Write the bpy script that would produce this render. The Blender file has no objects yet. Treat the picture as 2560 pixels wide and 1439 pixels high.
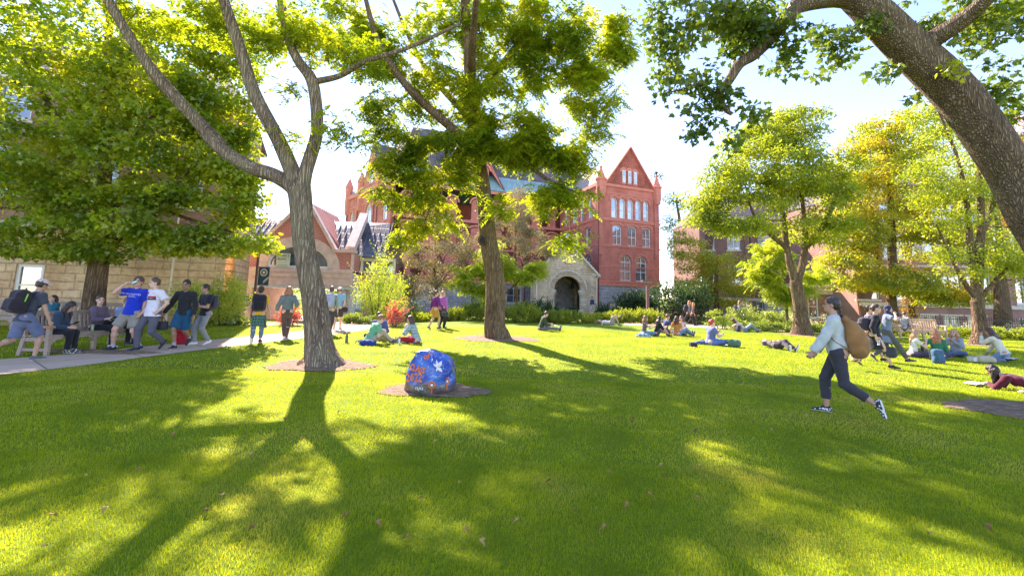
import bpy, bmesh, math, random
import numpy as np
from mathutils import Vector, Matrix
from mathutils.geometry import tessellate_polygon
from mathutils.bvhtree import BVHTree
R = math.radians
random.seed(7); NP = np.random.RandomState(11)
SC = bpy.context.scene
COL = SC.collection

# ---------------------------------------------------------------- camera, sky, sun, exposure
CAMZ = 1.6
cd = bpy.data.cameras.new("camera"); cam = bpy.data.objects.new("camera", cd); COL.objects.link(cam)
cd.sensor_width = 36; cd.lens = 16; cd.shift_y = -0.0525; cd.clip_end = 3000; cd.clip_start = 0.05
CAMR = Matrix.Rotation(R(90 + 7.5), 4, 'X') @ Matrix.Rotation(R(1.5), 4, 'Z')
cam.matrix_world = Matrix.Translation((0, 0, CAMZ)) @ CAMR
SC.camera = cam
SUN_AZ, SUN_EL = -29.0, 39.0          # azimuth from +Y towards +X
wd = bpy.data.worlds.new("World"); SC.world = wd; wd.use_nodes = True
nt = wd.node_tree; bg = nt.nodes['Background']; bg.inputs[1].default_value = 0.15
sky = nt.nodes.new('ShaderNodeTexSky'); sky.sky_type = 'NISHITA'; sky.sun_disc = False
sky.sun_elevation = R(SUN_EL); sky.sun_rotation = R(SUN_AZ); sky.altitude = 2000; sky.dust_density = 0.0; sky.ozone_density = 1.5; sky.air_density = 1.0
nt.links.new(sky.outputs[0], bg.inputs[0])
sl = bpy.data.lights.new("sun", 'SUN'); sl.energy = 5.0; sl.angle = R(0.55); sl.color = (1, .93, .80)
so = bpy.data.objects.new("sun", sl); COL.objects.link(so)
SUNV = Vector((math.sin(R(SUN_AZ)) * math.cos(R(SUN_EL)), math.cos(R(SUN_AZ)) * math.cos(R(SUN_EL)), math.sin(R(SUN_EL))))
so.rotation_euler = SUNV.to_track_quat('Z', 'Y').to_euler()
SC.view_settings.view_transform = 'Standard'; SC.view_settings.look = 'None'
SC.view_settings.exposure = 1.93; SC.view_settings.gamma = 1
SC.view_settings.use_white_balance = True; SC.view_settings.white_balance_temperature = 6750; SC.view_settings.white_balance_tint = 26
SC.render.engine = 'CYCLES'
SC.cycles.max_bounces = 7; SC.cycles.transmission_bounces = 4; SC.cycles.diffuse_bounces = 4; SC.cycles.transparent_max_bounces = 8

# ---------------------------------------------------------------- pixel <-> world helpers (2560 x 1439 photo pixels)
F = 16 / 36 * 2560; CY = 719.5 - 0.0525 * 2560
R3 = CAMR.to_3x3()
def ray(u, v): return (R3 @ Vector(((u - 1280) / F, -(v - CY) / F, -1))).normalized()
def sst(a, b, x):
    t = min(1, max(0, (x - a) / (b - a))); return t * t * (3 - 2 * t)
def tz(x, y):
    z = -0.75 * sst(23, 31, y) * sst(-2, -7, x) - 0.25 * sst(25, 34, y) * sst(5, 11, x)
    z += 0.03 * math.sin(x * .55 + 1) * math.sin(y * .4) * sst(3, 8, y)
    return z
def G(u, v):
    d = ray(u, v); t = 0.0; p = Vector((0, 0, CAMZ))
    t = CAMZ / -d.z if d.z < -1e-4 else 60
    for _ in range(30):
        q = p + d * t
        t = (CAMZ - tz(q.x, q.y)) / -d.z if d.z < -1e-4 else 60
    q = p + d * t; return Vector((q.x, q.y, tz(q.x, q.y)))
def W(u, v, Y):
    d = ray(u, v); return Vector((0, 0, CAMZ)) + d * (Y / d.y)

# ---------------------------------------------------------------- objects, tags
def tag(o, label=None, cat=None, group=None, kind=None):
    if label: o['label'] = label
    if cat: o['category'] = cat
    if group: o['group'] = group
    if kind: o['kind'] = kind
    return o
def empty(name, loc, rz=0, label=None, cat=None, group=None):
    o = bpy.data.objects.new(name, None); COL.objects.link(o); o.location = loc; o.rotation_euler = (0, 0, rz)
    o.empty_display_size = .2
    return tag(o, label, cat, group)
def npmesh(name, V, faces_flat, sizes, mats, midx=None, smooth=False):
    V = np.asarray(V, np.float32); ff = np.asarray(faces_flat, np.int32).ravel(); sizes = np.asarray(sizes, np.int32)
    me = bpy.data.meshes.new(name); me.vertices.add(len(V)); me.vertices.foreach_set('co', V.ravel())
    me.loops.add(len(ff)); me.loops.foreach_set('vertex_index', ff)
    me.polygons.add(len(sizes)); st = np.concatenate([[0], np.cumsum(sizes)[:-1]]).astype(np.int32)
    me.polygons.foreach_set('loop_start', st)
    me.polygons.foreach_set('loop_total', sizes)
    for m in (mats if isinstance(mats, (list, tuple)) else [mats]): me.materials.append(m)
    if midx is not None: me.polygons.foreach_set('material_index', np.asarray(midx, np.int32))
    me.polygons.foreach_set('use_smooth', np.full(len(sizes), smooth))
    me.update(calc_edges=True); return me
def link(name, me, parent=None, loc=(0, 0, 0), rz=0):
    o = bpy.data.objects.new(name, me); COL.objects.link(o); o.location = loc; o.rotation_euler = (0, 0, rz)
    if parent: o.parent = parent
    return o
class MB:
    """collects simple solids into one mesh"""
    def __init__(s): s.v = []; s.f = []; s.m = []
    def add(s, vs, fs, mi=0):
        b = len(s.v); s.v += [tuple(v) for v in vs]; s.f += [tuple(b + i for i in f) for f in fs]; s.m += [mi] * len(fs)
    def box(s, c, h, M=None, mi=0, taper=1.0):
        x, y, z = h; vs = []
        for dz in (-1, 1):
            t = taper if dz > 0 else 1
            for dx, dy in ((-1, -1), (1, -1), (1, 1), (-1, 1)): vs.append(Vector((dx * x * t, dy * y * t, dz * z)))
        if M is not None: vs = [M @ v for v in vs]
        vs = [Vector(c) + v for v in vs]
        s.add(vs, [(3, 2, 1, 0), (4, 5, 6, 7), (0, 1, 5, 4), (1, 2, 6, 5), (2, 3, 7, 6), (3, 0, 4, 7)], mi)
    def b2(s, lo, hi, mi=0):
        s.box([(a + b) / 2 for a, b in zip(lo, hi)], [abs(b - a) / 2 for a, b in zip(lo, hi)], None, mi)
    def beam(s, a, b, w, h, up=(0, 0, 1), mi=0):
        a = Vector(a); b = Vector(b); d = (b - a); L = d.length; d.normalize(); u = Vector(up)
        sd = d.cross(u)
        if sd.length < 1e-4: sd = d.cross(Vector((0, 1, 0)))
        sd.normalize(); u = sd.cross(d)
        M = Matrix((sd, u, d)).transposed()
        s.box((a + b) / 2, (w / 2, h / 2, L / 2), M, mi)
    def tube(s, pts, rad, n=10, mi=0, cap=True, ridge=0, seed=0):
        pts = [Vector(p) for p in pts]; rr = rad if hasattr(rad, '__len__') else [rad] * len(pts)
        b = len(s.v); ref = None
        for i, p in enumerate(pts):
            d = (pts[min(i + 1, len(pts) - 1)] - pts[max(i - 1, 0)]).normalized()
            if ref is None: ref = Vector((1, 0, 0)) if abs(d.x) < .8 else Vector((0, 1, 0))
            x = (ref - d * ref.dot(d)).normalized(); y = d.cross(x); ref = x
            for k in range(n):
                a = 2 * math.pi * k / n
                q = rr[i]
                if ridge: q *= 1 + ridge * (math.sin(k * 2.1 + i * .35 + seed) + .7 * math.sin(k * 5.3 + seed * 2 - i * .23))
                s.v.append(tuple(p + (x * math.cos(a) + y * math.sin(a)) * q))
        for i in range(len(pts) - 1):
            for k in range(n):
                k2 = (k + 1) % n
                s.f.append((b + i * n + k, b + i * n + k2, b + (i + 1) * n + k2, b + (i + 1) * n + k)); s.m.append(mi)
        if cap:
            s.f.append(tuple(b + k for k in reversed(range(n)))); s.m.append(mi)
            e = b + (len(pts) - 1) * n; s.f.append(tuple(e + k for k in range(n))); s.m.append(mi)
    def prism(s, poly, y0, y1, mi=0):
        """poly in xz, extruded y0..y1"""
        n = len(poly); vs = [(x, y0, z) for x, z in poly] + [(x, y1, z) for x, z in poly]
        fs = [tuple(range(n)), tuple(reversed(range(n, 2 * n)))] + [((i + 1) % n, i, n + i, n + (i + 1) % n) for i in range(n)]
        s.add(vs, fs, mi)
    def lathe(s, prof, c=(0, 0, 0), n=14, mi=0):
        b = len(s.v); c = Vector(c)
        for r, z in prof:
            for k in range(n):
                a = 2 * math.pi * k / n; s.v.append((c.x + r * math.cos(a), c.y + r * math.sin(a), c.z + z))
        for i in range(len(prof) - 1):
            for k in range(n):
                k2 = (k + 1) % n; s.f.append((b + i * n + k, b + i * n + k2, b + (i + 1) * n + k2, b + (i + 1) * n + k)); s.m.append(mi)
        s.f.append(tuple(b + k for k in reversed(range(n)))); s.m.append(mi)
        e = b + (len(prof) - 1) * n; s.f.append(tuple(e + k for k in range(n))); s.m.append(mi)
    def build(s, name, mats, parent=None, loc=(0, 0, 0), rz=0, smooth=False):
        sizes = [len(f) for f in s.f]; flat = [i for f in s.f for i in f]
        me = npmesh(name, s.v, flat, sizes, mats, s.m, smooth)
        return link(name, me, parent, loc, rz)

# ---------------------------------------------------------------- materials
MC = {}
def newmat(name):
    m = bpy.data.materials.new(name); m.use_nodes = True; n = m.node_tree
    return m, n, n.nodes['Principled BSDF']
def N(n, t, **kw):
    x = n.nodes.new(t)
    for k, v in kw.items():
        if k.startswith('i_'): x.inputs[int(k[2:]) if k[2:].isdigit() else k[2:].replace('_', ' ')].default_value = v
        else: setattr(x, k, v)
    return x
def ramp(n, fac, stops):
    r = n.nodes.new('ShaderNodeValToRGB'); el = r.color_ramp.elements
    while len(el) < len(stops): el.new(.5)
    for e, (p, c) in zip(el, stops): e.position = p; e.color = (*c, 1) if len(c) == 3 else c
    n.links.new(fac, r.inputs[0]); return r.outputs[0]
def coord(n, scale=(1, 1, 1), kind='Object', rot=(0, 0, 0)):
    t = n.nodes.new('ShaderNodeTexCoord'); mp = n.nodes.new('ShaderNodeMapping'); mp.inputs['Scale'].default_value = scale
    mp.inputs['Rotation'].default_value = rot
    n.links.new(t.outputs[kind], mp.inputs[0]); return mp.outputs[0]
def noise(n, vec, sc=5, det=4, rough=.55):
    x = n.nodes.new('ShaderNodeTexNoise'); x.inputs['Scale'].default_value = sc; x.inputs['Detail'].default_value = det
    x.inputs['Roughness'].default_value = rough
    n.links.new(vec, x.inputs['Vector']); return x.outputs['Fac']
def bump(n, b, h, st=.3, dist=.02):
    x = n.nodes.new('ShaderNodeBump'); x.inputs['Strength'].default_value = st; x.inputs['Distance'].default_value = dist
    n.links.new(h, x.inputs['Height']); n.links.new(x.outputs[0], b.inputs['Normal']); return x
def mix(n, f, a, b, mode='MIX'):
    x = n.nodes.new('ShaderNodeMix'); x.data_type = 'RGBA'; x.blend_type = mode
    for i, s in ((0, f), (6, a), (7, b)):
        if isinstance(s, (int, float)): x.inputs[i].default_value = s
        elif isinstance(s, tuple): x.inputs[i].default_value = (*s, 1) if len(s) == 3 else s
        else: n.links.new(s, x.inputs[i])
    return x.outputs[2]
def plain(col, rough=.7, var=.18, sc=12, metal=0, bst=.15, spec=.4):
    key = ('p', col, rough, var, sc, metal, bst)
    if key in MC: return MC[key]
    m, n, b = newmat('mat'); v = coord(n); f = noise(n, v, sc, 5)
    d = tuple(c * (1 - var) for c in col); l = tuple(min(1, c * (1 + var)) for c in col)
    n.links.new(ramp(n, f, [(.3, d), (.7, l)]), b.inputs['Base Color'])
    b.inputs['Roughness'].default_value = rough; b.inputs['Metallic'].default_value = metal
    b.inputs['Specular IOR Level'].default_value = spec
    if bst: bump(n, b, f, bst, .01)
    MC[key] = m; return m
def cloth(col, rough=.9, var=.14):
    key = ('c', col, var)
    if key in MC: return MC[key]
    m, n, b = newmat('cloth'); v = coord(n); f = noise(n, v, 9, 3); f2 = noise(n, v, 160, 2)
    d = tuple(c * (1 - var) for c in col); l = tuple(min(1, c * (1 + var)) for c in col)
    c1 = ramp(n, f, [(.3, d), (.7, l)])
    n.links.new(mix(n, .25, c1, ramp(n, f2, [(.35, tuple(x * .6 for x in col)), (.65, tuple(min(1, x * 1.3) for x in col))])), b.inputs['Base Color'])
    b.inputs['Roughness'].default_value = rough; b.inputs['Specular IOR Level'].default_value = .25
    b.inputs['Sheen Weight'].default_value = .15
    ad = N(n, 'ShaderNodeMath', operation='ADD'); n.links.new(f, ad.inputs[0]); n.links.new(f2, ad.inputs[1])
    bump(n, b, noise(n, coord(n, (1, 1, .5)), 14, 2), .5, .015)
    MC[key] = m; return m
def plaid(base, line1, line2, sc=9):
    key = ('pl', base, line1, line2)
    if key in MC: return MC[key]
    m, n, b = newmat('plaid'); v = coord(n)
    sep = n.nodes.new('ShaderNodeSeparateXYZ'); n.links.new(v, sep.inputs[0])
    def strip(sock, k, th):
        a = N(n, 'ShaderNodeMath', operation='MULTIPLY', i_1=k); n.links.new(sock, a.inputs[0])
        f = N(n, 'ShaderNodeMath', operation='FRACT'); n.links.new(a.outputs[0], f.inputs[0])
        g = N(n, 'ShaderNodeMath', operation='LESS_THAN', i_1=th); n.links.new(f.outputs[0], g.inputs[0]); return g.outputs[0]
    ad = N(n, 'ShaderNodeMath', operation='ADD'); n.links.new(sep.outputs[0], ad.inputs[0]); n.links.new(sep.outputs[1], ad.inputs[1])
    c = mix(n, strip(sep.outputs[2], sc, .3), base, line1); c = mix(n, strip(ad.outputs[0], sc, .3), c, line1)
    c = mix(n, strip(sep.outputs[2], sc * 2, .1), c, line2); c = mix(n, strip(ad.outputs[0], sc * 2, .1), c, line2)
    n.links.new(c, b.inputs['Base Color']); b.inputs['Roughness'].default_value = .9
    MC[key] = m; return m
def spots(base, dot, sc=14, th=.28, vor='F1'):
    key = ('sp', base, dot, sc, th)
    if key in MC: return MC[key]
    m, n, b = newmat('print'); v = coord(n)
    x = n.nodes.new('ShaderNodeTexVoronoi'); x.inputs['Scale'].default_value = sc; n.links.new(v, x.inputs['Vector'])
    g = N(n, 'ShaderNodeMath', operation='LESS_THAN', i_1=th); n.links.new(x.outputs['Distance'], g.inputs[0])
    n.links.new(mix(n, g.outputs[0], base, dot), b.inputs['Base Color']); b.inputs['Roughness'].default_value = .85
    MC[key] = m; return m
def skinmat(col=(.52, .30, .20)):
    key = ('s', col)
    if key in MC: return MC[key]
    m, n, b = newmat('skin'); v = coord(n); f = noise(n, v, 20, 3)
    n.links.new(ramp(n, f, [(.3, (col[0] * .9, col[1] * .82, col[2] * .8)), (.7, col)]), b.inputs['Base Color'])
    b.inputs['Roughness'].default_value = .5; b.inputs['Subsurface Weight'].default_value = .12
    b.inputs['Subsurface Radius'].default_value = (.02, .008, .004)
    MC[key] = m; return m
def hairmat(col):
    key = ('h', col)
    if key in MC: return MC[key]
    m, n, b = newmat('hair'); v = coord(n, (1, 1, .12)); f = noise(n, v, 130, 3)
    n.links.new(ramp(n, f, [(.3, tuple(c * .5 for c in col)), (.7, tuple(min(1, c * 1.5) for c in col))]), b.inputs['Base Color'])
    b.inputs['Roughness'].default_value = .42; bump(n, b, f, .8, .01)
    MC[key] = m; return m
def leafmat(name, stops, trans=.55, tcol=1.6):
    """leaf colour differs from leaf to leaf; light passes through"""
    m = bpy.data.materials.new(name); m.use_nodes = True; n = m.node_tree; n.nodes.clear()
    out = n.nodes.new('ShaderNodeOutputMaterial'); g = n.nodes.new('ShaderNodeNewGeometry')
    if 'leaf' in name: stops = [(p_, tuple(min(.8, x_ * 1.08) for x_ in c_)) for p_, c_ in stops]
    c0 = ramp(n, g.outputs['Random Per Island'], stops)
    big = noise(n, coord(n), .7, 2)
    c = mix(n, .55, c0, ramp(n, big, [(.35, stops[0][1]), (.5, stops[len(stops) // 2][1]), (.68, stops[-1][1])]))
    if 'grass' in name:
        c = mix(n, .8, c, ramp(n, noise(n, coord(n), 2.6, 4, .7), [(.33, (.62, .70, .6)), (.5, (1, 1, 1)), (.66, (1.18, 1.1, 1.3))]), 'MULTIPLY')
    d = n.nodes.new('ShaderNodeBsdfDiffuse'); t = n.nodes.new('ShaderNodeBsdfTranslucent')
    gl = n.nodes.new('ShaderNodeBsdfGlossy'); gl.inputs['Roughness'].default_value = .45
    n.links.new(c, d.inputs[0])
    tc = mix(n, 1.0, c, (tcol * 1.0, tcol * .93, tcol * .32), 'MULTIPLY'); n.links.new(tc, t.inputs[0])
    ms = n.nodes.new('ShaderNodeMixShader'); ms.inputs[0].default_value = trans
    n.links.new(d.outputs[0], ms.inputs[1]); n.links.new(t.outputs[0], ms.inputs[2])
    m2 = n.nodes.new('ShaderNodeMixShader'); m2.inputs[0].default_value = .02 if 'grass' in name else .05
    n.links.new(ms.outputs[0], m2.inputs[1]); n.links.new(gl.outputs[0], m2.inputs[2])
    n.links.new(m2.outputs[0], out.inputs[0]); return m
def barkmat(name, a, b_, c_, sc=5, st=1.0):
    m, n, b = newmat(name); v = coord(n, (1, 1, .13)); w = noise(n, v, sc * 3.2, 5, .6); w2 = noise(n, coord(n, (1, 1, .5)), 2.2, 4)
    nn = n.nodes.new('ShaderNodeTexNoise'); nn.inputs['Scale'].default_value = 6; n.links.new(v, nn.inputs['Vector'])
    sc_ = N(n, 'ShaderNodeVectorMath', operation='SCALE'); sc_.inputs['Scale'].default_value = .16; n.links.new(nn.outputs['Color'], sc_.inputs[0])
    wv = n.nodes.new('ShaderNodeVectorMath'); wv.operation = 'ADD'; n.links.new(v, wv.inputs[0]); n.links.new(sc_.outputs[0], wv.inputs[1])
    vo = n.nodes.new('ShaderNodeTexVoronoi'); vo.feature = 'DISTANCE_TO_EDGE'; vo.inputs['Scale'].default_value = sc * 3.4; n.links.new(wv.outputs[0], vo.inputs['Vector'])
    c = ramp(n, w, [(.32, a), (.5, b_), (.8, c_)])
    c = mix(n, 1.0, c, ramp(n, vo.outputs['Distance'], [(0, (.30, .26, .24)), (.13, (.8, .78, .76)), (.4, (1.1, 1.1, 1.1))]), 'MULTIPLY')
    c = mix(n, .35, c, ramp(n, w2, [(.35, a), (.5, b_), (.7, (c_[0] * .8, c_[1] * .9, c_[2] * .7))]))
    n.links.new(c, b.inputs['Base Color']); b.inputs['Roughness'].default_value = .95; b.inputs['Specular IOR Level'].default_value = .2
    ad = N(n, 'ShaderNodeMath', operation='MULTIPLY_ADD', i_1=.35); n.links.new(w, ad.inputs[0])
    cr = ramp(n, vo.outputs['Distance'], [(0, (0, 0, 0)), (.3, (1, 1, 1))]); n.links.new(cr, ad.inputs[2])
    bump(n, b, ad.outputs[0], st, .05); return m
def brickmat(name, c1, c2, mortar, bw=.22, bh=.075, mort=.012, noise_amt=.35, bst=.35, rough=.85, stain=(.5, .45, .42), rock=0):
    m, n, b = newmat(name); tc = n.nodes.new('ShaderNodeTexCoord'); sep = n.nodes.new('ShaderNodeSeparateXYZ'); n.links.new(tc.outputs['Object'], sep.inputs[0])
    ad = N(n, 'ShaderNodeMath', operation='ADD'); n.links.new(sep.outputs[0], ad.inputs[0]); n.links.new(sep.outputs[1], ad.inputs[1])
    cmb = n.nodes.new('ShaderNodeCombineXYZ'); n.links.new(ad.outputs[0], cmb.inputs[0]); n.links.new(sep.outputs[2], cmb.inputs[1])
    vec = cmb.outputs[0]
    if rock:
        nn = n.nodes.new('ShaderNodeTexNoise'); nn.inputs['Scale'].default_value = 1.6; n.links.new(vec, nn.inputs['Vector'])
        s_ = N(n, 'ShaderNodeVectorMath', operation='SCALE'); s_.inputs['Scale'].default_value = rock; n.links.new(nn.outputs['Color'], s_.inputs[0])
        a2 = N(n, 'ShaderNodeVectorMath', operation='ADD'); n.links.new(vec, a2.inputs[0]); n.links.new(s_.outputs[0], a2.inputs[1]); vec = a2.outputs[0]
    br = n.nodes.new('ShaderNodeTexBrick'); n.links.new(vec, br.inputs['Vector'])
    br.inputs['Color1'].default_value = (*c1, 1); br.inputs['Color2'].default_value = (*c2, 1); br.inputs['Mortar'].default_value = (*mortar, 1)
    br.inputs['Scale'].default_value = 1; br.inputs['Mortar Size'].default_value = mort; br.inputs['Brick Width'].default_value = bw; br.inputs['Row Height'].default_value = bh
    if rock: br.squash = .62; br.squash_frequency = 3; br.offset_frequency = 3; br.offset = .37
    br.inputs['Mortar Smooth'].default_value = .3; br.inputs['Bias'].default_value = -.1
    v = tc.outputs['Object']; big = noise(n, v, .55, 5, .6); fine = noise(n, v, 9 if not rock else 3.2, 6, .65)
    c = mix(n, noise_amt, br.outputs['Color'], ramp(n, fine, [(.3, tuple(x * .45 for x in c1)), (.7, tuple(min(1, x * 1.5) for x in c2))]))
    c = mix(n, 1.0, c, ramp(n, big, [(.32, stain), (.6, (1, 1, 1))]), 'MULTIPLY')
    n.links.new(c, b.inputs['Base Color']); b.inputs['Roughness'].default_value = rough; b.inputs['Specular IOR Level'].default_value = .2
    inv = N(n, 'ShaderNodeMath', operation='SUBTRACT', i_0=1.0); n.links.new(br.outputs['Fac'], inv.inputs[1])
    ad2 = N(n, 'ShaderNodeMath', operation='MULTIPLY_ADD', i_1=1.3 if rock else .3); n.links.new(fine, ad2.inputs[0]); n.links.new(inv.outputs[0], ad2.inputs[2])
    bump(n, b, ad2.outputs[0], bst, .12 if rock else .012); return m
def glassmat(name='glass', col=(.03, .045, .055), rough=.06, patch_col=None):
    m, n, b = newmat(name); v = coord(n); f = noise(n, v, .8, 2)
    c = ramp(n, f, [(.42, col), (.58, patch_col or tuple(min(1, x * 3.2) for x in col))]); n.links.new(c, b.inputs['Base Color'])
    b.inputs['Roughness'].default_value = rough; b.inputs['Specular IOR Level'].default_value = 1.0; b.inputs['Coat Weight'].default_value = .8
    b.inputs['IOR'].default_value = 1.8
    bump(n, b, noise(n, v, 1.3, 1), .12, .02); return m
M = {}
M['redbrick'] = brickmat('red_brick', (.58, .18, .125), (.66, .23, .165), (.52, .26, .20), .24, .08, .006, .2, .25, stain=(.72, .64, .62))
M['redtrim'] = plain((.64, .22, .15), .8, .2, 6)
M['redtile'] = brickmat('red_hung_tile', (.55, .17, .11), (.44, .13, .09), (.28, .09, .07), .3, .26, .03, .3, .9)
M['linkbrick'] = brickmat('bright_red_brick', (.62, .20, .15), (.54, .165, .12), (.66, .46, .38), .3, .1, .013, .1, .2, stain=(.85, .8, .78))
M['brown'] = brickmat('brown_brick', (.46, .26, .20), (.34, .18, .14), (.42, .31, .26), .24, .085, .01, .35, .3, stain=(.7, .65, .62))
M['darkbrown'] = brickmat('dark_brown_brick', (.33, .19, .155), (.24, .135, .11), (.3, .23, .19), .24, .085, .01, .35, .3, stain=(.7, .65, .62))
M['greystone'] = brickmat('grey_rubble', (.42, .42, .44), (.54, .53, .53), (.34, .33, .33), .75, .3, .02, .5, .9, stain=(.6, .6, .6), rock=.1)
M['porchstone'] = brickmat('buff_limestone', (.82, .67, .48), (.68, .54, .39), (.50, .39, .28), .6, .24, .018, .4, .7, stain=(.65, .62, .58), rock=.06)
M['sandstone'] = brickmat('golden_sandstone', (.90, .63, .38), (.74, .48, .27), (.38, .24, .14), 1.0, .34, .022, .6, 1.0, stain=(.80, .70, .62), rock=.12)
M['limestone'] = plain((.62, .56, .46), .8, .18, 5)
M['concrete'] = plain((.74, .52, .43), .85, .16, 3)
M['paleconcrete'] = plain((.66, .60, .54), .85, .12, 3)
M['white'] = plain((.80, .79, .74), .55, .06, 8)
M['cream'] = plain((.78, .70, .52), .6, .08, 8)
M['slate'] = brickmat('slate', (.13, .12, .13), (.20, .17, .17), (.07, .06, .07), .3, .22, .015, .3, .6)
M['metalroof'] = brickmat('lead_shingle', (.13, .14, .165), (.19, .20, .23), (.04, .04, .05), .9, .5, .03, .3, .6, rough=.5)
M['copper'] = plain((.22, .36, .36), .6, .2, 2)
M['tanroof'] = plain((.42, .34, .28), .85, .2, 4)
M['glass'] = glassmat(); M['skygl'] = glassmat('sky_tint_glass', (.22, .27, .32), .08, (.5, .55, .58))  # pale panes carry the sky's reflection in their base colour
M['blindgl'] = glassmat('blind_glass', (.45, .40, .22), .3, (.62, .55, .32))
M['iron'] = plain((.02, .02, .022), .5, .2, 20); M['dark'] = plain((.03, .03, .03), .8, .2, 10)
M['pipe'] = plain((.24, .06, .05), .6, .15, 5)
M['bark'] = barkmat('bark_grey', (.17, .12, .085), (.36, .27, .19), (.54, .42, .31), 6, 1.0)
M['barkbig'] = barkmat('bark_furrowed', (.15, .10, .065), (.32, .23, .155), (.48, .36, .26), 10, 1.0)
M['barkdark'] = barkmat('bark_brown', (.09, .06, .035), (.22, .14, .085), (.36, .24, .15), 5)
M['barkmid'] = barkmat('bark_mid', (.12, .075, .045), (.27, .18, .11), (.43, .30, .19), 6)
M['twig'] = plain((.09, .065, .045), .9, .3, 10)
M['teak'] = None
m, n, b = newmat('weathered_teak'); f = noise(n, coord(n, (1, 12, 12)), 5, 5)
n.links.new(ramp(n, f, [(.3, (.26, .19, .14)), (.7, (.50, .38, .29))]), b.inputs['Base Color']); b.inputs['Roughness'].default_value = .85; bump(n, b, f, .4, .006); M['teak'] = m
m, n, b = newmat('fresh_teak'); f = noise(n, coord(n, (1, 12, 12)), 5, 5)
n.links.new(ramp(n, f, [(.3, (.45, .27, .17)), (.7, (.66, .45, .31))]), b.inputs['Base Color']); b.inputs['Roughness'].default_value = .8; M['teak2'] = m

# ---------------------------------------------------------------- ground
m, n, b = newmat('lawn_soil'); v = coord(n)
c = ramp(n, noise(n, v, .6, 4), [(.3, (.10, .17, .006)), (.55, (.16, .24, .008)), (.75, (.23, .29, .012))])
c2 = ramp(n, noise(n, v, 38, 4, .7), [(.3, (.07, .12, .005)), (.7, (.26, .34, .012))])
n.links.new(mix(n, .5, c, c2), b.inputs['Base Color']); b.inputs['Roughness'].default_value = .9; b.inputs['Specular IOR Level'].default_value = .15
bump(n, b, noise(n, v, 60, 3, .7), .8, .03); M['lawn'] = m
def sheet(name, xs, ys, mat, dz=0, kind='structure', inside=None):
    V = []; F_ = []; idx = {}
    for j, y in enumerate(ys):
        for i, x in enumerate(xs): V.append((x, y, tz(x, y) + dz))
    nx = len(xs)
    for j in range(len(ys) - 1):
        for i in range(nx - 1): F_ += [j * nx + i, j * nx + i + 1, (j + 1) * nx + i + 1, (j + 1) * nx + i]
    me = npmesh(name, V, F_, [4] * (len(F_) // 4), mat, None, True)
    return tag(link(name, me), kind=kind)
xs = [-900, -400, -200, -110, -70] + list(np.arange(-50, 50.1, 1.0)) + [70, 110, 200, 400, 900]
ys = [-60, -30, -15, -8, -4] + list(np.arange(-2, 60.1, 1.0)) + [70, 100, 160, 300, 600, 1500]
sheet('ground', xs, ys, M['lawn'])

def gpoly(name, near, far, mat, dz, n_across=6):
    """strip between two pixel polylines on the ground"""
    def dens(pl, k=10):
        o = []
        for a, b2 in zip(pl[:-1], pl[1:]):
            for t in range(k): o.append(G(a[0] + (b2[0] - a[0]) * t / k, a[1] + (b2[1] - a[1]) * t / k))
        o.append(G(*pl[-1])); return o
    A = dens(near); B = dens(far); V = []; F_ = []
    for a, b2 in zip(A, B):
        for k in range(n_across + 1):
            p = a.lerp(b2, k / n_across); V.append((p.x, p.y, tz(p.x, p.y) + dz))
    w = n_across + 1
    for i in range(len(A) - 1):
        for k in range(n_across): F_ += [i * w + k, (i + 1) * w + k, (i + 1) * w + k + 1, i * w + k + 1]
    me = npmesh(name, V, F_, [4] * (len(F_) // 4), mat, None, True)
    return tag(link(name, me), kind='structure')
m, n, b = newmat('concrete_path'); v = coord(n)
c = ramp(n, noise(n, v, 1.2, 6, .6), [(.3, (.52, .36, .25)), (.7, (.66, .48, .35))]); c2 = ramp(n, noise(n, v, 90, 2), [(.3, (.32, .24, .18)), (.7, (.68, .54, .42))])
cc_ = mix(n, .4, c, c2)
wj = n.nodes.new('ShaderNodeTexBrick'); wj.offset = 0; wj.inputs['Scale'].default_value = 1; wj.inputs['Brick Width'].default_value = 1.9; wj.inputs['Row Height'].default_value = 1.6; wj.inputs['Mortar Size'].default_value = .016
wj.inputs['Color1'].default_value = (1, 1, 1, 1); wj.inputs['Color2'].default_value = (.88, .87, .86, 1); wj.inputs['Mortar'].default_value = (.35, .32, .28, 1); n.links.new(coord(n, rot=(0, 0, R(38))), wj.inputs['Vector'])
cc_ = mix(n, 1.0, cc_, wj.outputs['Color'], 'MULTIPLY')
n.links.new(cc_, b.inputs['Base Color']); b.inputs['Roughness'].default_value = .9; bump(n, b, noise(n, v, 90, 3), .5, .008); M['path'] = m
PATH_N = [(-500, 1010), (0, 938), (200, 915), (400, 888), (560, 868), (740, 848), (880, 830), (985, 814)]
PATH_F = [(-500, 925), (0, 899), (200, 884), (400, 862), (560, 847), (740, 829), (850, 812), (930, 806)]
gpoly('path', PATH_N, PATH_F, M['path'], .012)
gpoly('path', [(-700, 826), (0, 814), (400, 812), (700, 814), (900, 815)], [(-700, 812), (0, 804), (400, 804), (700, 805), (900, 805)], M['path'], .008)
gpoly('path', [(1560, 812), (1700, 816), (1900, 826), (2060, 833)], [(1560, 806), (1700, 809), (1900, 819), (2060, 826)], M['path'], .01)
m, n, b = newmat('paving'); v = coord(n)
n.links.new(ramp(n, noise(n, v, 3, 4), [(.3, (.40, .33, .27)), (.7, (.55, .47, .40))]), b.inputs['Base Color']); b.inputs['Roughness'].default_value = .9; M['paving'] = m
V = []; F_ = []
xs2 = np.linspace(-26, -8.5, 20); ys2 = np.linspace(25.5, 40, 16)
for y in ys2:
    for x in xs2: V.append((x, y, tz(x, y) + .006))
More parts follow.
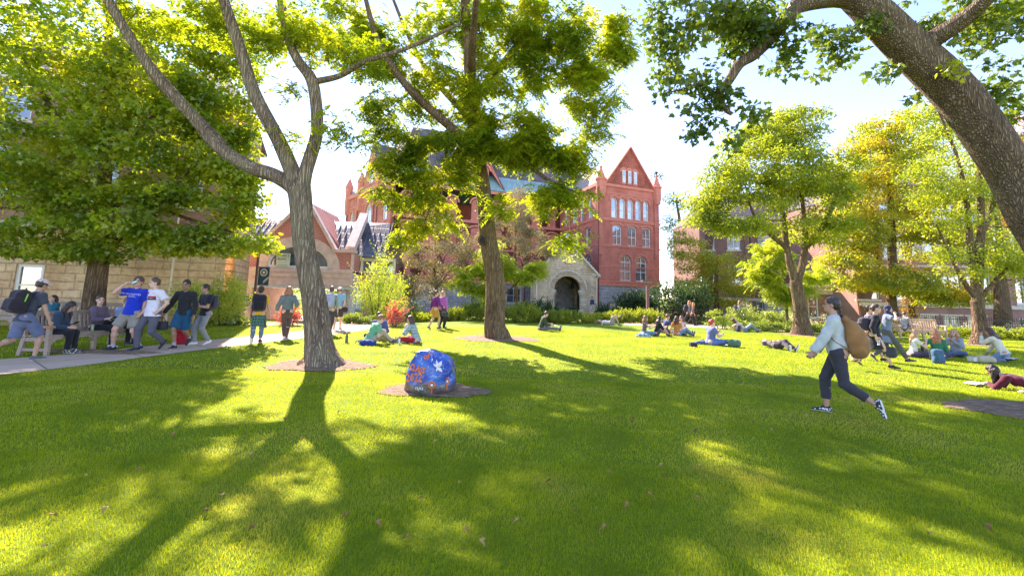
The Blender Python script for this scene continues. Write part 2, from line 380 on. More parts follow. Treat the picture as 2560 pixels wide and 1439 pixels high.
for j in range(15):
    for i in range(19): F_ += [j * 20 + i, j * 20 + i + 1, (j + 1) * 20 + i + 1, (j + 1) * 20 + i]
tag(link('pavement', npmesh('pavement', V, F_, [4] * (len(F_) // 4), M['paving'])), kind='structure')

# soil rings under trees and the boulder
m, n, b = newmat('soil'); v = coord(n)
c = ramp(n, noise(n, coord(n, (1, 3, 1), rot=(0, 0, .4)), 7, 7, .7), [(.3, (.13, .08, .045)), (.52, (.32, .205, .12)), (.72, (.56, .40, .26))])
n.links.new(c, b.inputs['Base Color']); b.inputs['Roughness'].default_value = .95; bump(n, b, noise(n, v, 22, 6, .7), 1.0, .09); M['soil'] = m
SOIL = []
def soil(u, v, ru, rv_m, roots=0, asp=1.0):
    c = G(u, v); Y = c.y; rx = ru / F * math.hypot(1, 0) * Y * .98
    n_, k_ = 40, 10; V = [(0, 0, .035)]; F_ = []; sz = []
    rs = [1 + .10 * math.sin(3 * a + u) + .07 * math.sin(5 * a + v) + .05 * math.sin(11 * a) + .05 * NP.rand() for a in np.linspace(0, 2 * math.pi, n_, endpoint=False)]
    for j in range(1, k_ + 1):
        t = j / k_
        for i in range(n_):
            a = 2 * math.pi * i / n_; x = rx * t * rs[i] * math.cos(a); y = rv_m * t * rs[i] * math.sin(a)
            V.append((x, y, tz(c.x + x, c.y + y) - c.z + .012 + .03 * (1 - t) + .02 * NP.rand() * (t < .95)))
    for i in range(n_): F_ += [0, 1 + i, 1 + (i + 1) % n_]; sz.append(3)
    for j in range(k_ - 1):
        for i in range(n_):
            a = 1 + j * n_ + i; b_ = 1 + j * n_ + (i + 1) % n_; F_ += [a, a + n_, b_ + n_, b_]; sz.append(4)
    o = link('soil_patch', npmesh('soil_patch', V, F_, sz, M['soil'], None, True), None, c); tag(o, kind='structure')
    SOIL.append((c.x, c.y, rx, rv_m)); return o
soil(800, 912, 120, .75)
soil(1240, 846, 100, 1.1)
soil(1090, 975, 128, .55)
soil(2005, 838, 45, .8)
soil(2452, 862, 40, .7)
soil(2640, 1030, 240, .75)
soil(235, 832, 80, .9)
soil(230, 880, 175, .35)

# grass blades
def in_path(x, y, quads):
    res = np.zeros(len(x), bool)
    for q in quads:
        inside = np.zeros(len(x), bool); n_ = len(q)
        for i in range(n_):
            x1, y1 = q[i]; x2, y2 = q[(i + 1) % n_]
            cnd = ((y1 > y) != (y2 > y)); xi = (x2 - x1) * (y - y1) / ((y2 - y1) if y2 != y1 else 1e-9) + x1
            inside ^= cnd & (x < xi)
        res |= inside
    return res
PPOLY = [[tuple(G(*p)[:2]) for p in PATH_N] + [tuple(G(*p)[:2]) for p in reversed(PATH_F)]]
def grass(name, y0, y1, dens, hgt, wid, spread):
    area = (y1 - y0) * (y1 + y0) * spread
    n_ = int(area * dens)
    u = NP.rand(n_); y = np.sqrt(y0 ** 2 + u * (y1 ** 2 - y0 ** 2)); x = (NP.rand(n_) * 2 - 1) * y * spread
    ok = ~in_path(x, y, PPOLY)
    for (cx, cy, rx, ry) in SOIL:
        a = np.arctan2((y - cy) / ry, (x - cx) / rx)
        ok &= ((x - cx) / rx) ** 2 + ((y - cy) / ry) ** 2 > (.93 + .12 * NP.rand(n_) + .1 * np.sin(3 * a)) ** 2
    x = x[ok]; y = y[ok]; n_ = len(x)
    tzv = np.array([tz(a, b_) for a, b_ in zip(x, y)])
    # tufts: clumps vary in height and lean
    cl = .5 + .5 * np.sin(x * 2.3 + np.sin(y * 3.1) * 1.7) * np.sin(y * 2.9 + np.sin(x * 1.9) * 2)
    h = hgt * (.55 + .5 * NP.rand(n_) + .35 * cl); w = wid * (.7 + .6 * NP.rand(n_))
    a = NP.rand(n_) * 2 * math.pi; la = NP.rand(n_) * 2 * math.pi; ln = h * (.25 + .7 * NP.rand(n_))
    lx = np.cos(la) * ln + .25 * h * np.sin(x * 1.3 + 2); ly = np.sin(la) * ln + .2 * h * np.cos(y * 1.7)
    dx = np.cos(a) * w; dy = np.sin(a) * w
    V = np.zeros((n_, 5, 3))
    V[:, 0] = np.stack([x - dx, y - dy, tzv - .005], 1); V[:, 1] = np.stack([x + dx, y + dy, tzv - .005], 1)
    V[:, 2] = np.stack([x + dx * .8 + lx * .35, y + dy * .8 + ly * .35, tzv + h * .62], 1)
    V[:, 3] = np.stack([x - dx * .8 + lx * .35, y - dy * .8 + ly * .35, tzv + h * .62], 1)
    V[:, 4] = np.stack([x + lx, y + ly, tzv + h * (.95 - .25 * NP.rand(n_))], 1)
    base = (np.arange(n_) * 5)[:, None]
    quads = base + np.array([0, 1, 2, 3]); tris = base + np.array([3, 2, 4])
    flat = np.concatenate([quads, tris], 1).ravel(); sizes = np.tile([4, 3], n_)
    return tag(link(name, npmesh(name, V.reshape(-1, 3), flat, sizes, M['grass'])), kind='stuff')
M['grass'] = leafmat('grass_blade', [(0, (.12, .18, .004)), (.3, (.22, .30, .005)), (.6, (.30, .36, .006)), (.93, (.40, .42, .01)), (1, (.5, .42, .12))], .55, 2.0)
o = grass('grass', 2.2, 4.6, 8000, .031, .0013, 1.22); tag(o, 'short mown lawn grass closest to the viewer', 'grass')
o = grass('grass', 4.6, 9, 2300, .033, .0023, 1.2); tag(o, 'short mown lawn grass around the painted boulder', 'grass')
o = grass('grass', 9, 22, 330, .036, .0055, 1.2); tag(o, 'short mown lawn grass in the far half of the lawn', 'grass')
# ---------------------------------------------------------------- foliage builders
def leaf_shape(kind):
    if kind == 'maple':   # lobed outline, unit size, stem at origin
        pts = [(0, 0), (.22, .08), (.48, .02), (.36, .28), (.58, .50), (.27, .52), (.20, .70), (0, 1.0), (-.20, .70), (-.27, .52), (-.58, .50), (-.36, .28), (-.48, .02), (-.22, .08)]
        return np.array([(x, y, .12 * abs(x) - .25 * y * y) for x, y in pts])
    if kind == 'oval':
        return np.array([(0, 0, 0), (.24, .3, .05), (.2, .7, .0), (0, 1, -.12), (-.2, .7, .0), (-.24, .3, .05)])
    return np.array([(0, 0, 0), (.24, .45, .05), (0, 1, -.1), (-.24, .45, .05)])   # small leaflet
def leaf_mesh(pos, direc, nrm, size, kind):
    """pos,direc,nrm (n,3); returns V,flat,sizes"""
    sh = leaf_shape(kind); k = len(sh)
    d = direc / (np.linalg.norm(direc, axis=1, keepdims=True) + 1e-9)
    s = np.cross(d, nrm); s /= (np.linalg.norm(s, axis=1, keepdims=True) + 1e-9); nn = np.cross(s, d)
    V = pos[:, None, :] + size[:, None, None] * (s[:, None, :] * sh[None, :, 0:1] + d[:, None, :] * sh[None, :, 1:2] + nn[:, None, :] * sh[None, :, 2:3])
    n_ = len(pos); return V.reshape(-1, 3), np.arange(n_ * k), np.full(n_, k)
def rnd_unit(n_):
    v = NP.normal(size=(n_, 3)); return v / np.linalg.norm(v, axis=1, keepdims=True)
def sprays(cs, n_each, rad, size, kind, flat=.35, droop=.25, comp=0, up=0.9, out=None):
    """leaves scattered in flattened tufts round each centre"""
    cs = np.asarray(cs); m_ = len(cs)
    if comp:      # compound leaves: leaflets in two rows along a rib
        nr = n_each; c = np.repeat(cs, nr, 0); r = np.repeat(rad if hasattr(rad, '__len__') else np.full(m_, rad), nr)
        a = NP.rand(len(c)) * 2 * math.pi
        rib = np.stack([np.cos(a), np.sin(a), -.15 - droop * NP.rand(len(c))], 1); rib += .35 * rnd_unit(len(c)); rib /= np.linalg.norm(rib, axis=1, keepdims=True)
        st = c + rnd_unit(len(c)) * (r * NP.rand(len(c)) ** .5)[:, None] * np.array([1, 1, flat])
        L = size * comp * .42 * (.7 + .6 * NP.rand(len(c)))
        up_ = np.array([0, 0, 1.0]) + .5 * rnd_unit(len(c)); side = np.cross(rib, up_); side /= np.linalg.norm(side, axis=1, keepdims=True)
        P = []; D = []; U = []
        for j in range(comp):
            for s_ in (-1, 1):
                t = (j + .5) / comp
                p = st + rib * (L * t)[:, None]; p[:, 2] -= L * t * t * .35
                P.append(p); D.append(side * s_ + rib * .55 + .15 * rnd_unit(len(c))); U.append(up_)
        pos = np.concatenate(P); dr = np.concatenate(D); nm = np.concatenate(U)
    else:
        rr = np.repeat(rad if hasattr(rad, '__len__') else np.full(m_, rad), n_each)
        c = np.repeat(cs, n_each, 0)
        off = rnd_unit(len(c)) * (NP.rand(len(c)) ** .45)[:, None] * rr[:, None]; off[:, 2] *= flat
        hr = np.linalg.norm(off[:, :2], axis=1); off[:, 2] -= droop * hr * hr / (rr + 1e-6)
        pos = c + off
        dr = off * np.array([1, 1, .2]) / (rr[:, None] + 1e-6) + .7 * rnd_unit(len(c)); dr[:, 2] -= .25
        nm = np.array([0, 0, up]) + .75 * rnd_unit(len(c))
    sz = size * (.65 + .7 * NP.rand(len(pos)))
    return leaf_mesh(pos, dr, nm, sz, kind)
def bez(pts, k=5):
    """smooth a polyline (Catmull-Rom)"""
    P = [Vector(p) for p in pts]; o = []
    for i in range(len(P) - 1):
        a = P[max(i - 1, 0)]; b = P[i]; c = P[i + 1]; d = P[min(i + 2, len(P) - 1)]
        for j in range(k):
            t = j / k
            o.append(.5 * ((2 * b) + (-a + c) * t + (2 * a - 5 * b + 4 * c - d) * t * t + (-a + 3 * b - 3 * c + d) * t ** 3))
    o.append(P[-1]); return o
def tree(name, label, base, limbs, crowns, leaf, bark='bark', group=None, cat='tree', ridge=.03, nseg=14, flare=True, twigr=.035, gap=3.3):
    """limbs: [([(x,y,z)..world], [radii])]; crowns: [(centre, radii, n_sprays)]; leaf: dict"""
    base = Vector(base); root = empty(name, base, 0, label, cat, group)
    mb = MB(); nodes = []; nodr = []
    for li, (pts, rad) in enumerate(limbs):
        q = bez(pts, 6); t = np.linspace(0, len(rad) - 1, len(q)); rr = np.interp(t, range(len(rad)), rad)
        wob = [Vector((math.sin(i * .45 + li) * .07, math.cos(i * .37 + li * 2) * .07, 0)) * r for i, r in enumerate(rr)]
        qq = [a + w for a, w in zip(q, wob)]
        mb.tube([p - base for p in qq], rr, nseg, ridge=ridge, seed=li)
        st = 0 if li else len(q) // 3
        for p, r in list(zip(qq, rr))[st:]: nodes.append(np.array(p)); nodr.append(r)
    cs = []; rs = []
    for c, r, n_ in crowns:
        v = rnd_unit(int(n_ * 1.9)) * (NP.rand(int(n_ * 1.9)) ** .42)[:, None] * np.array(r) + np.array(c)
        gf = np.sin(v[:, 0] * gap + 1.3 * np.sin(v[:, 2] * gap * .7)) + np.sin(v[:, 1] * gap * 1.1 + 2 + np.sin(v[:, 0] * gap * .6)) + np.sin(v[:, 2] * gap * 1.5 + .7 * v[:, 0])
        od = np.argsort(-gf + NP.rand(len(v)) * 1.2); cs.append(v[od[:n_]])
    cs = np.concatenate(cs) if cs else np.zeros((0, 3))
    ND = np.array(nodes)
    d0 = np.min(np.linalg.norm(cs[:, None, :] - ND[None], axis=2), axis=1) if len(cs) else []
    order = np.argsort(d0); NL = [*ND]; NR = list(nodr)
    arr = np.zeros((len(NL) + len(cs) * 3 + 5, 3)); arr[:len(NL)] = ND; cnt = len(NL)
    tw = mb; tw_i = len(mb.f)
    for i in order:
        c = cs[i]; dd = np.linalg.norm(arr[:cnt] - c, axis=1); rad_ = np.array(NR)
        dd = dd + .35 * np.maximum(0, arr[:cnt, 2] - c[2]) - np.minimum(rad_, .12) * 1.5
        j = int(np.argmin(dd)); p = arr[j]; L = np.linalg.norm(c - p)
        r0 = min(NR[j] * .75, twigr * (.4 + .3 * L)); mid1 = p + (c - p) * .35 + np.array([0, 0, .05 * L]) + NP.normal(size=3) * .05 * L
        mid2 = p + (c - p) * .7 + np.array([0, 0, .08 * L]) + NP.normal(size=3) * .05 * L
        tw.tube([p - np.array(base), mid1 - np.array(base), mid2 - np.array(base), c - np.array(base)], [r0, r0 * .75, r0 * .5, r0 * .2], 4, cap=False)
        for q_, r_ in ((mid1, .75), (mid2, .5), (c, .25)):
            arr[cnt] = q_; NR.append(r0 * r_); cnt += 1
    mb.m[tw_i:] = [1] * (len(mb.m) - tw_i)
    mb.build('trunk', [M[bark], M['barkdark']], root, smooth=True)
    if len(cs):
        b_ = np.array(base)
        V, fl, sz = sprays(cs - b_, leaf['n'], leaf['r'], leaf['s'], leaf['kind'], leaf.get('flat', .35), leaf.get('droop', .25), leaf.get('comp', 0), leaf.get('up', .9))
        link('crown', npmesh('crown', V, fl, sz, leaf['mat']), root)
    return root
def shrub(name, label, u, v, w, h, leafm, n=60, each=60, ls=.06, kind='q', base=None, depth=None, group=None, cat='shrub', flat=.7, spiky=0, stems=5, sr=None, up=.6):
    base = Vector(base) if base is not None else G(u, v)
    root = empty(name, base, 0, label, cat, group); dp = depth or w * .8
    mb = MB()
    for i in range(stems):
        a = i * 2.4; x, y = math.cos(a) * w * .22, math.sin(a) * dp * .22
        mb.tube([(x * .3, y * .3, -.05), (x * .7, y * .7, h * .35), (x * 1.3, y * 1.3, h * .75)], [.035 * h ** .5, .022 * h ** .5, .008], 5)
    mb.build('stem', [M['twig']], root, smooth=True)
    cs = rnd_unit(n) * (NP.rand(n) ** .35)[:, None] * np.array([w / 2 * .88, dp / 2 * .88, h * .46]); cs[:, 2] += h * .5
    lump = 1 + .18 * np.sin(cs[:, 0] * 5 / w * 2 + u) * np.cos(cs[:, 1] * 3); cs[:, 2] *= lump
    r = sr or .16 * min(w, h) + .08
    V, fl, sz = sprays(cs, each, r, ls, kind, flat, .1, up=up)
    if spiky:
        k = int(n * spiky); c = cs[NP.randint(0, n, k)]; d = np.stack([NP.normal(size=k) * .5, NP.normal(size=k) * .5, .6 + NP.rand(k) * .8], 1)
        P = []; D = []; 
        for t in range(9):
            P.append(c + d * (t / 9) * .45 * h ** .6 + .0); D.append(d * .6 + rnd_unit(k) * .7)
        P = np.concatenate(P); D = np.concatenate(D)
        V2, f2, s2 = leaf_mesh(P, D, rnd_unit(len(P)), np.full(len(P), ls * 1.3), kind)
        fl = np.concatenate([fl, f2 + len(V)]); V = np.concatenate([V, V2]); sz = np.concatenate([sz, s2])
    keep = V[:, 2] > -.02; V[:, 2] = np.where(keep, V[:, 2], .01)
    link('foliage', npmesh('foliage', V, fl, sz, leafm), root)
    return root
LM = {}
LM['maple_yellowgreen'] = leafmat('leaf_maple_yellowgreen', [(0, (.05, .11, .006)), (.35, (.12, .21, .01)), (.7, (.23, .31, .015)), (1, (.44, .42, .03))], .6, 1.9)  # yellow-green palette, varying from leaf to leaf
LM['walnut'] = leafmat('leaf_walnut', [(0, (.06, .12, .006)), (.4, (.13, .20, .008)), (.75, (.24, .30, .012)), (1, (.38, .38, .015))], .6, 2.0)
LM['silver'] = leafmat('leaf_silver_maple', [(0, (.03, .07, .012)), (.4, (.06, .115, .018)), (.8, (.11, .17, .02)), (1, (.2, .25, .03))], .5, 1.6)
LM['yellow'] = leafmat('leaf_turning', [(0, (.10, .15, .01)), (.3, (.20, .26, .015)), (.65, (.34, .37, .02)), (.95, (.44, .42, .03)), (1, (.55, .30, .03))], .6, 1.7)
LM['mid'] = leafmat('leaf_mid', [(0, (.07, .12, .01)), (.4, (.16, .22, .015)), (.75, (.25, .31, .02)), (1, (.36, .38, .03))], .55, 1.9)
LM['fresh'] = leafmat('leaf_fresh', [(0, (.14, .24, .02)), (.4, (.24, .36, .03)), (.8, (.38, .47, .05)), (1, (.55, .55, .10))], .6, 1.5)
LM['purple'] = leafmat('leaf_crabapple', [(0, (.12, .13, .07)), (.4, (.23, .22, .13)), (.75, (.36, .30, .21)), (1, (.52, .42, .33))], .3, 1.1)
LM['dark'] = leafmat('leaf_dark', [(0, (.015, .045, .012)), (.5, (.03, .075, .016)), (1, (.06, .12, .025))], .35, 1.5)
LM['yew'] = leafmat('leaf_yew', [(0, (.05, .10, .01)), (.4, (.13, .20, .015)), (.8, (.26, .32, .02)), (1, (.42, .43, .05))], .5, 1.7)
LM['hosta'] = leafmat('leaf_hosta', [(0, (.05, .12, .012)), (.5, (.14, .24, .02)), (.85, (.28, .36, .05)), (1, (.62, .62, .42))], .45, 1.6)
LM['bluegreen'] = leafmat('leaf_bluegreen', [(0, (.05, .09, .05)), (.5, (.09, .14, .08)), (1, (.15, .2, .11))], .4, 1.4)
LM['red'] = leafmat('leaf_red', [(0, (.25, .05, .05)), (.4, (.55, .11, .10)), (.8, (.75, .22, .20)), (1, (.75, .45, .36))], .4, 1.0)
LM['orange'] = leafmat('leaf_orange', [(0, (.4, .12, .03)), (.5, (.6, .25, .05)), (1, (.6, .42, .06))], .5, 1.2)
LM['white'] = leafmat('petal_white', [(0, (.55, .55, .45)), (1, (.8, .78, .7))], .4, 1.1)

def PW(pts, Y):   # pixel polyline -> world at depth Y (or per-point depth in third slot)
    return [tuple(W(p[0], p[1], p[2] if len(p) > 2 else Y)) for p in pts]
# centre tree
b = G(1240, 846); Y = b.y
L = [(PW([(1241, 862), (1241, 838), (1238, 800), (1236, 700), (1222, 600), (1208, 480), (1190, 360), (1175, 200), (1165, 40), (1150, -200)], Y), [.60, .46, .37, .335, .31, .285, .25, .22, .18, .1]),
     (PW([(1195, 380), (1130, 320, Y - .5), (1040, 240, Y - 1), (990, 180, Y - 1.3), (940, 90, Y - 1.6), (900, -60, Y - 2)], Y), [.2, .17, .14, .12, .1, .05]),
     (PW([(1180, 250), (1250, 170, Y + .8), (1330, 60, Y + 1.2), (1400, -80, Y + 1.6)], Y), [.2, .16, .12, .07]),
     (PW([(1195, 400), (1280, 390, Y - .7), (1370, 450, Y - 1.2), (1440, 480, Y - 1.6)], Y), [.11, .085, .06, .03]),
     (PW([(1120, 310, Y - .5), (1118, 360, Y - .9), (1110, 420, Y - 1), (1090, 480, Y - 1.1), (1060, 560, Y - 1.2)], Y), [.07, .06, .05, .035, .02]),
     (PW([(1180, 220), (1180, 120, Y - 2), (1200, -100, Y - 4.5)], Y), [.17, .13, .05]),
     (PW([(1180, 300), (1050, 150, Y + 2.5), (960, -60, Y + 4.5)], Y), [.15, .1, .05])]
def wc(u, v, Y, r, n_): return (tuple(W(u, v, Y)), r, n_)
C = [wc(1230, 60, Y, (3.6, 1.0, 1.8), 280), wc(1180, 230, Y - .3, (3.2, .9, 1.3), 220), wc(950, 130, Y - .6, (2.0, .8, 1.4), 120), wc(1400, 120, Y, (2.5, .9, 1.9), 270),
     wc(970, 290, Y - .6, (1.3, 1.0, .8), 62), wc(1030, 470, Y - 1.0, (1.2, .8, .8), 70), wc(965, 430, Y - 1, (.7, .7, .9), 32), wc(1090, 560, Y - 1.1, (.9, .7, .35), 30),
     wc(1005, 600, Y - 1.1, (.45, .4, .5), 14), wc(1400, 500, Y - 1.3, (1.1, .8, .75), 66), wc(1425, 600, Y - 1.5, (.5, .45, .4), 14), wc(1340, 370, Y - .8, (1.9, 1.0, .9), 190), wc(1420, 400, Y - 1, (1.0, .9, .7), 44),
     wc(1480, 230, Y, (1.1, 1.0, 1.5), 120), wc(1150, 380, Y - 1.0, (2.0, .6, .8), 130), wc(1270, 330, Y - 1.2, (1.7, .5, .8), 120), wc(1000, 370, Y - .9, (1.1, .5, .6), 36), wc(1130, 460, Y - 1.2, (.8, .6, .8), 32), wc(1250, 510, Y - 1.3, (.5, .5, .45), 16), wc(1550, 90, Y, (.7, .9, 1.5), 70), wc(1500, 330, Y - .3, (.6, .7, .5), 18),
     ((-.5, Y, 12.6), (4.6, 1.6, .8), 10), wc(1150, -140, Y - 3.0, (2.6, 1.4, .7), 16), wc(860, 60, Y, (1.7, .8, 1.8), 66)]
tree('walnut_tree', 'tall tree in the middle of the lawn with straight furrowed trunk and knot hole', b, L, C,
     dict(n=7, r=.40, s=.125, kind='q', comp=6, flat=.6, droop=.5, mat=LM['walnut']), 'barkmid', nseg=24, twigr=.03)
kb = MB(); kp = W(1206, 600, Y - .36)
for i in range(20):
    a0 = i * math.pi / 10; a1 = (i + 1) * math.pi / 10
    kb.beam(kp + Vector((math.cos(a0) * .13, 0, math.sin(a0) * .17)), kp + Vector((math.cos(a1) * .13, 0, math.sin(a1) * .17)), .07, .08)
kb.lathe([(.02, 0), (.11, 0)], kp, 12)
o = kb.build('knot_hole', [M['barkmid']], bpy.data.objects['walnut_tree'], -b, smooth=True)
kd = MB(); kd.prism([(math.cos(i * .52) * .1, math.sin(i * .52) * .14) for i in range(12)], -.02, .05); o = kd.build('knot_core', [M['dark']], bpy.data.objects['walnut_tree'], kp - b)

# forked tree in front, left
b = G(800, 914); Y = b.y
L = [(PW([(806, 935), (806, 905), (798, 850), (782, 740), (766, 630), (752, 540), (748, 470)], Y), [.56, .36, .27, .235, .22, .225, .25]),
     (PW([(750, 520), (738, 470), (690, 440, Y + .1), (620, 415, Y + .2), (545, 365, Y + .3), (480, 290, Y + .2), (400, 200, Y), (335, 110, Y - .2), (275, 10, Y - .4), (200, -150, Y - .6)], Y), [.21, .185, .16, .15, .14, .13, .12, .105, .095, .06]),
     (PW([(748, 500), (735, 440), (695, 350, Y - .1), (640, 240, Y - .2), (602, 130, Y - .3), (565, 20, Y - .4), (520, -150, Y - .6)], Y), [.2, .17, .145, .135, .125, .11, .07]),
     (PW([(752, 500), (765, 430), (790, 340, Y + .1), (792, 270, Y + .1), (778, 200, Y + .1), (745, 150, Y), (715, 80, Y), (700, -20, Y), (690, -160, Y)], Y), [.18, .145, .13, .13, .13, .105, .09, .085, .06]),
     (PW([(785, 205, Y + .1), (850, 190, Y), (910, 155, Y - .2), (1015, 122, Y - .3), (1150, 60, Y - .4)], Y), [.075, .06, .055, .045, .03]),
     (PW([(560, 360, Y + .3), (440, 240, Y + .8), (330, 100, Y + 1), (290, -20, Y + 1.1)], Y), [.08, .1, .09, .06])]
C = [wc(560, 30, Y, (1.5, 1.3, .45), 26), wc(760, 60, Y, (1.3, 1.2, .6), 30), wc(850, 330, Y - .2, (.45, .45, .4), 6), wc(720, 215, Y, (.14, .3, .12), 2), wc(745, 350, Y, (.25, .3, .12), 2),
     wc(870, 120, Y, (.9, .8, .6), 14), wc(400, -80, Y, (2.5, 1.2, .6), 12), ((-3.5, Y, 10.4), (3.8, 3.0, 1.0), 14), wc(350, 60, Y + .5, (.9, .8, .5), 12), wc(640, 140, Y + .5, (.3, .5, .5), 4),
     ((-3.2, Y - 2.4, 9.2), (3, 1.8, .8), 6)]
tree('forked_tree', 'grey barked tree forking into three bare limbs left of the painted boulder', b, L, C,
     dict(n=18, r=.42, s=.09, kind='q', comp=5, flat=.6, droop=.4, mat=LM['walnut']), 'bark', nseg=22, ridge=.035, twigr=.02)

# left maple beside the benches
b = G(238, 834); Y = b.y
L = [(PW([(238, 850), (238, 815), (237, 740), (246, 640), (255, 540), (262, 430), (268, 280), (272, 100), (280, -120)], Y), [.5, .33, .285, .26, .22, .18, .15, .12, .07]),
     (PW([(250, 650), (290, 600, Y - .2), (345, 555, Y - .4), (420, 480, Y - .6), (500, 400, Y - .8)], Y), [.2, .13, .09, .06, .03]),
     (PW([(250, 600), (200, 545, Y), (110, 520, Y - .3), (0, 520, Y - .6)], Y), [.13, .09, .06, .04]),
     (PW([(255, 540), (330, 500, Y + .2), (450, 540, Y - .1), (580, 580, Y - .3)], Y), [.1, .07, .05, .03]),
     (PW([(258, 480), (160, 440, Y), (30, 410, Y), (-120, 400, Y)], Y), [.1, .08, .05, .03]),
     (PW([(262, 420), (310, 330, Y), (318, 220, Y), (330, 60, Y)], Y), [.12, .1, .08, .05]),
     (PW([(262, 400), (350, 330, Y - .6), (450, 200, Y - 1)], Y), [.1, .07, .03]),
     (PW([(262, 400), (150, 300, Y - .8), (60, 150, Y - 1.2)], Y), [.1, .07, .03])]
C = [wc(270, 180, Y, (3.9, 3.6, 2.6), 190), wc(130, 380, Y - .4, (3.4, 3, 1.4), 110), wc(420, 370, Y - .3, (2.5, 2.4, 1.5), 95), wc(330, 560, Y - .4, (2.8, 2.0, .55), 70), wc(540, 600, Y - .5, (1.35, 1.2, .4), 26),
     wc(60, 590, Y - .3, (2.0, 1.5, .5), 36), wc(-120, 350, Y, (2.5, 2.8, 2.6), 60), wc(60, 60, Y - 1.5, (2.4, 2, 2), 60), wc(560, 440, Y - .2, (.8, 1, .9), 22), wc(470, 120, Y, (1.2, 1.6, 1.6), 34),
     wc(200, -150, Y, (3.4, 3, 1.5), 40), wc(570, 300, Y, (.9, 1, 1.5), 40), wc(590, 480, Y - .2, (.9, 1, 1.2), 40), wc(640, 600, Y - .4, (.55, .7, .3), 12), wc(560, 130, Y, (1, 1, 1.2), 26), wc(500, 250, Y, (1.3, 1.2, 1.2), 40), wc(440, 610, Y - .4, (1.6, 1, .35), 26), wc(200, 620, Y - .4, (2, 1.2, .35), 26), ((-12.3, 18.0, 11.5), (3.8, 1.6, 2.0), 44), ((-10.3, 17.0, 11.4), (1.6, 1.2, 1.2), 20), ((-8.5, 17, 12.9), (2.2, 1.2, .6), 12), wc(60, 450, Y - .5, (2.2, 1, .8), 40), wc(180, 500, Y - .6, (2, 1, .5), 40), wc(420, 480, Y - .6, (1.6, 1, .8), 40), wc(540, 360, Y, (1, 1, 1.3), 36), wc(350, 250, Y - .5, (2.5, 1.2, 2), 70)]  # fixed-coordinate tufts are added high up to dapple the lawn with shade
tree('maple_tree', 'broad yellow green maple shading the benches beside the sandstone building', b, L, C,
     dict(n=56, r=.55, s=.125, kind='maple', flat=.4, droop=.35, mat=LM['maple_yellowgreen'], up=1.2), 'barkdark', nseg=16, twigr=.025)

# leaning silver maple, near right
b = G(2775, 1040); Y = b.y
L = [(PW([(2800, 1090), (2785, 1000), (2750, 850), (2700, 730), (2645, 640), (2580, 530), (2530, 430), (2435, 300), (2330, 175), (2215, 60), (2100, -40), (1980, -150)], Y), [.55, .42, .36, .33, .31, .32, .30, .30, .30, .28, .24, .18]),
     (PW([(2180, 5), (2090, -5), (2000, 12), (1968, 45), (1930, 90), (1885, 135), (1850, 160), (1820, 205), (1795, 240), (1815, 275), (1830, 285)], Y), [.22, .15, .135, .13, .11, .095, .085, .07, .055, .04, .03]),
     (PW([(1918, 100), (1914, 70), (1912, 45)], Y), [.055, .06, .045]),
     (PW([(1795, 240), (1755, 212, Y - .1), (1700, 225, Y - .1), (1660, 235, Y - .1)], Y), [.025, .02, .014, .008]),
     (PW([(2300, 120), (2420, 40, Y - .5), (2520, -60, Y - 1)], Y), [.16, .12, .08])]
C = [wc(1800, 70, Y, (.8, .6, .55), 33), wc(1700, 120, Y, (.5, .5, .5), 14), wc(1650, 60, Y, (.35, .4, .4), 6), wc(1660, 210, Y, (.25, .3, .3), 6), wc(1720, 260, Y, (.12, .3, .1), 1), wc(1840, 50, Y, (.8, .7, .5), 24), wc(1870, 290, Y, (.2, .2, .22), 4), wc(1760, 325, Y, (.28, .2, .14), 4), wc(1800, 250, Y, (.35, .25, .28), 8), wc(1830, 345, Y - .1, (.2, .2, .15), 2), wc(1745, 200, Y, (.3, .3, .3), 6),
     wc(1980, 120, Y, (.35, .4, .35), 6), wc(2060, 90, Y, (.4, .4, .35), 8), wc(2110, 150, Y, (.2, .2, .22), 4), wc(2210, 190, Y, (.2, .15, .14), 3), wc(2060, 175, Y, (.08, .1, .08), 1), wc(1960, 160, Y, (.15, .2, .15), 2), wc(2160, 60, Y, (.35, .3, .3), 5), wc(1940, 60, Y, (.3, .3, .3), 5),
     wc(2400, 50, Y - .2, (.8, .5, .5), 19), wc(2470, 120, Y + .5, (.6, .4, .6), 13), wc(2545, 60, Y, (.35, .4, .6), 9), wc(2330, 30, Y + .6, (.7, .4, .3), 10), wc(2440, 200, Y + .7, (.3, .2, .35), 5), wc(2520, 220, Y + .7, (.3, .2, .35), 6), wc(2550, 300, Y + .8, (.25, .2, .3), 4), wc(2480, 260, Y + .7, (.2, .2, .25), 3), wc(2300, 240, Y + .5, (.25, .2, .2), 2),
     ((5.6, Y + .5, 8.3), (3.6, 2.6, 1.0), 43), ((9.5, Y, 9.2), (2.8, 2.8, 1.4), 43), ((4.0, Y - 3.6, 8.8), (3.2, 1.6, .9), 24), wc(1770, -40, Y, (1.2, .8, .4), 17)]
tree('silver_maple_tree', 'huge leaning tree at the right edge arching over the lawn with a long drooping limb', b, L, C,
     dict(n=26, r=.22, s=.095, kind='maple', flat=.8, droop=.3, mat=LM['silver'], up=.7), 'barkbig', nseg=30, ridge=.03, twigr=.014)
V_, f_, s_ = sprays([tuple(W(2395, 180, Y - .45) - b), tuple(W(2375, 165, Y - .5) - b)], 35, .16, .07, 'maple', .8, .1)
link('shoot', npmesh('shoot', V_, f_, s_, LM['walnut']), bpy.data.objects['silver_maple_tree'])

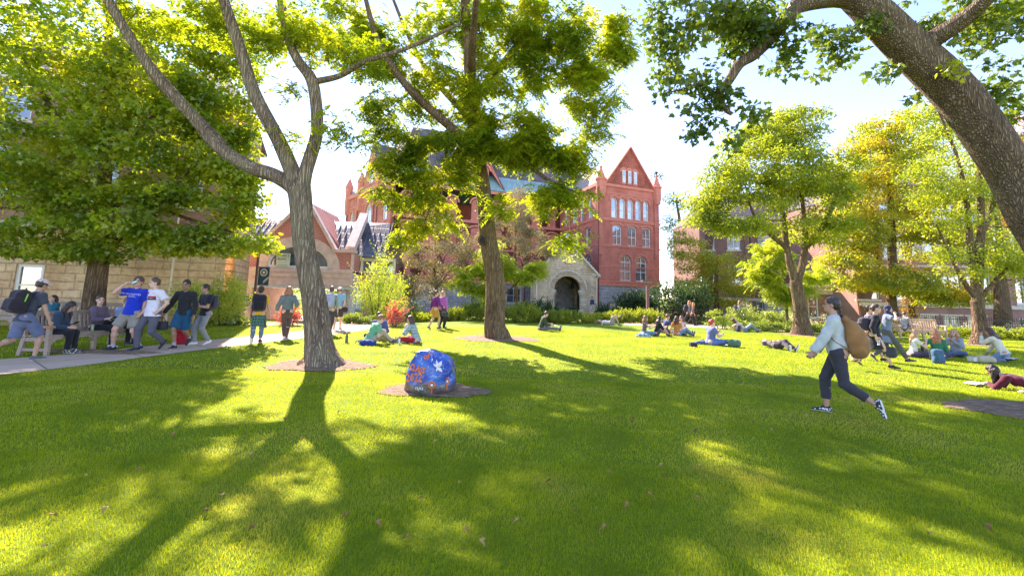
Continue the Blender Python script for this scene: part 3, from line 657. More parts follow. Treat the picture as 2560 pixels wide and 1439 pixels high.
# right-hand lawn trees
def simple_tree(name, label, u, v, limbs, crowns, leafd, bark='barkmid', Yo=None, **k):
    b = G(u, v) if Yo is None else Vector((W(u, 740, Yo).x, Yo, tz(W(u, 740, Yo).x, Yo)))
    Y = b.y
    L = [(([tuple(b + Vector((0, 0, -.1)))] if i == 0 else []) + PW([(p[0], p[1], Y + (p[2] if len(p) > 2 else 0)) for p in pts], Y), ([r[0] * 1.7] if i == 0 else []) + r) for i, (pts, r) in enumerate(limbs)]
    C = [wc(u_, v_, Y + dy, r, n_) for (u_, v_, dy, r, n_) in crowns]
    return tree(name, label, b, L, C, leafd, bark, **k)
simple_tree('maple_tree', 'rounded yellow green tree with forked leaning trunk behind the woman with the mustard backpack', 2005, 838,
    [([(2003, 800), (1998, 760), (1993, 730), (1990, 700)], [.33, .28, .27, .25]),
     ([(1990, 710), (1975, 660), (1965, 620), (1930, 590, -.5), (1890, 545, -.8), (1870, 500, -1)], [.2, .17, .13, .10, .07, .04]),
     ([(1990, 710), (2005, 670), (2012, 610), (2010, 540), (2000, 450), (1990, 350)], [.18, .16, .14, .10, .07, .04]),
     ([(2012, 620), (2040, 590), (2080, 520), (2110, 430)], [.15, .13, .09, .05]),
     ([(1968, 630), (1960, 560), (1950, 480, .5), (1940, 380, .5)], [.14, .11, .08, .04])],
    [(1900, 430, -.4, (2.9, 2.6, 1.9), 130), (1790, 480, -.3, (1.5, 2, 1.3), 50), (1960, 330, 0, (2.0, 2, 1.1), 50), (2040, 450, 0, (2.0, 2.2, 1.7), 85), (1900, 340, .6, (1.8, 1.8, .9), 34), (1850, 560, -.6, (1.8, 1.4, .6), 34), (2050, 570, -.4, (1.6, 1.6, .7), 36), (2000, 290, .5, (1.3, 1.3, .4), 14), (1750, 540, -.2, (.7, .8, .5), 10)],
    dict(n=120, r=.6, s=.15, kind='q', flat=.5, droop=.3, mat=LM['mid']), group='lawn trees on the right')
simple_tree('maple_tree', 'dense golden green maple with low dark skirt behind the two women in dark clothes', 2232, 800,
    [([(2230, 780), (2228, 720), (2230, 650), (2228, 560), (2225, 460), (2220, 360)], [.34, .30, .28, .23, .16, .08]),
     ([(2226, 740), (2205, 690), (2190, 620), (2185, 540)], [.25, .2, .16, .1])],
    [(2190, 440, 0, (3.9, 3.6, 3.0), 150), (2200, 330, 0, (2.3, 2.4, 1.5), 45), (2150, 560, -.6, (3.2, 2.6, 1.6), 70), (2220, 700, -1.2, (4.1, 2.6, .9), 90), (2330, 560, -.6, (2.6, 2.4, 2.6), 70), (2350, 735, -1.2, (2.6, 1.8, .6), 40), (2120, 640, -.5, (1.8, 1.8, 1.3), 30)],
    dict(n=130, r=.85, s=.20, kind='q', flat=.45, droop=.35, mat=LM['yellow']), 'barkdark', Yo=33, group='lawn trees on the right')
simple_tree('ash_tree', 'slender open tree with many upright stems at the right of the lawn', 2452, 862,
    [([(2450, 830), (2448, 790), (2442, 750)], [.27, .24, .22]),
     ([(2442, 760), (2435, 690), (2425, 600), (2415, 500), (2395, 400), (2360, 310), (2330, 240)], [.18, .14, .12, .10, .07, .05, .03]),
     ([(2442, 760), (2448, 680), (2452, 560), (2448, 420), (2440, 300)], [.2, .17, .13, .09, .04]),
     ([(2440, 745), (2400, 690), (2378, 640), (2340, 560)], [.12, .09, .06, .03]),
     ([(2445, 750), (2490, 700, -.3), (2530, 660, -.5), (2575, 640, -.7)], [.09, .07, .05, .03]),
     ([(2430, 640), (2480, 520), (2500, 400), (2510, 300)], [.12, .09, .06, .03])],
    [(2420, 420, 0, (2.0, 2, 2.2), 46), (2340, 300, .4, (1.3, 1.4, 1.3), 26), (2370, 520, 0, (1.5, 1.6, 1.5), 34), (2500, 500, .4, (1.3, 1.4, 2.2), 40), (2450, 640, -.4, (1.8, 1.6, .9), 30), (2550, 640, -.5, (1.2, 1.2, 1.2), 26), (2440, 280, .3, (1.5, 1.4, 1), 22), (2300, 430, .4, (.9, 1, 1.2), 15)],
    dict(n=90, r=.5, s=.13, kind='q', flat=.6, droop=.4, mat=LM['mid']), 'barkmid', group='lawn trees on the right')
simple_tree('young_tree', 'small pale green feathery tree with thin trunk left of the forked lawn tree', 1970, 822,
    [([(1968, 800), (1966, 750), (1960, 700), (1950, 640), (1945, 600)], [.08, .07, .06, .04, .02]), ([(1966, 740), (1930, 700), (1890, 680)], [.04, .03, .015]), ([(1960, 700), (1990, 670), (2020, 650)], [.04, .03, .015])],
    [(1930, 640, 0, (1.3, 1.1, .9), 24), (1900, 695, -.2, (.9, .8, .5), 16), (1960, 720, -.2, (1.3, 1, .5), 18), (2040, 690, 0, (.8, .8, .8), 14), (1950, 745, 0, (.7, .7, .3), 7)],
    dict(n=20, r=.5, s=.15, kind='q', comp=6, flat=.5, droop=.4, mat=LM['fresh']), 'barkmid', Yo=25, twigr=.02)
simple_tree('garden_tree', 'bushy yellow topped tree beyond the iron fence right of the red building', 1790, 780,
    [([(1790, 740), (1790, 700), (1795, 640)], [.2, .17, .1])],
    [(1800, 660, 0, (3.0, 2.4, 1.4), 70), (1730, 640, .5, (2.0, 2, 1.6), 45), (1830, 730, -.3, (2.0, 2, 1.5), 50), (1740, 720, 0, (2.4, 2, 1.4), 50), (1700, 600, 1.5, (1.3, 1.4, 1.0), 20)],
    dict(n=60, r=.7, s=.2, kind='q', flat=.5, droop=.3, mat=LM['yellow']), 'barkmid', Yo=41)
simple_tree('background_tree', 'tall dull green tree rising behind the right corner of the red building', 1700, 760,
    [([(1705, 650), (1700, 560), (1690, 500)], [.4, .3, .12]), ([(1702, 600), (1740, 575), (1770, 545)], [.12, .09, .05])],
    [(1690, 500, 0, (2.0, 2, 1.8), 26), (1710, 620, 0, (3.0, 2.4, 2.6), 50), (1735, 600, 0, (3, 2, 2), 26), (1672, 555, 0, (1.4, 1.8, 2.0), 22), (1640, 440, 0, (.5, .6, .9), 5)],
    dict(n=40, r=1.1, s=.34, kind='q', flat=.6, droop=.3, mat=LM['bluegreen']), 'barkmid', Yo=75)
simple_tree('background_tree', 'dark green tree top showing above the golden maple on the right', 2290, 760,
    [([(2290, 600), (2285, 450), (2280, 360)], [.4, .3, .12])],
    [(2275, 360, 0, (3, 3, 4), 60), (2400, 330, 2, (4, 3, 3.4), 60), (2330, 430, 0, (5, 3, 4), 70), (2200, 420, 1, (3, 3, 3), 30)],
    dict(n=50, r=1.0, s=.30, kind='q', flat=.6, droop=.3, mat=LM['mid']), 'barkmid', Yo=46)
simple_tree('background_tree', 'orange leaved tree peeking behind the leaning trunk at the right edge', 2600, 760,
    [([(2600, 600), (2580, 450), (2560, 340)], [.4, .3, .12])],
    [(2555, 350, 0, (1.5, 2, 2.2), 30), (2570, 560, -1, (2.5, 2, 3.4), 40)],
    dict(n=50, r=.7, s=.2, kind='q', flat=.6, droop=.3, mat=LM['orange']), 'barkmid', Yo=32)
simple_tree('background_tree', 'yellowing tree behind the slender tree near the right wing of the brown building', 2500, 760,
    [([(2500, 700), (2500, 600), (2490, 520)], [.3, .2, .1])],
    [(2500, 620, 0, (2.2, 2, 1.8), 36), (2420, 580, 0, (2, 2, 1.8), 30), (2560, 680, 0, (1.3, 1.5, 1.5), 18)],
    dict(n=50, r=.6, s=.17, kind='q', flat=.6, droop=.3, mat=LM['yellow']), 'barkmid', Yo=29)
# small trees in front of the red building
simple_tree('crabapple_tree', 'dusky brown leaved tree in front of the red building left of the walnut trunk', 1090, 790,
    [([(1092, 760), (1090, 720), (1085, 670)], [.12, .1, .06]), ([(1090, 720), (1060, 680), (1040, 640)], [.06, .04, .02]), ([(1090, 720), (1130, 670), (1160, 630)], [.06, .04, .02])],
    [(1090, 650, 0, (2.3, 1.8, 1.6), 60), (1060, 715, -.2, (1.9, 1.5, 1.0), 44), (1140, 620, 0, (1.2, 1.2, 1.3), 22), (1110, 560, 0, (1.0, 1, .8), 12)],
    dict(n=110, r=.55, s=.13, kind='q', flat=.7, droop=.4, mat=LM['purple']), 'barkdark', Yo=32, group='small trees before the red building')
simple_tree('crabapple_tree', 'tall pinkish brown leaved tree in front of the red building behind the walnut trunk', 1290, 790,
    [([(1292, 760), (1290, 700), (1288, 640), (1290, 560)], [.14, .12, .09, .04]), ([(1290, 720), (1240, 660), (1210, 610)], [.06, .05, .02]), ([(1290, 700), (1340, 640), (1370, 600)], [.07, .05, .02])],
    [(1290, 560, 0, (1.9, 1.6, 1.9), 60), (1340, 610, 0, (1.6, 1.5, 1.1), 34), (1210, 610, 0, (1.5, 1.5, 1.4), 38), (1300, 500, 0, (.9, .9, .9), 14), (1385, 625, 0, (.6, .8, .5), 6)],
    dict(n=110, r=.52, s=.13, kind='q', flat=.7, droop=.4, mat=LM['purple']), 'barkdark', Yo=33, group='small trees before the red building')
simple_tree('birch_tree', 'pale green tree drooping between the walnut trunk and the stone porch', 1250, 790,
    [([(1255, 760), (1255, 720), (1250, 660)], [.1, .08, .05]), ([(1255, 740), (1300, 700), (1330, 660)], [.05, .04, .02]), ([(1255, 740), (1200, 690), (1170, 660)], [.05, .04, .02])],
    [(1280, 680, 0, (1.9, 1.4, .9), 44), (1180, 690, 0, (1.5, 1.3, 1.1), 40), (1330, 670, 0, (1.2, 1, .5), 16), (1230, 740, 0, (1.0, 1, .7), 14), (1230, 640, 0, (1.3, 1.2, .9), 18)],
    dict(n=20, r=.5, s=.15, kind='q', comp=5, flat=.6, droop=.5, mat=LM['fresh']), 'barkdark', Yo=30, twigr=.02)
# shrubs: (label, u, v, depthY, width px, height px, material, kwargs)
def px(Y): return F / Y
def sh(label, u, Y, wpx, ztop_px, mat, name='shrub', dz=0, **k):
    p = W(u, 740, Y); z0 = tz(p.x, Y); top = W(u, ztop_px, Y).z
    k.setdefault('n', 60)
    return shrub(name, label, u, 0, wpx / F * Y, max(.4, top - z0), LM[mat], base=(p.x, Y, z0), **k)
sh('light green layered bush beside the bridge building, left of the red flowering plant', 950, 25, 135, 655, 'fresh', n=90, each=70, ls=.085, flat=.45, spiky=1.5, depth=2.2)
sh('sunlit leafy bush behind the men walking on the path', 560, 19, 130, 690, 'fresh', n=110, each=80, ls=.08, flat=.7, spiky=0, depth=1.8, stems=4, sr=.38)
sh('sparse light bush hanging beneath the maple behind the walking men', 470, 18, 90, 700, 'fresh', n=40, each=60, ls=.08, flat=.7, depth=1.2, sr=.3)
sh('coral red leaved bedding plant beside the lawn, right of the light green bush', 990, 21.5, 46, 766, 'red', 'red_plant', n=36, each=30, ls=.09, spiky=1, cat='plant', depth=.9, flat=.8)
sh('coral red leaved bedding plant beside the forked trunk', 732, 20, 60, 775, 'red', 'red_plant', n=36, each=30, ls=.09, spiky=1, cat='plant', depth=.9, flat=.8)
yews = [(1060, 26.4, 90, 792), (1130, 27.3, 110, 778), (1195, 27.7, 110, 764), (1300, 27.1, 120, 768), (1360, 28.0, 90, 786), (1400, 27.5, 70, 784), (1520, 29.0, 80, 794), (1560, 29.3, 110, 784), (1612, 29.7, 110, 781)]
nm = ['leftmost', 'beside the pair in purple', 'just left of the walnut trunk', 'just right of the walnut trunk', 'left of the porch arch', 'below the porch arch', 'just right of the porch', 'behind the sunbather with raised knee', 'with wild shoots, behind the seated group']
for (u, Y, w, t), s_ in zip(yews, nm):
    sh('feathery yellow green yew bush at the lawn edge, ' + s_, u, Y, w, t, 'yew', 'yew_shrub', n=80, each=60, ls=.08, spiky=4, flat=.6, group='yews along the lawn edge', depth=1.3)
sh('low yew mound joining the taller yews under the porch arch', 1455, 27.5, 110, 786, 'yew', 'yew_shrub', n=50, each=60, ls=.07, spiky=3, flat=.6, group='yews along the lawn edge', depth=1.1)
sh('dark green juniper mass behind the lamp post, right', 1705, 36, 170, 712, 'dark', 'juniper_shrub', n=110, each=70, ls=.16, spiky=3, depth=4, flat=.5, group='dark junipers at the red building')
sh('dark juniper against the grey stone base left of the lamp post', 1588, 38, 110, 738, 'dark', 'juniper_shrub', n=70, each=70, ls=.15, spiky=3, depth=3, flat=.5, group='dark junipers at the red building')
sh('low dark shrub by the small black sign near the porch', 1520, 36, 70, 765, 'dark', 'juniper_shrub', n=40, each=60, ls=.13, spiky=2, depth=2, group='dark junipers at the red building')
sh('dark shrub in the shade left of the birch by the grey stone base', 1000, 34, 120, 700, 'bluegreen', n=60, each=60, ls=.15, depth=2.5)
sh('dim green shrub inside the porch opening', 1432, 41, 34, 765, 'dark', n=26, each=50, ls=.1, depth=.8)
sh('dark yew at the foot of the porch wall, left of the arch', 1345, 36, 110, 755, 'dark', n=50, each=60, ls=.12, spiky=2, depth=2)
for i, u in enumerate([1800, 1850, 1895, 1945]):
    sh('pale flowering hydrangea bush in the bed on the right, %s' % ['nearest the two walking students', 'behind the girl leaning back', 'left of the young tree', 'behind the young tree'][i], u, 26.5 + .2 * i, 95, 768 if i else 778, 'hosta', 'hydrangea_shrub', n=44, each=44, ls=.11, flat=.7, group='pale bushes along the right bed', depth=1.4)
hz = [(1850, 24.6, 799), (1905, 24.6, 801), (1960, 24.6, 803), (2040, 24.6, 803), (2120, 24.2, 808), (2180, 24, 808), (2245, 23.8, 806), (2370, 23.4, 812), (2430, 23.2, 816), (2490, 23, 818), (2545, 22.8, 820), (2600, 22.6, 822)]
wh = ['under the walker in the grey top', 'left of the young tree trunk', 'at the young tree trunk', 'at the forked lawn tree', 'behind the mustard backpack', 'behind the woman in black', 'left of the far right bench', 'right of the far right bench', 'left of the slender tree', 'right of the slender tree', 'below the narrow paired windows', 'cut off by the right edge']
for (u, Y, t), s_ in zip(hz, wh):
    sh('low glossy dark green hedge plant, ' + s_, u, Y, 85, t, 'hosta' if u < 2200 else 'walnut', 'hedge_plant', n=34, each=50, ls=.10, flat=.6, group='low hedge along the right lawn edge', depth=.9)
for i, (u, t) in enumerate([(1985, 776), (2040, 782), (2150, 800), (2310, 798), (2420, 800), (2520, 806)]):
    sh('white flowering plant behind the right hedge, ' + ['left of the forked lawn tree', 'behind the woman in the grey sweatshirt', 'beside the doorway', 'above the far right bench', 'left of the slender tree trunk', 'near the right edge'][i], u, 25.5, 70, t, 'white', 'white_flowers', n=20, each=18, ls=.07, flat=.9, group='white flowers behind the right hedge', cat='plant', depth=.6)
for i, (u, t) in enumerate([(880, 782), (925, 786), (600, 786), (520, 790)]):
    sh('variegated hosta plants edging the bed, ' + ['left of the light green bush', 'below the light green bush', 'behind the woman with the black backpack', 'behind the walking men'][i], u, 22.3 if i < 2 else 19.3, 90, t, 'hosta', 'hosta_plant', n=30, each=40, ls=.11, flat=.5, group='hostas in the left bed', cat='plant', depth=.9)
for i, (u, Y, t, w_) in enumerate([(700, 45, 700, 160), (620, 40, 690, 130), (830, 48, 690, 100)]):
    sh('green shrubbery seen through the bridge opening, ' + ['in the middle', 'at its left end', 'behind the columns'][i], u, Y, w_, t, 'mid', n=60, each=50, ls=.2, flat=.6, depth=2.5)
# ---------------------------------------------------------------- buildings
def outline(o, inset=0, n=12):
    k, x, z, w, h = o[:5]; x0 = x + inset; x1 = x + w - inset; z0 = z + inset; z1 = z + h - inset
    if k == 'rect': return [(x0, z0), (x1, z0), (x1, z1), (x0, z1)]
    r = (x1 - x0) / 2; cx = (x0 + x1) / 2; rise = r if k == 'arch' else r * .42
    pts = [(x0, z0), (x1, z0)]; zs = z1 - rise
    for i in range(n + 1):
        a = math.pi * i / n; pts.append((cx + r * math.cos(a), zs + rise * math.sin(a)))
    return pts
def wall(root, A, B, poly, ops, mat, name='wall', th=.4, frame='white', gl='glass', trimmat=None, sill='limestone', trims=True, label=None):
    """wall face from A to B (seen from outside, left to right); poly in (x, z); world = root + A"""
    A = Vector(A); B = Vector(B); ang = math.atan2(B.y - A.y, B.x - A.x)
    outer = poly; holes = [outline(o) for o in ops]
    polys = [[Vector((x, z, 0)) for x, z in outer]] + [[Vector((x, z, 0)) for x, z in reversed(h)] for h in holes]
    tris = tessellate_polygon(polys); flatv = [p for q in polys for p in q]
    mb = MB(); vs = [(p.x, 0, p.y) for p in flatv]; mb.add(vs, [tuple(t) for t in tris])
    n_ = len(outer); mb.add([(x, 0, z) for x, z in outer] + [(x, th, z) for x, z in outer], [(i, (i + 1) % n_, n_ + (i + 1) % n_, n_ + i) for i in range(n_)])
    for h in holes:
        k = len(h); mb.add([(x, 0, z) for x, z in h] + [(x, .22, z) for x, z in h], [((i + 1) % k, i, k + i, k + (i + 1) % k) for i in range(k)])
    wl = mb.build(name, [mat], root, A - root.location, ang)
    for o in ops:
        opt = o[5] if len(o) > 5 else {}
        fr = MB(); a = outline(o, 0); b_ = outline(o, opt.get('fw', .07)); k = len(a)
        v = [(x, .10, z) for x, z in a] + [(x, .10, z) for x, z in b_] + [(x, .2, z) for x, z in b_]
        fr.add(v, [(i, (i + 1) % k, k + (i + 1) % k, k + i) for i in range(k)] + [(k + i, k + (i + 1) % k, 2 * k + (i + 1) % k, 2 * k + i) for i in range(k)])
        kk, x, z, w, h = o[:5]
        zs = z + h - (w / 2 if kk == 'arch' else (w * .21 if kk == 'seg' else 0))
        if kk == 'arch' and opt.get('tr', 1): fr.b2((x + .07, .11, zs - .04), (x + w - .07, .17, zs + .04))
        for i in range(1, opt.get('nx', 1)):
            xx = x + w * i / opt.get('nx', 1); fr.b2((xx - .03, .12, z + .07), (xx + .03, .165, (zs if kk != 'arch' else zs + w * .42) - .06))
        for i in range(1, opt.get('nz', 2)):
            zz = z + (zs - z) * i / opt.get('nz', 2); fr.b2((x + .07, .125, zz - .03), (x + w - .07, .18, zz + .03))
        f = fr.build('window', [M[opt.get('frame', frame)]], root, A - root.location, ang)
        pn = MB(); g = outline(o, .03); pn.add([(x_, .19, z_) for x_, z_ in g], [tuple(range(len(g)))])
        pn.build('pane', [M[opt.get('gl', gl)]], f)
        if opt.get('sill', sill):
            s_ = MB(); s_.b2((x - .1, -.06, z - .16), (x + w + .1, .1, z - .003)); s_.build('sill', [M[opt.get('sill', sill)]], f)
        if trims and kk in ('arch', 'seg') and trimmat:
            t = MB(); a1 = outline((kk, x - .10, z, w + .20, h + .12 if kk == 'seg' else h + .10))[2:]; a2 = outline((kk, x - .30, z, w + .60, h + .34 if kk == 'seg' else h + .30))[2:]; q = len(a1)
            v = [(p[0], -.07, p[1]) for p in a1] + [(p[0], -.07, p[1]) for p in a2] + [(p[0], .0, p[1]) for p in a1] + [(p[0], .0, p[1]) for p in a2]
            t.add(v, [(i, i + 1, q + i + 1, q + i) for i in range(q - 1)] + [(q + i, q + i + 1, 3 * q + i + 1, 3 * q + i) for i in range(q - 1)] + [(i + 1, i, 2 * q + i, 2 * q + i + 1) for i in range(q - 1)])
            t.build('arch_hood', [M[trimmat]], f)
    return wl, A, ang
def strip(root, A, ang, x0, x1, z0, z1, mat, out=.06, name='band'):
    mb = MB(); mb.b2((x0, -out, z0), (x1, .02 - .001, z1)); return mb.build(name, [M[mat]], root, Vector(A) - root.location, ang)
def rect(L, z0, z1): return [(0, z0), (L, z0), (L, z1), (0, z1)]
def roofmesh(root, name, verts, faces, mat, label=None):
    mb = MB(); mb.add([Vector(v) - root.location for v in verts], faces); o = mb.build(name, [M[mat]], root)
    sm = o.modifiers.new('thick', 'SOLIDIFY'); sm.thickness = .18; sm.offset = 0
    return o

# --- red brick main building
RB = empty('red_brick_hall', (1, 54, 0), 0, 'large red brick Victorian hall with gables behind the lawn', 'building')
A_ = Vector((16.8, 51.5, 0)); B_ = Vector((9.15, 48, 0)); C_ = Vector((6.27, 57.5, 0)); D_ = Vector((-13.4, 49.2, 0)); E_ = Vector((-22.4, 60.7, 0)); F_b = Vector((11, 66, 0))
zst = 2.75; zev = 13.9
def seg(a, b): return (b - a).length
L = seg(B_, A_)
w1, A0, an = wall(RB, B_, A_, rect(L, -.6, zst), [('rect', 3.3, 1.45, 1.15, .75, {'frame': 'cream', 'nx': 2, 'nz': 1}), ('rect', 5.4, 1.45, 1.1, .75, {'frame': 'cream', 'nx': 2, 'nz': 1})], M['greystone'], 'stone_base', th=.5)
op = [('arch', 2.85, 3.35, 1.5, 2.75, {'nx': 2, 'nz': 2}), ('arch', 5.05, 3.35, 1.5, 2.75, {'nx': 2, 'nz': 2})]
op += [('seg', x, 7.2, 1.2, 2.15, {'nx': 2, 'nz': 2}) for x in (1.9, 3.95, 5.95)]
op += [('arch', x, 10.15, .78, 2.25, {'nx': 1, 'nz': 2, 'tr': 0, 'gl': 'skygl'}) for x in (1.75, 2.85, 3.95, 5.05, 6.15)]
poly = [(0, zst), (L, zst), (L, zev), (L - .9, zev), (L / 2 + .05, zev + 4.4), (.9, zev), (0, zev)]
op += [('arch', x, 14.2, .42, 1.45, {'nx': 1, 'nz': 2, 'tr': 0, 'gl': 'skygl', 'fw': .05}) for x in (3.2, 4.0, 4.8)]
wl, A0, an = wall(RB, B_ + Vector((0, 0, 0)), A_, poly, op, M['redbrick'], trimmat='redtrim', th=.5, sill='redtrim')
for z0, z1, o_ in ((zst, zst + .3, .09), (3.0 + .12, 3.3, .05), (4.75, 4.87, .04), (6.95, 7.1, .08), (9.75, 10.05, .10), (10.35, 10.45, -.5), (12.75, 12.86, .05), (13.55, 13.85, .14)):
    if o_ > 0: strip(RB, A0, an, -.1, L + .1, z0, z1, 'redtrim', o_)
# gable coping + tile texture panel
gp = MB(); gp.prism([(.95, zev - .05), (L - .85, zev - .05), (L / 2 + .05, zev + 4.3)], -.05, -.004)
g_ = gp.build('gable_tiles', [M['redtile']], RB, A0 - RB.location, an)
for x in (3.2, 4.0, 4.8):
    mm = MB(); mm.b2((x, -.12, 14.2), (x + .42, -.052, 15.6)); f = mm.build('window', [M['white']], RB, A0 - RB.location, an)
    mm = MB(); mm.b2((x + .06, -.14, 14.27), (x + .36, -.122, 14.86)); mm.b2((x + .06, -.14, 14.93), (x + .36, -.122, 15.52)); mm.build('pane', [M['skygl']], f)
cp = MB()
cp.beam((.75, -.05, zev - .15), (L / 2 + .05, -.05, zev + 4.5), .5, .14, mi=0); cp.beam((L - .7, -.05, zev - .15), (L / 2 + .05, -.05, zev + 4.5), .5, .14)
cp.build('coping', [M['redtrim']], RB, A0 - RB.location, an)
def turret(x, name='turret', big=1.0, ball=True):
    t = MB(); c = (x, -.05, 0); s = big
    t.lathe([(.42 * s, 12.2), (.55 * s, 12.9), (.55 * s, zev + .1), (.66 * s, zev + .2), (.66 * s, zev + .38), (.5 * s, zev + .45), (.34 * s, zev + .85), (.2 * s, zev + 1.25), (.1 * s, zev + 1.5), (.18 * s, zev + 1.62), (.12 * s, zev + 1.75), (.03, zev + 1.85)], c, 8)
    return t.build(name, [M['redtrim']], RB, A0 - RB.location, an)
turret(.35); turret(L - .3, big=.9)
fx = MB(); fx.b2((L - .36, -.11, zev + 1.8), (L - .24, .01, zev + 2.2)); fx.b2((L - .5, -.11, zev + 2.0), (L - .1, .01, zev + 2.1)); fx.build('finial', [M['iron']], RB, A0 - RB.location, an)
cq = MB(); cq.prism([(L - .75, zst + 3.2), (L - .1, zst + 4.0), (L - .1, zev), (L - .75, zev)], -.16, 0); cq.build('corner_buttress', [M['redbrick']], RB, A0 - RB.location, an)
cq = MB(); cq.b2((.0, -.14, 6), (.55, 0, zev)); cq.build('corner_buttress', [M['redbrick']], RB, A0 - RB.location, an)
ah = MB(); ah.tube([(-.02, -.14, 0), (-.02, -.14, 12)], .07, 8); ah.b2((-.28, -.4, 12), (.28, -.02, 12.5)); ah.b2((-.2, -.35, 12.5), (.22, -.02, 13.3)); ah.build('downpipe', [M['pipe']], RB, A0 - RB.location, an)
# side of the projecting block
L2 = seg(B_, C_)
wall(RB, C_, B_, rect(L2, -.6, zst), [], M['greystone'], 'stone_base')
ops = [('arch', x, 10.15, w_, 2.4, {'nx': 1, 'nz': 2, 'gl': 'skygl', 'tr': 0}) for x, w_ in ((1.2, .9), (3.4, 1.5), (5.5, .9), (7.6, 1.0))]
ops += [('seg', x, 7.0, 1.1, 2.2, {'nz': 2}) for x in (1.6, 4.3, 7.0)] + [('arch', 6.8, 3.2, 1.6, 2.9, {'nx': 2}), ('arch', 3.2, 3.2, 1.6, 2.9, {'nx': 2})]
wl, A1, an1 = wall(RB, C_, B_, rect(L2, zst, zev), ops, M['redbrick'], trimmat='redtrim', sill='redtrim')
for z0, z1, o_ in ((zst, zst + .3, .09), (6.95, 7.0, .08), (9.75, 10.05, .10), (13.45, 13.8, .16)): strip(RB, A1, an1, 0, L2 - .1, z0, z1, 'redtrim', o_)
cc = MB()
for x in (2.9, 5.15): cc.tube([(x, -.12, 9.4), (x, -.12, 13.2)], .14, 8)
cc.build('shaft', [M['redtrim']], RB, A1 - RB.location, an1)
# main front
L3 = seg(D_, C_)
wall(RB, D_, C_, rect(L3, -.6, zst), [('rect', x, .5, 2.0, 1.9, {'nx': 2, 'nz': 2, 'frame': 'limestone', 'fw': .16}) for x in (4.6, 9.5, 14)], M['greystone'], 'stone_base')
ops = []
for x in (1.2, 3.8, 6.4, 9.3, 12.0, 14.6, 17.2, 19.4):
    ops.append(('arch', x, 10.2, 1.1, 2.4, {'nx': 1, 'nz': 2, 'gl': 'skygl'})); ops.append(('seg', x, 6.9, 1.2, 2.3, {'nx': 2, 'gl': 'skygl' if x < 13 else 'glass'})); ops.append(('arch', x - .1, 3.4, 1.4, 2.6, {'nx': 2}))
xg = 9.0; poly = [(0, zst), (L3, zst), (L3, zev), (xg + 4.4, zev), (xg, zev + 7.6), (xg - 4.4, zev), (0, zev)]
ops += [('rect', xg - 1.3 + i * 1.0, 18.0, .6, 1.6, {'gl': 'skygl'}) for i in range(3)] + [('arch', xg - 2.4 + i * 1.8, 14.4, 1.1, 2.4, {'gl': 'skygl'}) for i in range(3)]
wl, A2, an2 = wall(RB, D_, C_, poly, ops, M['redbrick'], trimmat='redtrim', sill='redtrim')
for z0, z1, o_ in ((zst, zst + .3, .09), (6.65, 6.85, .08), (9.75, 10.05, .10), (13.45, 13.8, .16)): strip(RB, A2, an2, .1, L3, z0, z1, 'redtrim', o_)
dp = MB()
for x in (.25, 5.6, 11.4, 16.3): dp.tube([(x, -.12, 0), (x, -.12, 13.4)], .07, 8)
dp.build('downpipe', [M['pipe']], RB, A2 - RB.location, an2)
# left face with its pointed gable
L4 = seg(E_, D_)
wall(RB, E_, D_, rect(L4, -1.2, zst), [], M['greystone'], 'stone_base')
xg2 = 8.0; poly = [(0, zst), (L4, zst), (L4, zev + .3), (xg2 + 2.6, zev + .3), (xg2, zev + 5.6), (xg2 - 2.6, zev + .3), (0, zev + .3)]
ops = [('arch', 1.6, 9.7, 1.0, 2.0, {'gl': 'skygl'}), ('arch', xg2 - .9, 8.8, 1.8, 3.2, {'nx': 2, 'gl': 'skygl'}), ('arch', xg2 - .8, 14.6, 1.6, 2.2, {'gl': 'skygl'}), ('arch', 11.6, 3.7, 1.4, 3.0, {'nx': 2, 'gl': 'skygl'}), ('arch', 3.4, 12.3, .8, 1.2, {'gl': 'skygl'}), ('arch', 12.4, 9.5, 1.2, 2.4, {'gl': 'skygl'}), ('arch', 3.4, 5.5, 1.2, 2.2, {})]
wl, A3, an3 = wall(RB, E_, D_, poly, ops, M['redbrick'], trimmat='redtrim', sill='redtrim')
for z0, z1, o_ in ((8.3, 8.5, .08), (12.1, 12.25, .07), (13.5, 14.0, .2)): strip(RB, A3, an3, -.1, L4, z0, z1, 'redtrim', o_)
for x in (.4, xg2 - 3, xg2 + 3, L4 - .3):
    tb = MB(); tb.lathe([(.4, 11.5), (.5, 12), (.5, zev + 1.2), (.62, zev + 1.3), (.5, zev + 1.6), (.08, zev + 2.6)], (x, 0, 0), 8); tb.build('turret', [M['redtrim']], RB, A3 - RB.location, an3)
dp = MB()
for x in (4.4, 9.9, 10.9): dp.tube([(x, -.12, 0), (x, -.12, 13.4)], .07, 8)
dp.build('downpipe', [M['pipe']], RB, A3 - RB.location, an3)
wall(RB, F_b, E_, rect(seg(F_b, E_), -1.2, zev), [], M['redbrick']); wall(RB, A_, F_b, rect(seg(A_, F_b), -.6, zev), [], M['redbrick'])
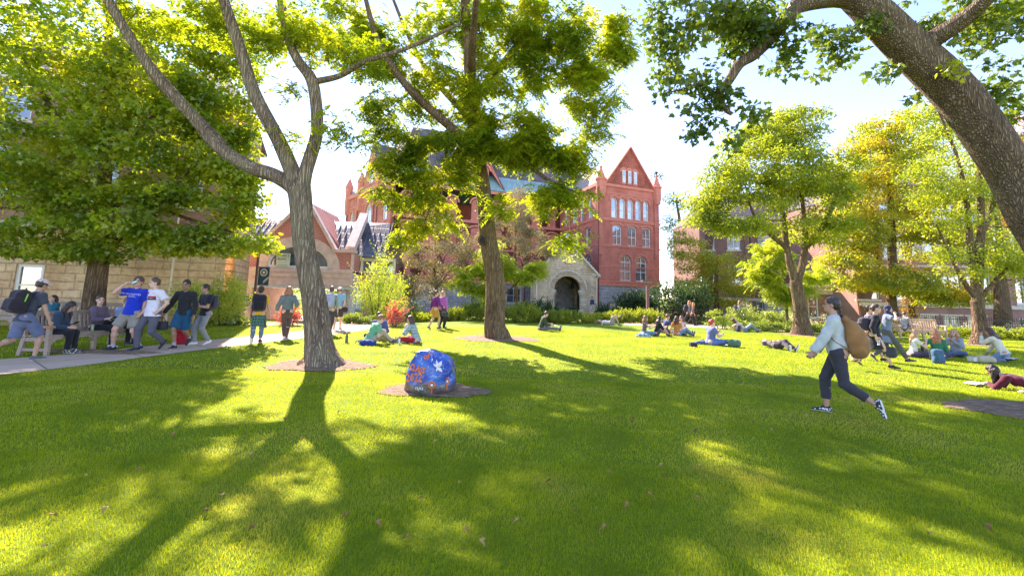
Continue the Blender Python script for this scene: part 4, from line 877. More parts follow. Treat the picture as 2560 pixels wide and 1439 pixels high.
# roofs
up = Vector((0, 0, 1)); gtop = Vector(B_.lerp(A_, .5)) + up * (zev + 4.25); back = Vector((-2.9, 9.5, 0))
gl_, gr_ = B_.lerp(A_, .1) + up * (zev - .1), B_.lerp(A_, .9) + up * (zev - .1)
o_ = (C_ - B_)
roofmesh(RB, 'gable_roof', [gl_, gtop, gtop + o_ * 1.2, gl_ + o_ * 1.2, gr_, gr_ + o_ * 1.2], [(0, 1, 2, 3), (4, 5, 2, 1)], 'tanroof')
rid_r = Vector((5.3, 62, 22.4)); rid_l = Vector((-13, 56.2, 22.4))
e1 = D_ + up * zev; e2 = C_ + up * zev; e3 = Vector((12.4, 60.2, zev)); e4 = F_b + up * zev; e5 = E_ + up * zev; e0 = E_ + up * zev
def lp(a, b, t): return a.lerp(b, t)
k_ = .24
roofmesh(RB, 'roof', [lp(e1, rid_l, k_), lp(e2, rid_r, k_), rid_r, rid_l, lp(e3, rid_r, k_), lp(e4, rid_r, k_), lp(e5, rid_l, k_)],
         [(0, 1, 2, 3), (1, 4, 2), (4, 5, 2), (5, 6, 3, 2), (6, 0, 3)], 'slate')
roofmesh(RB, 'lower_roof', [e1, e2, lp(e2, rid_r, k_), lp(e1, rid_l, k_), e3, lp(e3, rid_r, k_), e4, lp(e4, rid_r, k_), e5, lp(e5, rid_l, k_)],
         [(0, 1, 2, 3), (1, 4, 5, 2), (4, 6, 7, 5), (6, 8, 9, 7), (8, 0, 3, 9)], 'copper')
sm_ = MB()
for i in range(48):
    t = i / 47; a = lp(e1, e2, t) - RB.location; b_ = lp(lp(e1, rid_l, k_), lp(e2, rid_r, k_), t) - RB.location; sm_.beam(a + up * .12, b_ + up * .12, .05, .06)
for i in range(14):
    t = i / 13; a = lp(e2, e3, t) - RB.location; b_ = lp(lp(e2, rid_r, k_), lp(e3, rid_r, k_), t) - RB.location; sm_.beam(a + up * .12, b_ + up * .12, .05, .06)
sm_.build('roof_seam', [M['copper']], RB)
cg = A2; mg = Matrix.Rotation(an2, 3, 'Z')
def L2W(A, ang, x, y, z): return Vector(A) + Matrix.Rotation(ang, 3, 'Z') @ Vector((x, y, 0)) + up * z
roofmesh(RB, 'dormer_roof', [L2W(A2, an2, xg - 4.5, 0, zev), L2W(A2, an2, xg, 0, zev + 7.7), L2W(A2, an2, xg, 7, zev + 7.7), L2W(A2, an2, xg - 4.5, 7, zev), L2W(A2, an2, xg + 4.5, 0, zev), L2W(A2, an2, xg + 4.5, 7, zev)], [(0, 1, 2, 3), (4, 5, 2, 1)], 'slate')
roofmesh(RB, 'dormer_roof', [L2W(A3, an3, xg2 - 2.7, 0, zev + .3), L2W(A3, an3, xg2, 0, zev + 5.7), L2W(A3, an3, xg2, 5, zev + 5.7), L2W(A3, an3, xg2 - 2.7, 5, zev + .3), L2W(A3, an3, xg2 + 2.7, 0, zev + .3), L2W(A3, an3, xg2 + 2.7, 5, zev + .3)], [(0, 1, 2, 3), (4, 5, 2, 1)], 'slate')

# --- stone porch (part of the hall's front, but a small building of its own look)
PO = empty('stone_porch', (5.2, 43, 0), 0, 'buff stone entrance porch with round arch and steep gable at the red building', 'porch')
pl_ = Vector((2.5, 43, 0)); pr_ = Vector((8.05, 43.2, 0)); Lp = (pr_ - pl_).length; xa = 2.85; r = 1.28; zs = 2.15
poly = [(0, -.4), (xa - r - .02, -.4), (xa - r, zs)] + [(xa + r * math.cos(math.pi - math.pi * i / 18), zs + r * math.sin(math.pi * i / 18)) for i in range(1, 18)] + [(xa + r, zs), (xa + r + .02, -.4), (Lp, -.4), (Lp, 3.75), (Lp + .0, 3.75), (xa, 6.55), (0, 3.75)]
ang = math.atan2(pr_.y - pl_.y, pr_.x - pl_.x)
def PP(mb, name, mat): return mb.build(name, [M[mat]], PO, pl_ - PO.location, ang)
mb = MB(); tris = tessellate_polygon([[Vector((x, z, 0)) for x, z in poly]]); n_ = len(poly)
mb.add([(x, 0, z) for x, z in poly], [tuple(t) for t in tris]); mb.add([(x, .7, z) for x, z in poly], [tuple(t) for t in tris])
mb.add([(x, 0, z) for x, z in poly] + [(x, .7, z) for x, z in poly], [(i, (i + 1) % n_, n_ + (i + 1) % n_, n_ + i) for i in range(n_)])
PP(mb, 'wall', 'porchstone')
mb = MB(); mb.b2((0, .703, -.4), (.6, 8, 3.75)); PP(mb, 'wall', 'porchstone')
mb = MB(); mb.b2((Lp - .6, .703, -.4), (Lp, 8, 3.75)); PP(mb, 'wall', 'porchstone')
mb = MB(); mb.b2((.603, 5.2, -.4), (Lp - .603, 5.6, 5)); PP(mb, 'inner_wall', 'greystone')
# voussoir ring
mb = MB()
for i in range(26):
    a0 = math.pi * i / 26 + .008; a1 = math.pi * (i + 1) / 26 - .008; r0, r1 = r - .02, r + .42
    q = [(xa + rr * math.cos(a), zs + rr * math.sin(a)) for rr, a in ((r0, a0), (r1, a0), (r1, a1), (r0, a1))]
    mb.prism(q, -.09 - .01 * (i % 2), .72)
PP(mb, 'arch_stones', 'porchstone')
mb = MB()
for i in range(26):
    a0 = math.pi * i / 26; a1 = math.pi * (i + 1) / 26; r0, r1 = r + .43, r + .56
    mb.prism([(xa + rr * math.cos(a), zs + rr * math.sin(a)) for rr, a in ((r0, a0), (r1, a0), (r1, a1), (r0, a1))], -.16, -.002)
PP(mb, 'arch_hood', 'limestone')
mb = MB()
for i in range(22):
    a0 = math.pi * i / 22 + .01; a1 = math.pi * (i + 1) / 22 - .01; r0, r1 = .95, 1.3
    mb.prism([(xa + .35 + rr * math.cos(a), zs - .1 + rr * math.sin(a)) for rr, a in ((r0, a0), (r1, a0), (r1, a1), (r0, a1))], 3.9, 4.3)
mb.b2((xa + .35 - 1.3, 3.9, -.2), (xa + .35 - 1.05, 4.3, zs - .1)); mb.b2((xa + .35 + 1.05, 3.9, -.2), (xa + .35 + 1.3, 4.3, zs - .1))
PP(mb, 'inner_arch', 'porchstone')
for x in (xa - r - .12, xa + r + .12):
    c_ = MB(); c_.lathe([(.32, -.3), (.32, .25), (.26, .32), (.2, .42), (.2, 1.45), (.24, 1.5), (.2, 1.55), (.34, 1.95), (.36, 2.0), (.36, 2.14)], (x, .25, 0), 14); PP(c_, 'column', 'limestone')
c_ = MB(); c_.lathe([(.28, -.3), (.28, .25), (.17, .42), (.17, 1.45), (.3, 1.9), (.3, 2.04)], (xa + .35 - 1.1, 3.7, 0), 12); PP(c_, 'column', 'limestone')
mb = MB()
mb.beam((-.35, .1, 3.45), (xa, .1, 6.72), .9, .16); mb.beam((Lp + .35, .1, 3.45), (xa, .1, 6.72), .9, .16); mb.b2((-.15, -.12, 3.5), (.4, .0 - .003, 3.78)); mb.b2((Lp - .4, -.12, 3.5), (Lp + .15, -.003, 3.78)); PP(mb, 'coping', 'limestone')
mb = MB(); mb.lathe([(.12, 6.6), (.12, 6.9), (.06, 7.0), (.2, 7.15), (.24, 7.35), (.16, 7.5), (.05, 7.62)], (xa, .1, 0), 10); PP(mb, 'finial', 'limestone')
mb = MB()
for i in range(20):
    a0 = 2 * math.pi * i / 20; a1 = 2 * math.pi * (i + 1) / 20
    for r0, r1, o_ in ((.34, .46, -.08), (.0, .3, -.03)):
        mb.prism([(xa + rr * math.cos(a), 5.1 + rr * math.sin(a)) for rr, a in ((r0, a0), (r1, a0), (r1, a1), (r0, a1))], o_, -.002)
for i in range(6): mb.beam((xa, -.06, 5.1), (xa + .26 * math.cos(i * 1.047), -.06, 5.1 + .26 * math.sin(i * 1.047)), .06, .04)
PP(mb, 'roundel', 'limestone')
mb = MB(); mb.add([(-.4, .55, 3.42), (xa, .55, 6.75), (xa, 9, 6.75), (-.4, 9, 3.42), (Lp + .4, .55, 3.42), (Lp + .4, 9, 3.42)], [(0, 1, 2, 3), (4, 5, 2, 1)])
o = PP(mb, 'roof', 'metalroof'); s_ = o.modifiers.new('t', 'SOLIDIFY'); s_.thickness = .14
for x in (-.06, Lp + .06):
    mb = MB(); mb.tube([(x, -.08, -.3), (x, -.08, 3.3), (x + (.2 if x > 1 else .5), -.1, 3.5)], .055, 8); PP(mb, 'downpipe', 'cream')
mb = MB(); mb.tube([(xa + .9, 2.5, 3.3), (xa + .9, 2.5, 2.9)], .015, 5); mb.lathe([(.05, 2.25), (.14, 2.35), (.16, 2.75), (.05, 2.95)], (xa + .9, 2.5, 0), 6); PP(mb, 'lantern', 'iron')

# --- bridge building between
BL = empty('bridge_building', (-13.5, 28, -.75), 0, 'modern red brick link building with half round window spanning an open passage', 'building')
def X28(u, Y=28): return W(u, 720, Y).x
bx0 = X28(560); a_ = Vector((bx0, 28, 0)); b_ = Vector((X28(874), 28.4, 0)); Lb = (b_ - a_).length
def bxp(u): return X28(u) - bx0
zb = 2.72; cx_ = bxp(737); rw = 1.9; rise = 1.42; zap = W(745, 500, 28).z; zev2 = W(850, 632, 28).z
arcw = [(cx_ + rw * math.cos(math.pi * i / 20), zb + .14 + rise * math.sin(math.pi * i / 20)) for i in range(21)]
arco = [(cx_ + (rw + .62) * math.cos(math.pi * i / 20), zb + .14 + (rise + .55) * math.sin(math.pi * i / 20)) for i in range(21)]
poly = [(0, zb), (Lb, zb), (Lb, zev2), (bxp(828), zev2), (bxp(745), zap), (bxp(640), zev2 + .35), (0, zev2 + .35)]
def PB(mb, name, mat, par=None): return mb.build(name, [M[mat]], par or BL, Vector((0, 0, 0)) if par else a_ - BL.location, 0 if par else math.atan2(b_.y - a_.y, b_.x - a_.x))
hole = [(arcw[0][0], zb + .14)] + arcw[1:-1] + [(arcw[-1][0], zb + .14)]
mb = MB(); pls = [[Vector((x, z, 0)) for x, z in poly], [Vector((x, z, 0)) for x, z in reversed(hole)]]; fv = [p for q in pls for p in q]
mb.add([(p.x, 0, p.y) for p in fv], [tuple(t) for t in tessellate_polygon(pls)]); n_ = len(poly)
mb.add([(x, 0, z) for x, z in poly] + [(x, 6, z) for x, z in poly], [(i, (i + 1) % n_, n_ + (i + 1) % n_, n_ + i) for i in range(n_)])
PB(mb, 'wall', 'linkbrick')
mb = MB()
for i in range(20):
    q = [arcw[i], arco[i], arco[i + 1], arcw[i + 1]]; mb.prism(q, -.05, .35)
PB(mb, 'arch_surround', 'concrete')
mb = MB()
arci = [(cx_ + (rw - .14) * math.cos(math.pi * i / 20), zb + .26 + (rise - .2) * math.sin(math.pi * i / 20)) for i in range(21)]
for i in range(20): mb.prism([arci[i], arcw[i], arcw[i + 1], arci[i + 1]], .02, .2)
mb.b2((cx_ - rw, .02, zb + .14), (cx_ + rw, .2, zb + .28)); mb.b2((cx_ - .06, .03, zb + .28), (cx_ + .06, .18, zb + rise))
wf = PB(mb, 'window', 'white')
mb = MB(); mb.add([(x, .16, z) for x, z in [(arcw[0][0], zb + .15)] + arcw[1:-1] + [(arcw[-1][0], zb + .15)]], [tuple(range(21))]); PB(mb, 'pane', 'glass', wf)
mb = MB(); mb.prism([(0, 1.82), (Lb, 1.82), (Lb, 2.3), (0, 2.3)], -.12, 6.2); mb.prism([(0, 2.302), (Lb, 2.302), (Lb, 2.6), (0, 2.6)], -.22, 6.2); mb.prism([(0, 2.602), (Lb, 2.602), (Lb, zb + .12), (0, zb + .12)], -.3, -.002); PB(mb, 'beam', 'concrete')
mb = MB(); mb.prism([(-.2, 1.6), (Lb, 1.6), (Lb, 1.818), (-.2, 1.818)], -.02, 6); PB(mb, 'soffit', 'paleconcrete')
cpz = [((bxp(640) - .1, zev2 + .3), (bxp(745), zap)), ((bxp(745), zap), (bxp(828), zev2)), ((bxp(828), zev2 + .03), (Lb + .1, zev2 + .03))]
mb = MB()
for (x0, z0), (x1, z1) in cpz: mb.beam((x0, .1, z0 + .1), (x1, .1, z1 + .1), .5, .18)
mb.prism([(Lb - .16, zb + .12), (Lb + .02, zb + .12), (Lb + .02, zev2), (Lb - .16, zev2)], -.06, -.003)
PB(mb, 'coping', 'concrete')
mb = MB(); mb.prism([(.02, -.9), (Lb, -.9), (Lb, 1.6), (.02, 1.6)][:0] or [(0, -1), (bxp(622), -1), (bxp(622), 1.598), (0, 1.598)], .3, 5.5); PB(mb, 'pier', 'concrete')
for u_ in (842, 864):
    mb = MB(); x = bxp(u_); mb.lathe([(.36, -1.1), (.36, -.9), (.3, -.85), (.3, 1.3), (.38, 1.42), (.38, 1.598)], (x, .9, 0), 16); PB(mb, 'column', 'paleconcrete')
# roofs of the link
zt = W(800, 545, 31).z
mb = MB(); mb.add([(bxp(600) - 4, 1.0, zev2 + .2), (Lb + 1.7, 1.0, zev2 - .1), (Lb + 1.2, 4.2, zt), (bxp(600) - 4, 4.2, zt)], [(0, 1, 2, 3)]); mb.add([(bxp(600) - 4, 8, zev2), (Lb + 1.7, 8, zev2), (Lb + 1.2, 4.2, zt), (bxp(600) - 4, 4.2, zt)], [(3, 2, 1, 0)])
mb.add([(bxp(640), .4, zev2 + .3), (bxp(745), .4, zap), (bxp(745), 4.3, zap - .1), (bxp(640), 3, zev2 + .3), (bxp(828), .4, zev2), (bxp(828), 2, zev2)], [(0, 1, 2, 3), (1, 4, 5, 2)])
o = PB(mb, 'roof', 'metalroof'); s_ = o.modifiers.new('t', 'SOLIDIFY'); s_.thickness = .1
sm_ = MB()
for i in range(34):
    x = bxp(600) - 4 + (Lb + 5.7 - bxp(600)) * i / 33; sm_.beam((x, .98, zev2 + .26), (x - .3, 4.2, zt + .08), .035, .05)
PB(sm_, 'roof_seam', 'metalroof')
mb = MB(); mb.beam((Lb - .35, .3, zev2 + .25), (Lb - .75, 4.4, zt + .5), .55, .5); PB(mb, 'parapet', 'concrete')
# glazed lobby to the right
mb = MB(); mb.b2((Lb, 1.5, zb), (Lb + 2.2, 5, zev2 - .2)); lb = PB(mb, 'lobby', 'glass')
mb = MB()
for i in range(4): mb.b2((Lb + .05 + i * .7, 1.38, zb), (Lb + .2 + i * .7, 1.497, zev2 - .2))
mb.b2((Lb, 1.36, zev2 - .35), (Lb + 2.3, 1.49, zev2 - .15)); mb.b2((Lb, 1.36, zb), (Lb + 2.3, 1.49, zb + .12)); PB(mb, 'mullions', 'cream', None)
mb = MB(); mb.b2((Lb + .2, 1.6, -1), (Lb + 2.8, 5, zb - .003)); PB(mb, 'pier', 'sandstone')
# poster in the half-round window
PT = MB(); PT.b2((-.42, -.012, -.42), (.42, .012, .42)); pc = W(708, 655 - 5, 28.03)
PS = PT.build('poster', [plain((.66, .68, .50), .8, .05)], None, pc); tag(PS, 'pale green handwritten poster hanging in the half round window', 'poster')
def textobj(s, size, mat, parent, loc, rot=(R(90), 0, 0), ext=.004, align='CENTER', name='lettering', bold=0, sx=1.0, res=2):
    cu = bpy.data.curves.new(name, 'FONT'); cu.body = s; cu.size = size; cu.extrude = ext; cu.offset = bold; cu.align_x = align; cu.align_y = 'CENTER'; cu.resolution_u = res
    t = bpy.data.objects.new(name, cu); COL.objects.link(t)
    dg = bpy.context.evaluated_depsgraph_get(); me = bpy.data.meshes.new_from_object(t.evaluated_get(dg)); bpy.data.objects.remove(t)
    me.materials.clear(); me.materials.append(mat)
    o = bpy.data.objects.new(name, me); COL.objects.link(o); o.parent = parent; o.location = loc; o.rotation_euler = rot; o.scale = (sx, 1, 1); return o
ink = plain((.03, .04, .04), .8, .05)
textobj('ETHICS', .24, ink, PS, (0, -.02, .27)); textobj('BOWL !', .20, ink, PS, (0, -.02, .06)); textobj('ALL WELCOME', .09, plain((.3, .35, .3)), PS, (0, -.02, -.32))
textobj('~~~~~ ~~ ~~~~~', .09, plain((.35, .4, .35)), PS, (0, -.02, -.12))

# --- golden sandstone building, left
SB = empty('sandstone_building', (-20, 20, 0), 0, 'golden rough stone building with red brick upper storeys behind the maple', 'building')
p1 = Vector((W(580, 740, 21.8).x, 21.8, 0)); p0 = Vector((W(-60, 740, 18.3).x, 18.3, 0)); dr_ = (p0 - p1).normalized(); p00 = p0 + dr_ * 12
Ls = (p1 - p00).length; wx = (Vector((W(82, 740, 18.5 + .6).x, 19.0, 0)) - p00).length
zst2 = 3.9
wl, A4, an4 = wall(SB, p00, p1, rect(Ls, -1.2, zst2), [('rect', wx - .55, W(80, 765, 19).z, .88, 1.72, {'fw': .12, 'nz': 2, 'nx': 1}), ('rect', wx - 6, W(80, 765, 19).z, .88, 1.7, {'fw': .12})], M['sandstone'], 'stone_wall', sill='white')
ops = []
for i in range(7):
    x = 2 + i * 3.2
    if x + 1.3 < Ls: ops += [('rect', x, 5.2, 1.1, 2.0, {'nx': 1}), ('arch', x, 8.4, 1.1, 2.0, {})]
xg3 = Ls - 5; poly = [(0, zst2), (Ls, zst2), (Ls, 10.4), (xg3 + 3, 10.4), (xg3, 13.4), (xg3 - 3, 10.4), (0, 10.4)]
wall(SB, p00, p1, poly, ops, M['brown'])
strip(SB, A4, an4, 0, Ls + .1, zst2 - .1, zst2 + .15, 'limestone', .12); strip(SB, A4, an4, 0, Ls + .1, 7.7, 7.9, 'limestone', .1); strip(SB, A4, an4, 0, Ls + .1, 10.0, 10.4, 'limestone', .25)
sdv = Vector((-math.sin(an4), math.cos(an4), 0)) * 9
wall(SB, p1, p1 + sdv * .6, rect(5.4, -1.2, 10.4), [], M['sandstone'])
roofmesh(SB, 'roof', [p00 + up * 10.4, p1 + up * 10.4, p1 + sdv * .5 + up * 13.6 + dr_ * 2, p00 + sdv * .5 + up * 13.6, p1 + sdv + up * 10.4, p00 + sdv + up * 10.4], [(0, 1, 2, 3), (2, 4, 5, 3), (1, 4, 2)], 'slate')
mb = MB(); q = W(432, 700, 20.5); q = p1 + dr_ * (p1 - Vector((q.x, q.y, 0))).length; mb.tube([(q.x, q.y - .2, -.6), (q.x, q.y - .2, 8)], .04, 8); o = mb.build('downpipe', [M['cream']], SB, -SB.location)

# --- brown brick building, right
BB = empty('brown_brick_building', (25, 40, 0), 0, 'long brown brick building with white sash windows behind the right hedge', 'building')
def XW(u, Y): return W(u, 760, Y).x
q0 = Vector((XW(1768, 50), 50, 0)); q1 = Vector((XW(2150, 47), 47, 0)); Lq = (q1 - q0).length
def lx(u): # local x along back section
    return (XW(u, 48.5) - q0.x) * 1.0
ops = []
for u_ in (1790, 1852, 1925, 2000, 2062):
    for z_, h_ in ((7.0, 2.2), (3.2, 2.2)): ops.append(('rect', lx(u_) - .65, z_, 1.3, h_, {'nx': 2, 'nz': 2, 'gl': 'skygl' if z_ > 5 else 'glass'}))
ops.append(('rect', lx(1900), .0, 1.3, 1.5, {'nx': 2})); ops.append(('rect', lx(1860), .0, 1.3, 1.5, {'nx': 2}))
wl, A5, an5 = wall(BB, q0, q1, rect(Lq, -.8, 10.6), ops, M['darkbrown'], sill='limestone')
for z0, z1, o_ in ((1.55, 1.85, .12), (9.9, 10.05, .1), (10.3, 10.6, .35)): strip(BB, A5, an5, 0, Lq, z0, z1, 'limestone', o_)
pm = MB()
for u_ in (1885, 1895, 1775, 1960): pm.b2((lx(u_) - .3, -.12, 1.9), (lx(u_) + .3, -.003, 9.8))
pm.build('pilaster', [M['darkbrown']], BB, A5 - BB.location, an5)
roofmesh(BB, 'roof', [q0 + up * 10.6 - up.cross(up), q1 + up * 10.6, q1 + Vector((0, 5, 14.4)), q0 + Vector((2.5, 5, 14.4)), q0 + Vector((0, 10, 10.6)), q1 + Vector((0, 10, 10.6))], [(0, 1, 2, 3), (4, 3, 2, 5), (0, 3, 4)], 'slate')
wall(BB, q0 + Vector((0, 10, 0)), q0, rect(10, -.8, 10.6), [], M['darkbrown'])
# projecting wing
r0 = Vector((XW(2150, 38), 38, 0)); r1 = Vector((XW(2502, 37), 37, 0)); Lr = (r1 - r0).length
def rx_(u): return XW(u, 37.6) - r0.x
ops = []
for u_ in (2180, 2250, 2320, 2375, 2440):
    ops.append(('rect', rx_(u_) - .9, 1.95, 1.8, 2.1, {'nx': 2, 'nz': 2})); ops.append(('rect', rx_(u_) - .9, 5.4, 1.8, 2.1, {'nx': 2, 'nz': 2, 'gl': 'skygl'})); ops.append(('rect', rx_(u_) - .9, 8.4, 1.8, 1.6, {'nx': 2, 'nz': 2, 'gl': 'skygl'}))
for u_ in (2315, 2370, 2425): ops.append(('rect', rx_(u_) - .62, .05, 1.25, .72, {'nx': 2, 'nz': 1, 'gl': 'blindgl', 'frame': 'cream', 'fw': .1}))
wl, A6, an6 = wall(BB, r0, r1, rect(Lr, -.9, 10.8), ops, M['brown'], sill='limestone')
for z0, z1, o_ in ((1.42, 1.72, .16), (4.7, 4.85, .08), (10.4, 10.8, .35)): strip(BB, A6, an6, -.1, Lr + .1, z0, z1, 'limestone', o_)
hb = MB()
for u_ in (2315, 2370, 2425): hb.b2((rx_(u_) - .85, -.04, .775), (rx_(u_) + .85, .05, .9))
hb.build('lintel', [M['limestone']], BB, A6 - BB.location, an6)
dm = MB()
for u_ in (2295, 2355, 2395): dm.prism([(rx_(u_), 3.95 + .35), (rx_(u_) + .3, 4.35 - .0), (rx_(u_), 4.65), (rx_(u_) - .3, 4.35)], -.05, -.003)
dm.build('diamond_tile', [M['redtrim']], BB, A6 - BB.location, an6)
r2 = r1 + Vector((1.2, 2.2, 0)); r3 = r2 + Vector((14, -1, 0)); L7 = (r3 - r2).length
wall(BB, r1, r2, rect((r2 - r1).length, -.9, 10.8), [], M['brown'])
ops = []
for x in (1.0, 2.4, 5.2, 8): ops += [('rect', x, 1.9, .75, 2.9, {'nx': 1, 'fw': .09}), ('rect', x, 6.4, .75, 2.4, {'nx': 1, 'gl': 'skygl'}), ('rect', x, -.4, .7, 1.1, {'fw': .1})]
wl, A7, an7 = wall(BB, r2, r3, rect(L7, -.9, 10.8), ops, M['brown'], sill='limestone')
strip(BB, A7, an7, 0, L7, 1.42, 1.72, 'limestone', .1); strip(BB, A7, an7, 0, L7, 10.4, 10.8, 'limestone', .3)
s0 = r0 + Vector((.0, 9.2, 0)); wall(BB, s0, r0, rect(9.2, -.9, 10.8), [], M['brown'])
roofmesh(BB, 'roof', [r0 + up * 10.8, r1 + up * 10.8, r1 + Vector((0, 6, 14)), r0 + Vector((3, 6, 14)), r0 + Vector((0, 12, 10.8)), r3 + up * 10.8, r3 + Vector((0, 6, 14))], [(0, 1, 2, 3), (0, 3, 4), (1, 5, 6, 2)], 'slate')
# entrance bay with doorway
e0_ = Vector((XW(1998, 41.5), 41.5, 0)); e1_ = Vector((XW(2148, 41), 41, 0)); Le = (e1_ - e0_).length
def ex(u): return (u - 1998) / 150 * Le
dz_ = -.35
wl, A8, an8 = wall(BB, e0_, e1_, rect(Le, -.9, 3.3), [('rect', ex(2098), dz_, 1.0, 2.55, {'fw': .16, 'nx': 1, 'nz': 2, 'frame': 'limestone', 'gl': 'dark', 'sill': None}), ('rect', ex(2020), .2, .9, 2.0, {'fw': .1})], M['brown'], 'entrance_wall', sill='limestone')
strip(BB, A8, an8, -.2, Le + .2, 2.95, 3.3, 'limestone', .3, 'cornice'); strip(BB, A8, an8, ex(2040), ex(2140), 2.3, 2.92, 'limestone', .1, 'entablature')
mb = MB(); mb.b2((0, .003, 3.0), (Le, 7, 3.28)); mb.b2((0, .41, -.9), (.3, 7, 3.0)); mb.build('entrance_roof', [M['limestone']], BB, A8 - BB.location, an8)
# ---------------------------------------------------------------- implicit-surface mesher (bodies, clothes, bags, boulder)
def smin(a, b, k):
    if k <= 0: return np.minimum(a, b)
    h = np.clip(.5 + .5 * (b - a) / k, 0, 1); return b * (1 - h) + a * h - k * h * (1 - h)
class SDF:
    def __init__(s): s.p = []
    def cone(s, a, b, ra, rb, q=None, k=.02, flat=False, cut=False):
        """tapered limb; q=(axis, factor) flattens it along axis; flat ends it square at b"""
        s.p.append(('c', np.array(a, float), np.array(b, float), ra, rb, q, k, flat, cut)); return s
    def chain(s, pts, rad, q=None, k=.02, flat=False):
        for i in range(len(pts) - 1): s.cone(pts[i], pts[i + 1], rad[i], rad[i + 1], q, k, flat and i == len(pts) - 2)
        return s
    def ball(s, c, r, Mx=None, k=.02, cut=False):
        s.p.append(('b', np.array(c, float), np.array(r if hasattr(r, '__len__') else (r, r, r), float), None if Mx is None else np.array(Mx, float), None, None, k, False, cut)); return s
    def box(s, c, h, r=.02, Mx=None, k=.02, cut=False):
        s.p.append(('x', np.array(c, float), np.array(h, float), r, None if Mx is None else np.array(Mx, float), None, k, False, cut)); return s
    def bounds(s):
        lo = np.full(3, 1e9); hi = -lo
        for p in s.p:
            if p[8]: continue
            if p[0] == 'c': m = max(p[3], p[4]); a = np.minimum(p[1], p[2]) - m; b = np.maximum(p[1], p[2]) + m
            elif p[0] == 'b': m = p[2].max(); a = p[1] - m; b = p[1] + m
            else: m = np.linalg.norm(p[2]); a = p[1] - m; b = p[1] + m
            lo = np.minimum(lo, a); hi = np.maximum(hi, b)
        return lo, hi
    def mesh(s, name, mats, vox=.012, parent=None, loc=(0, 0, 0), rz=0, wob=0, wf=18, seed=0, classify=None, halves=()):
        lo, hi = s.bounds(); pad = vox * 3 + wob; lo = lo - pad; hi = hi + pad
        n_ = np.ceil((hi - lo) / vox).astype(int) + 1
        ax = [lo[i] + vox * np.arange(n_[i]) for i in range(3)]
        D = np.full(n_, 1.0)
        for p in s.p:
            k = p[6]; kk = k + 3 * vox + (.012 if wob else 0)
            if p[0] == 'c': m = max(p[3], p[4]) + kk; a = np.minimum(p[1], p[2]) - m; b = np.maximum(p[1], p[2]) + m
            elif p[0] == 'b': m = p[2].max() + kk; a = p[1] - m; b = p[1] + m
            else: m = np.linalg.norm(p[2]) + kk; a = p[1] - m; b = p[1] + m
            i0 = np.clip(((a - lo) / vox).astype(int), 0, n_ - 1); i1 = np.clip(((b - lo) / vox).astype(int) + 2, 1, n_)
            if (i1 <= i0).any(): continue
            sl_ = tuple(slice(i0[i], i1[i]) for i in range(3))
            X, Y_, Z = np.meshgrid(*[ax[i][i0[i]:i1[i]] for i in range(3)], indexing='ij')
            if p[0] == 'c':
                A, B = p[1], p[2]; ba = B - A; pa = np.stack([X - A[0], Y_ - A[1], Z - A[2]], -1); qf = 1.0
                t = np.clip((pa @ ba) / (ba @ ba + 1e-9), 0, 1)
                v = pa - t[..., None] * ba
                if p[5] is not None:
                    axq = np.array(p[5][0], float); axq = axq / np.linalg.norm(axq); qf = p[5][1]
                    c_ = v @ axq; v = v + axq * (c_ * (1 / qf - 1))[..., None]
                d = (np.linalg.norm(v, axis=-1) - (p[3] + t * (p[4] - p[3])))
                if qf < 1: d = d * (.5 + .5 * qf)
                if p[7]:
                    nn = ba / np.linalg.norm(ba); d = np.maximum(d, (pa - ba) @ nn)
            elif p[0] == 'b':
                v = np.stack([X - p[1][0], Y_ - p[1][1], Z - p[1][2]], -1)
                if p[3] is not None: v = v @ p[3]
                rr = p[2]; kq = np.linalg.norm(v / rr, axis=-1); d = (kq - 1) * rr.min() if rr.min() > .6 * rr.max() else kq * (kq - 1) / (np.linalg.norm(v / rr ** 2, axis=-1) + 1e-6)
            else:
                v = np.stack([X - p[1][0], Y_ - p[1][1], Z - p[1][2]], -1)
                if p[4] is not None: v = v @ p[4]
                qv = np.abs(v) - p[2] + p[3]; d = np.linalg.norm(np.maximum(qv, 0), axis=-1) + np.minimum(qv.max(-1), 0) - p[3]
            D[sl_] = np.maximum(D[sl_], -d) if p[8] else smin(D[sl_], d, k)
        for (pt, nn) in halves:       # keep the side where (x-pt).n < 0
            g = (ax[0][:, None, None] - pt[0]) * nn[0] + (ax[1][None, :, None] - pt[1]) * nn[1] + (ax[2][None, None, :] - pt[2]) * nn[2]
            D = np.maximum(D, g)
        if wob:
            x = ax[0][:, None, None] * wf + seed; y = ax[1][None, :, None] * wf + seed * 1.7; z = ax[2][None, None, :] * wf
            D = D + wob * (np.sin(x + 1.3 * np.sin(z * .9)) * np.sin(z * 1.1 + np.sin(y * 1.3)) + .6 * np.sin(y * 1.7 + z * .7 + np.sin(x * .8)))
        S = D < 0; cs = [(a, b, c) for a in (0, 1) for b in (0, 1) for c in (0, 1)]
        sh_ = tuple(n - 1 for n in D.shape)
        def cr(A_, o): return A_[o[0]:o[0] + sh_[0], o[1]:o[1] + sh_[1], o[2]:o[2] + sh_[2]]
        cnt = sum(cr(S, o).astype(np.int8) for o in cs); act = (cnt > 0) & (cnt < 8)
        I = np.argwhere(act); ids = -np.ones(sh_, int); ids[act] = np.arange(len(I))
        acc = np.zeros((len(I), 3)); w = np.zeros(len(I))
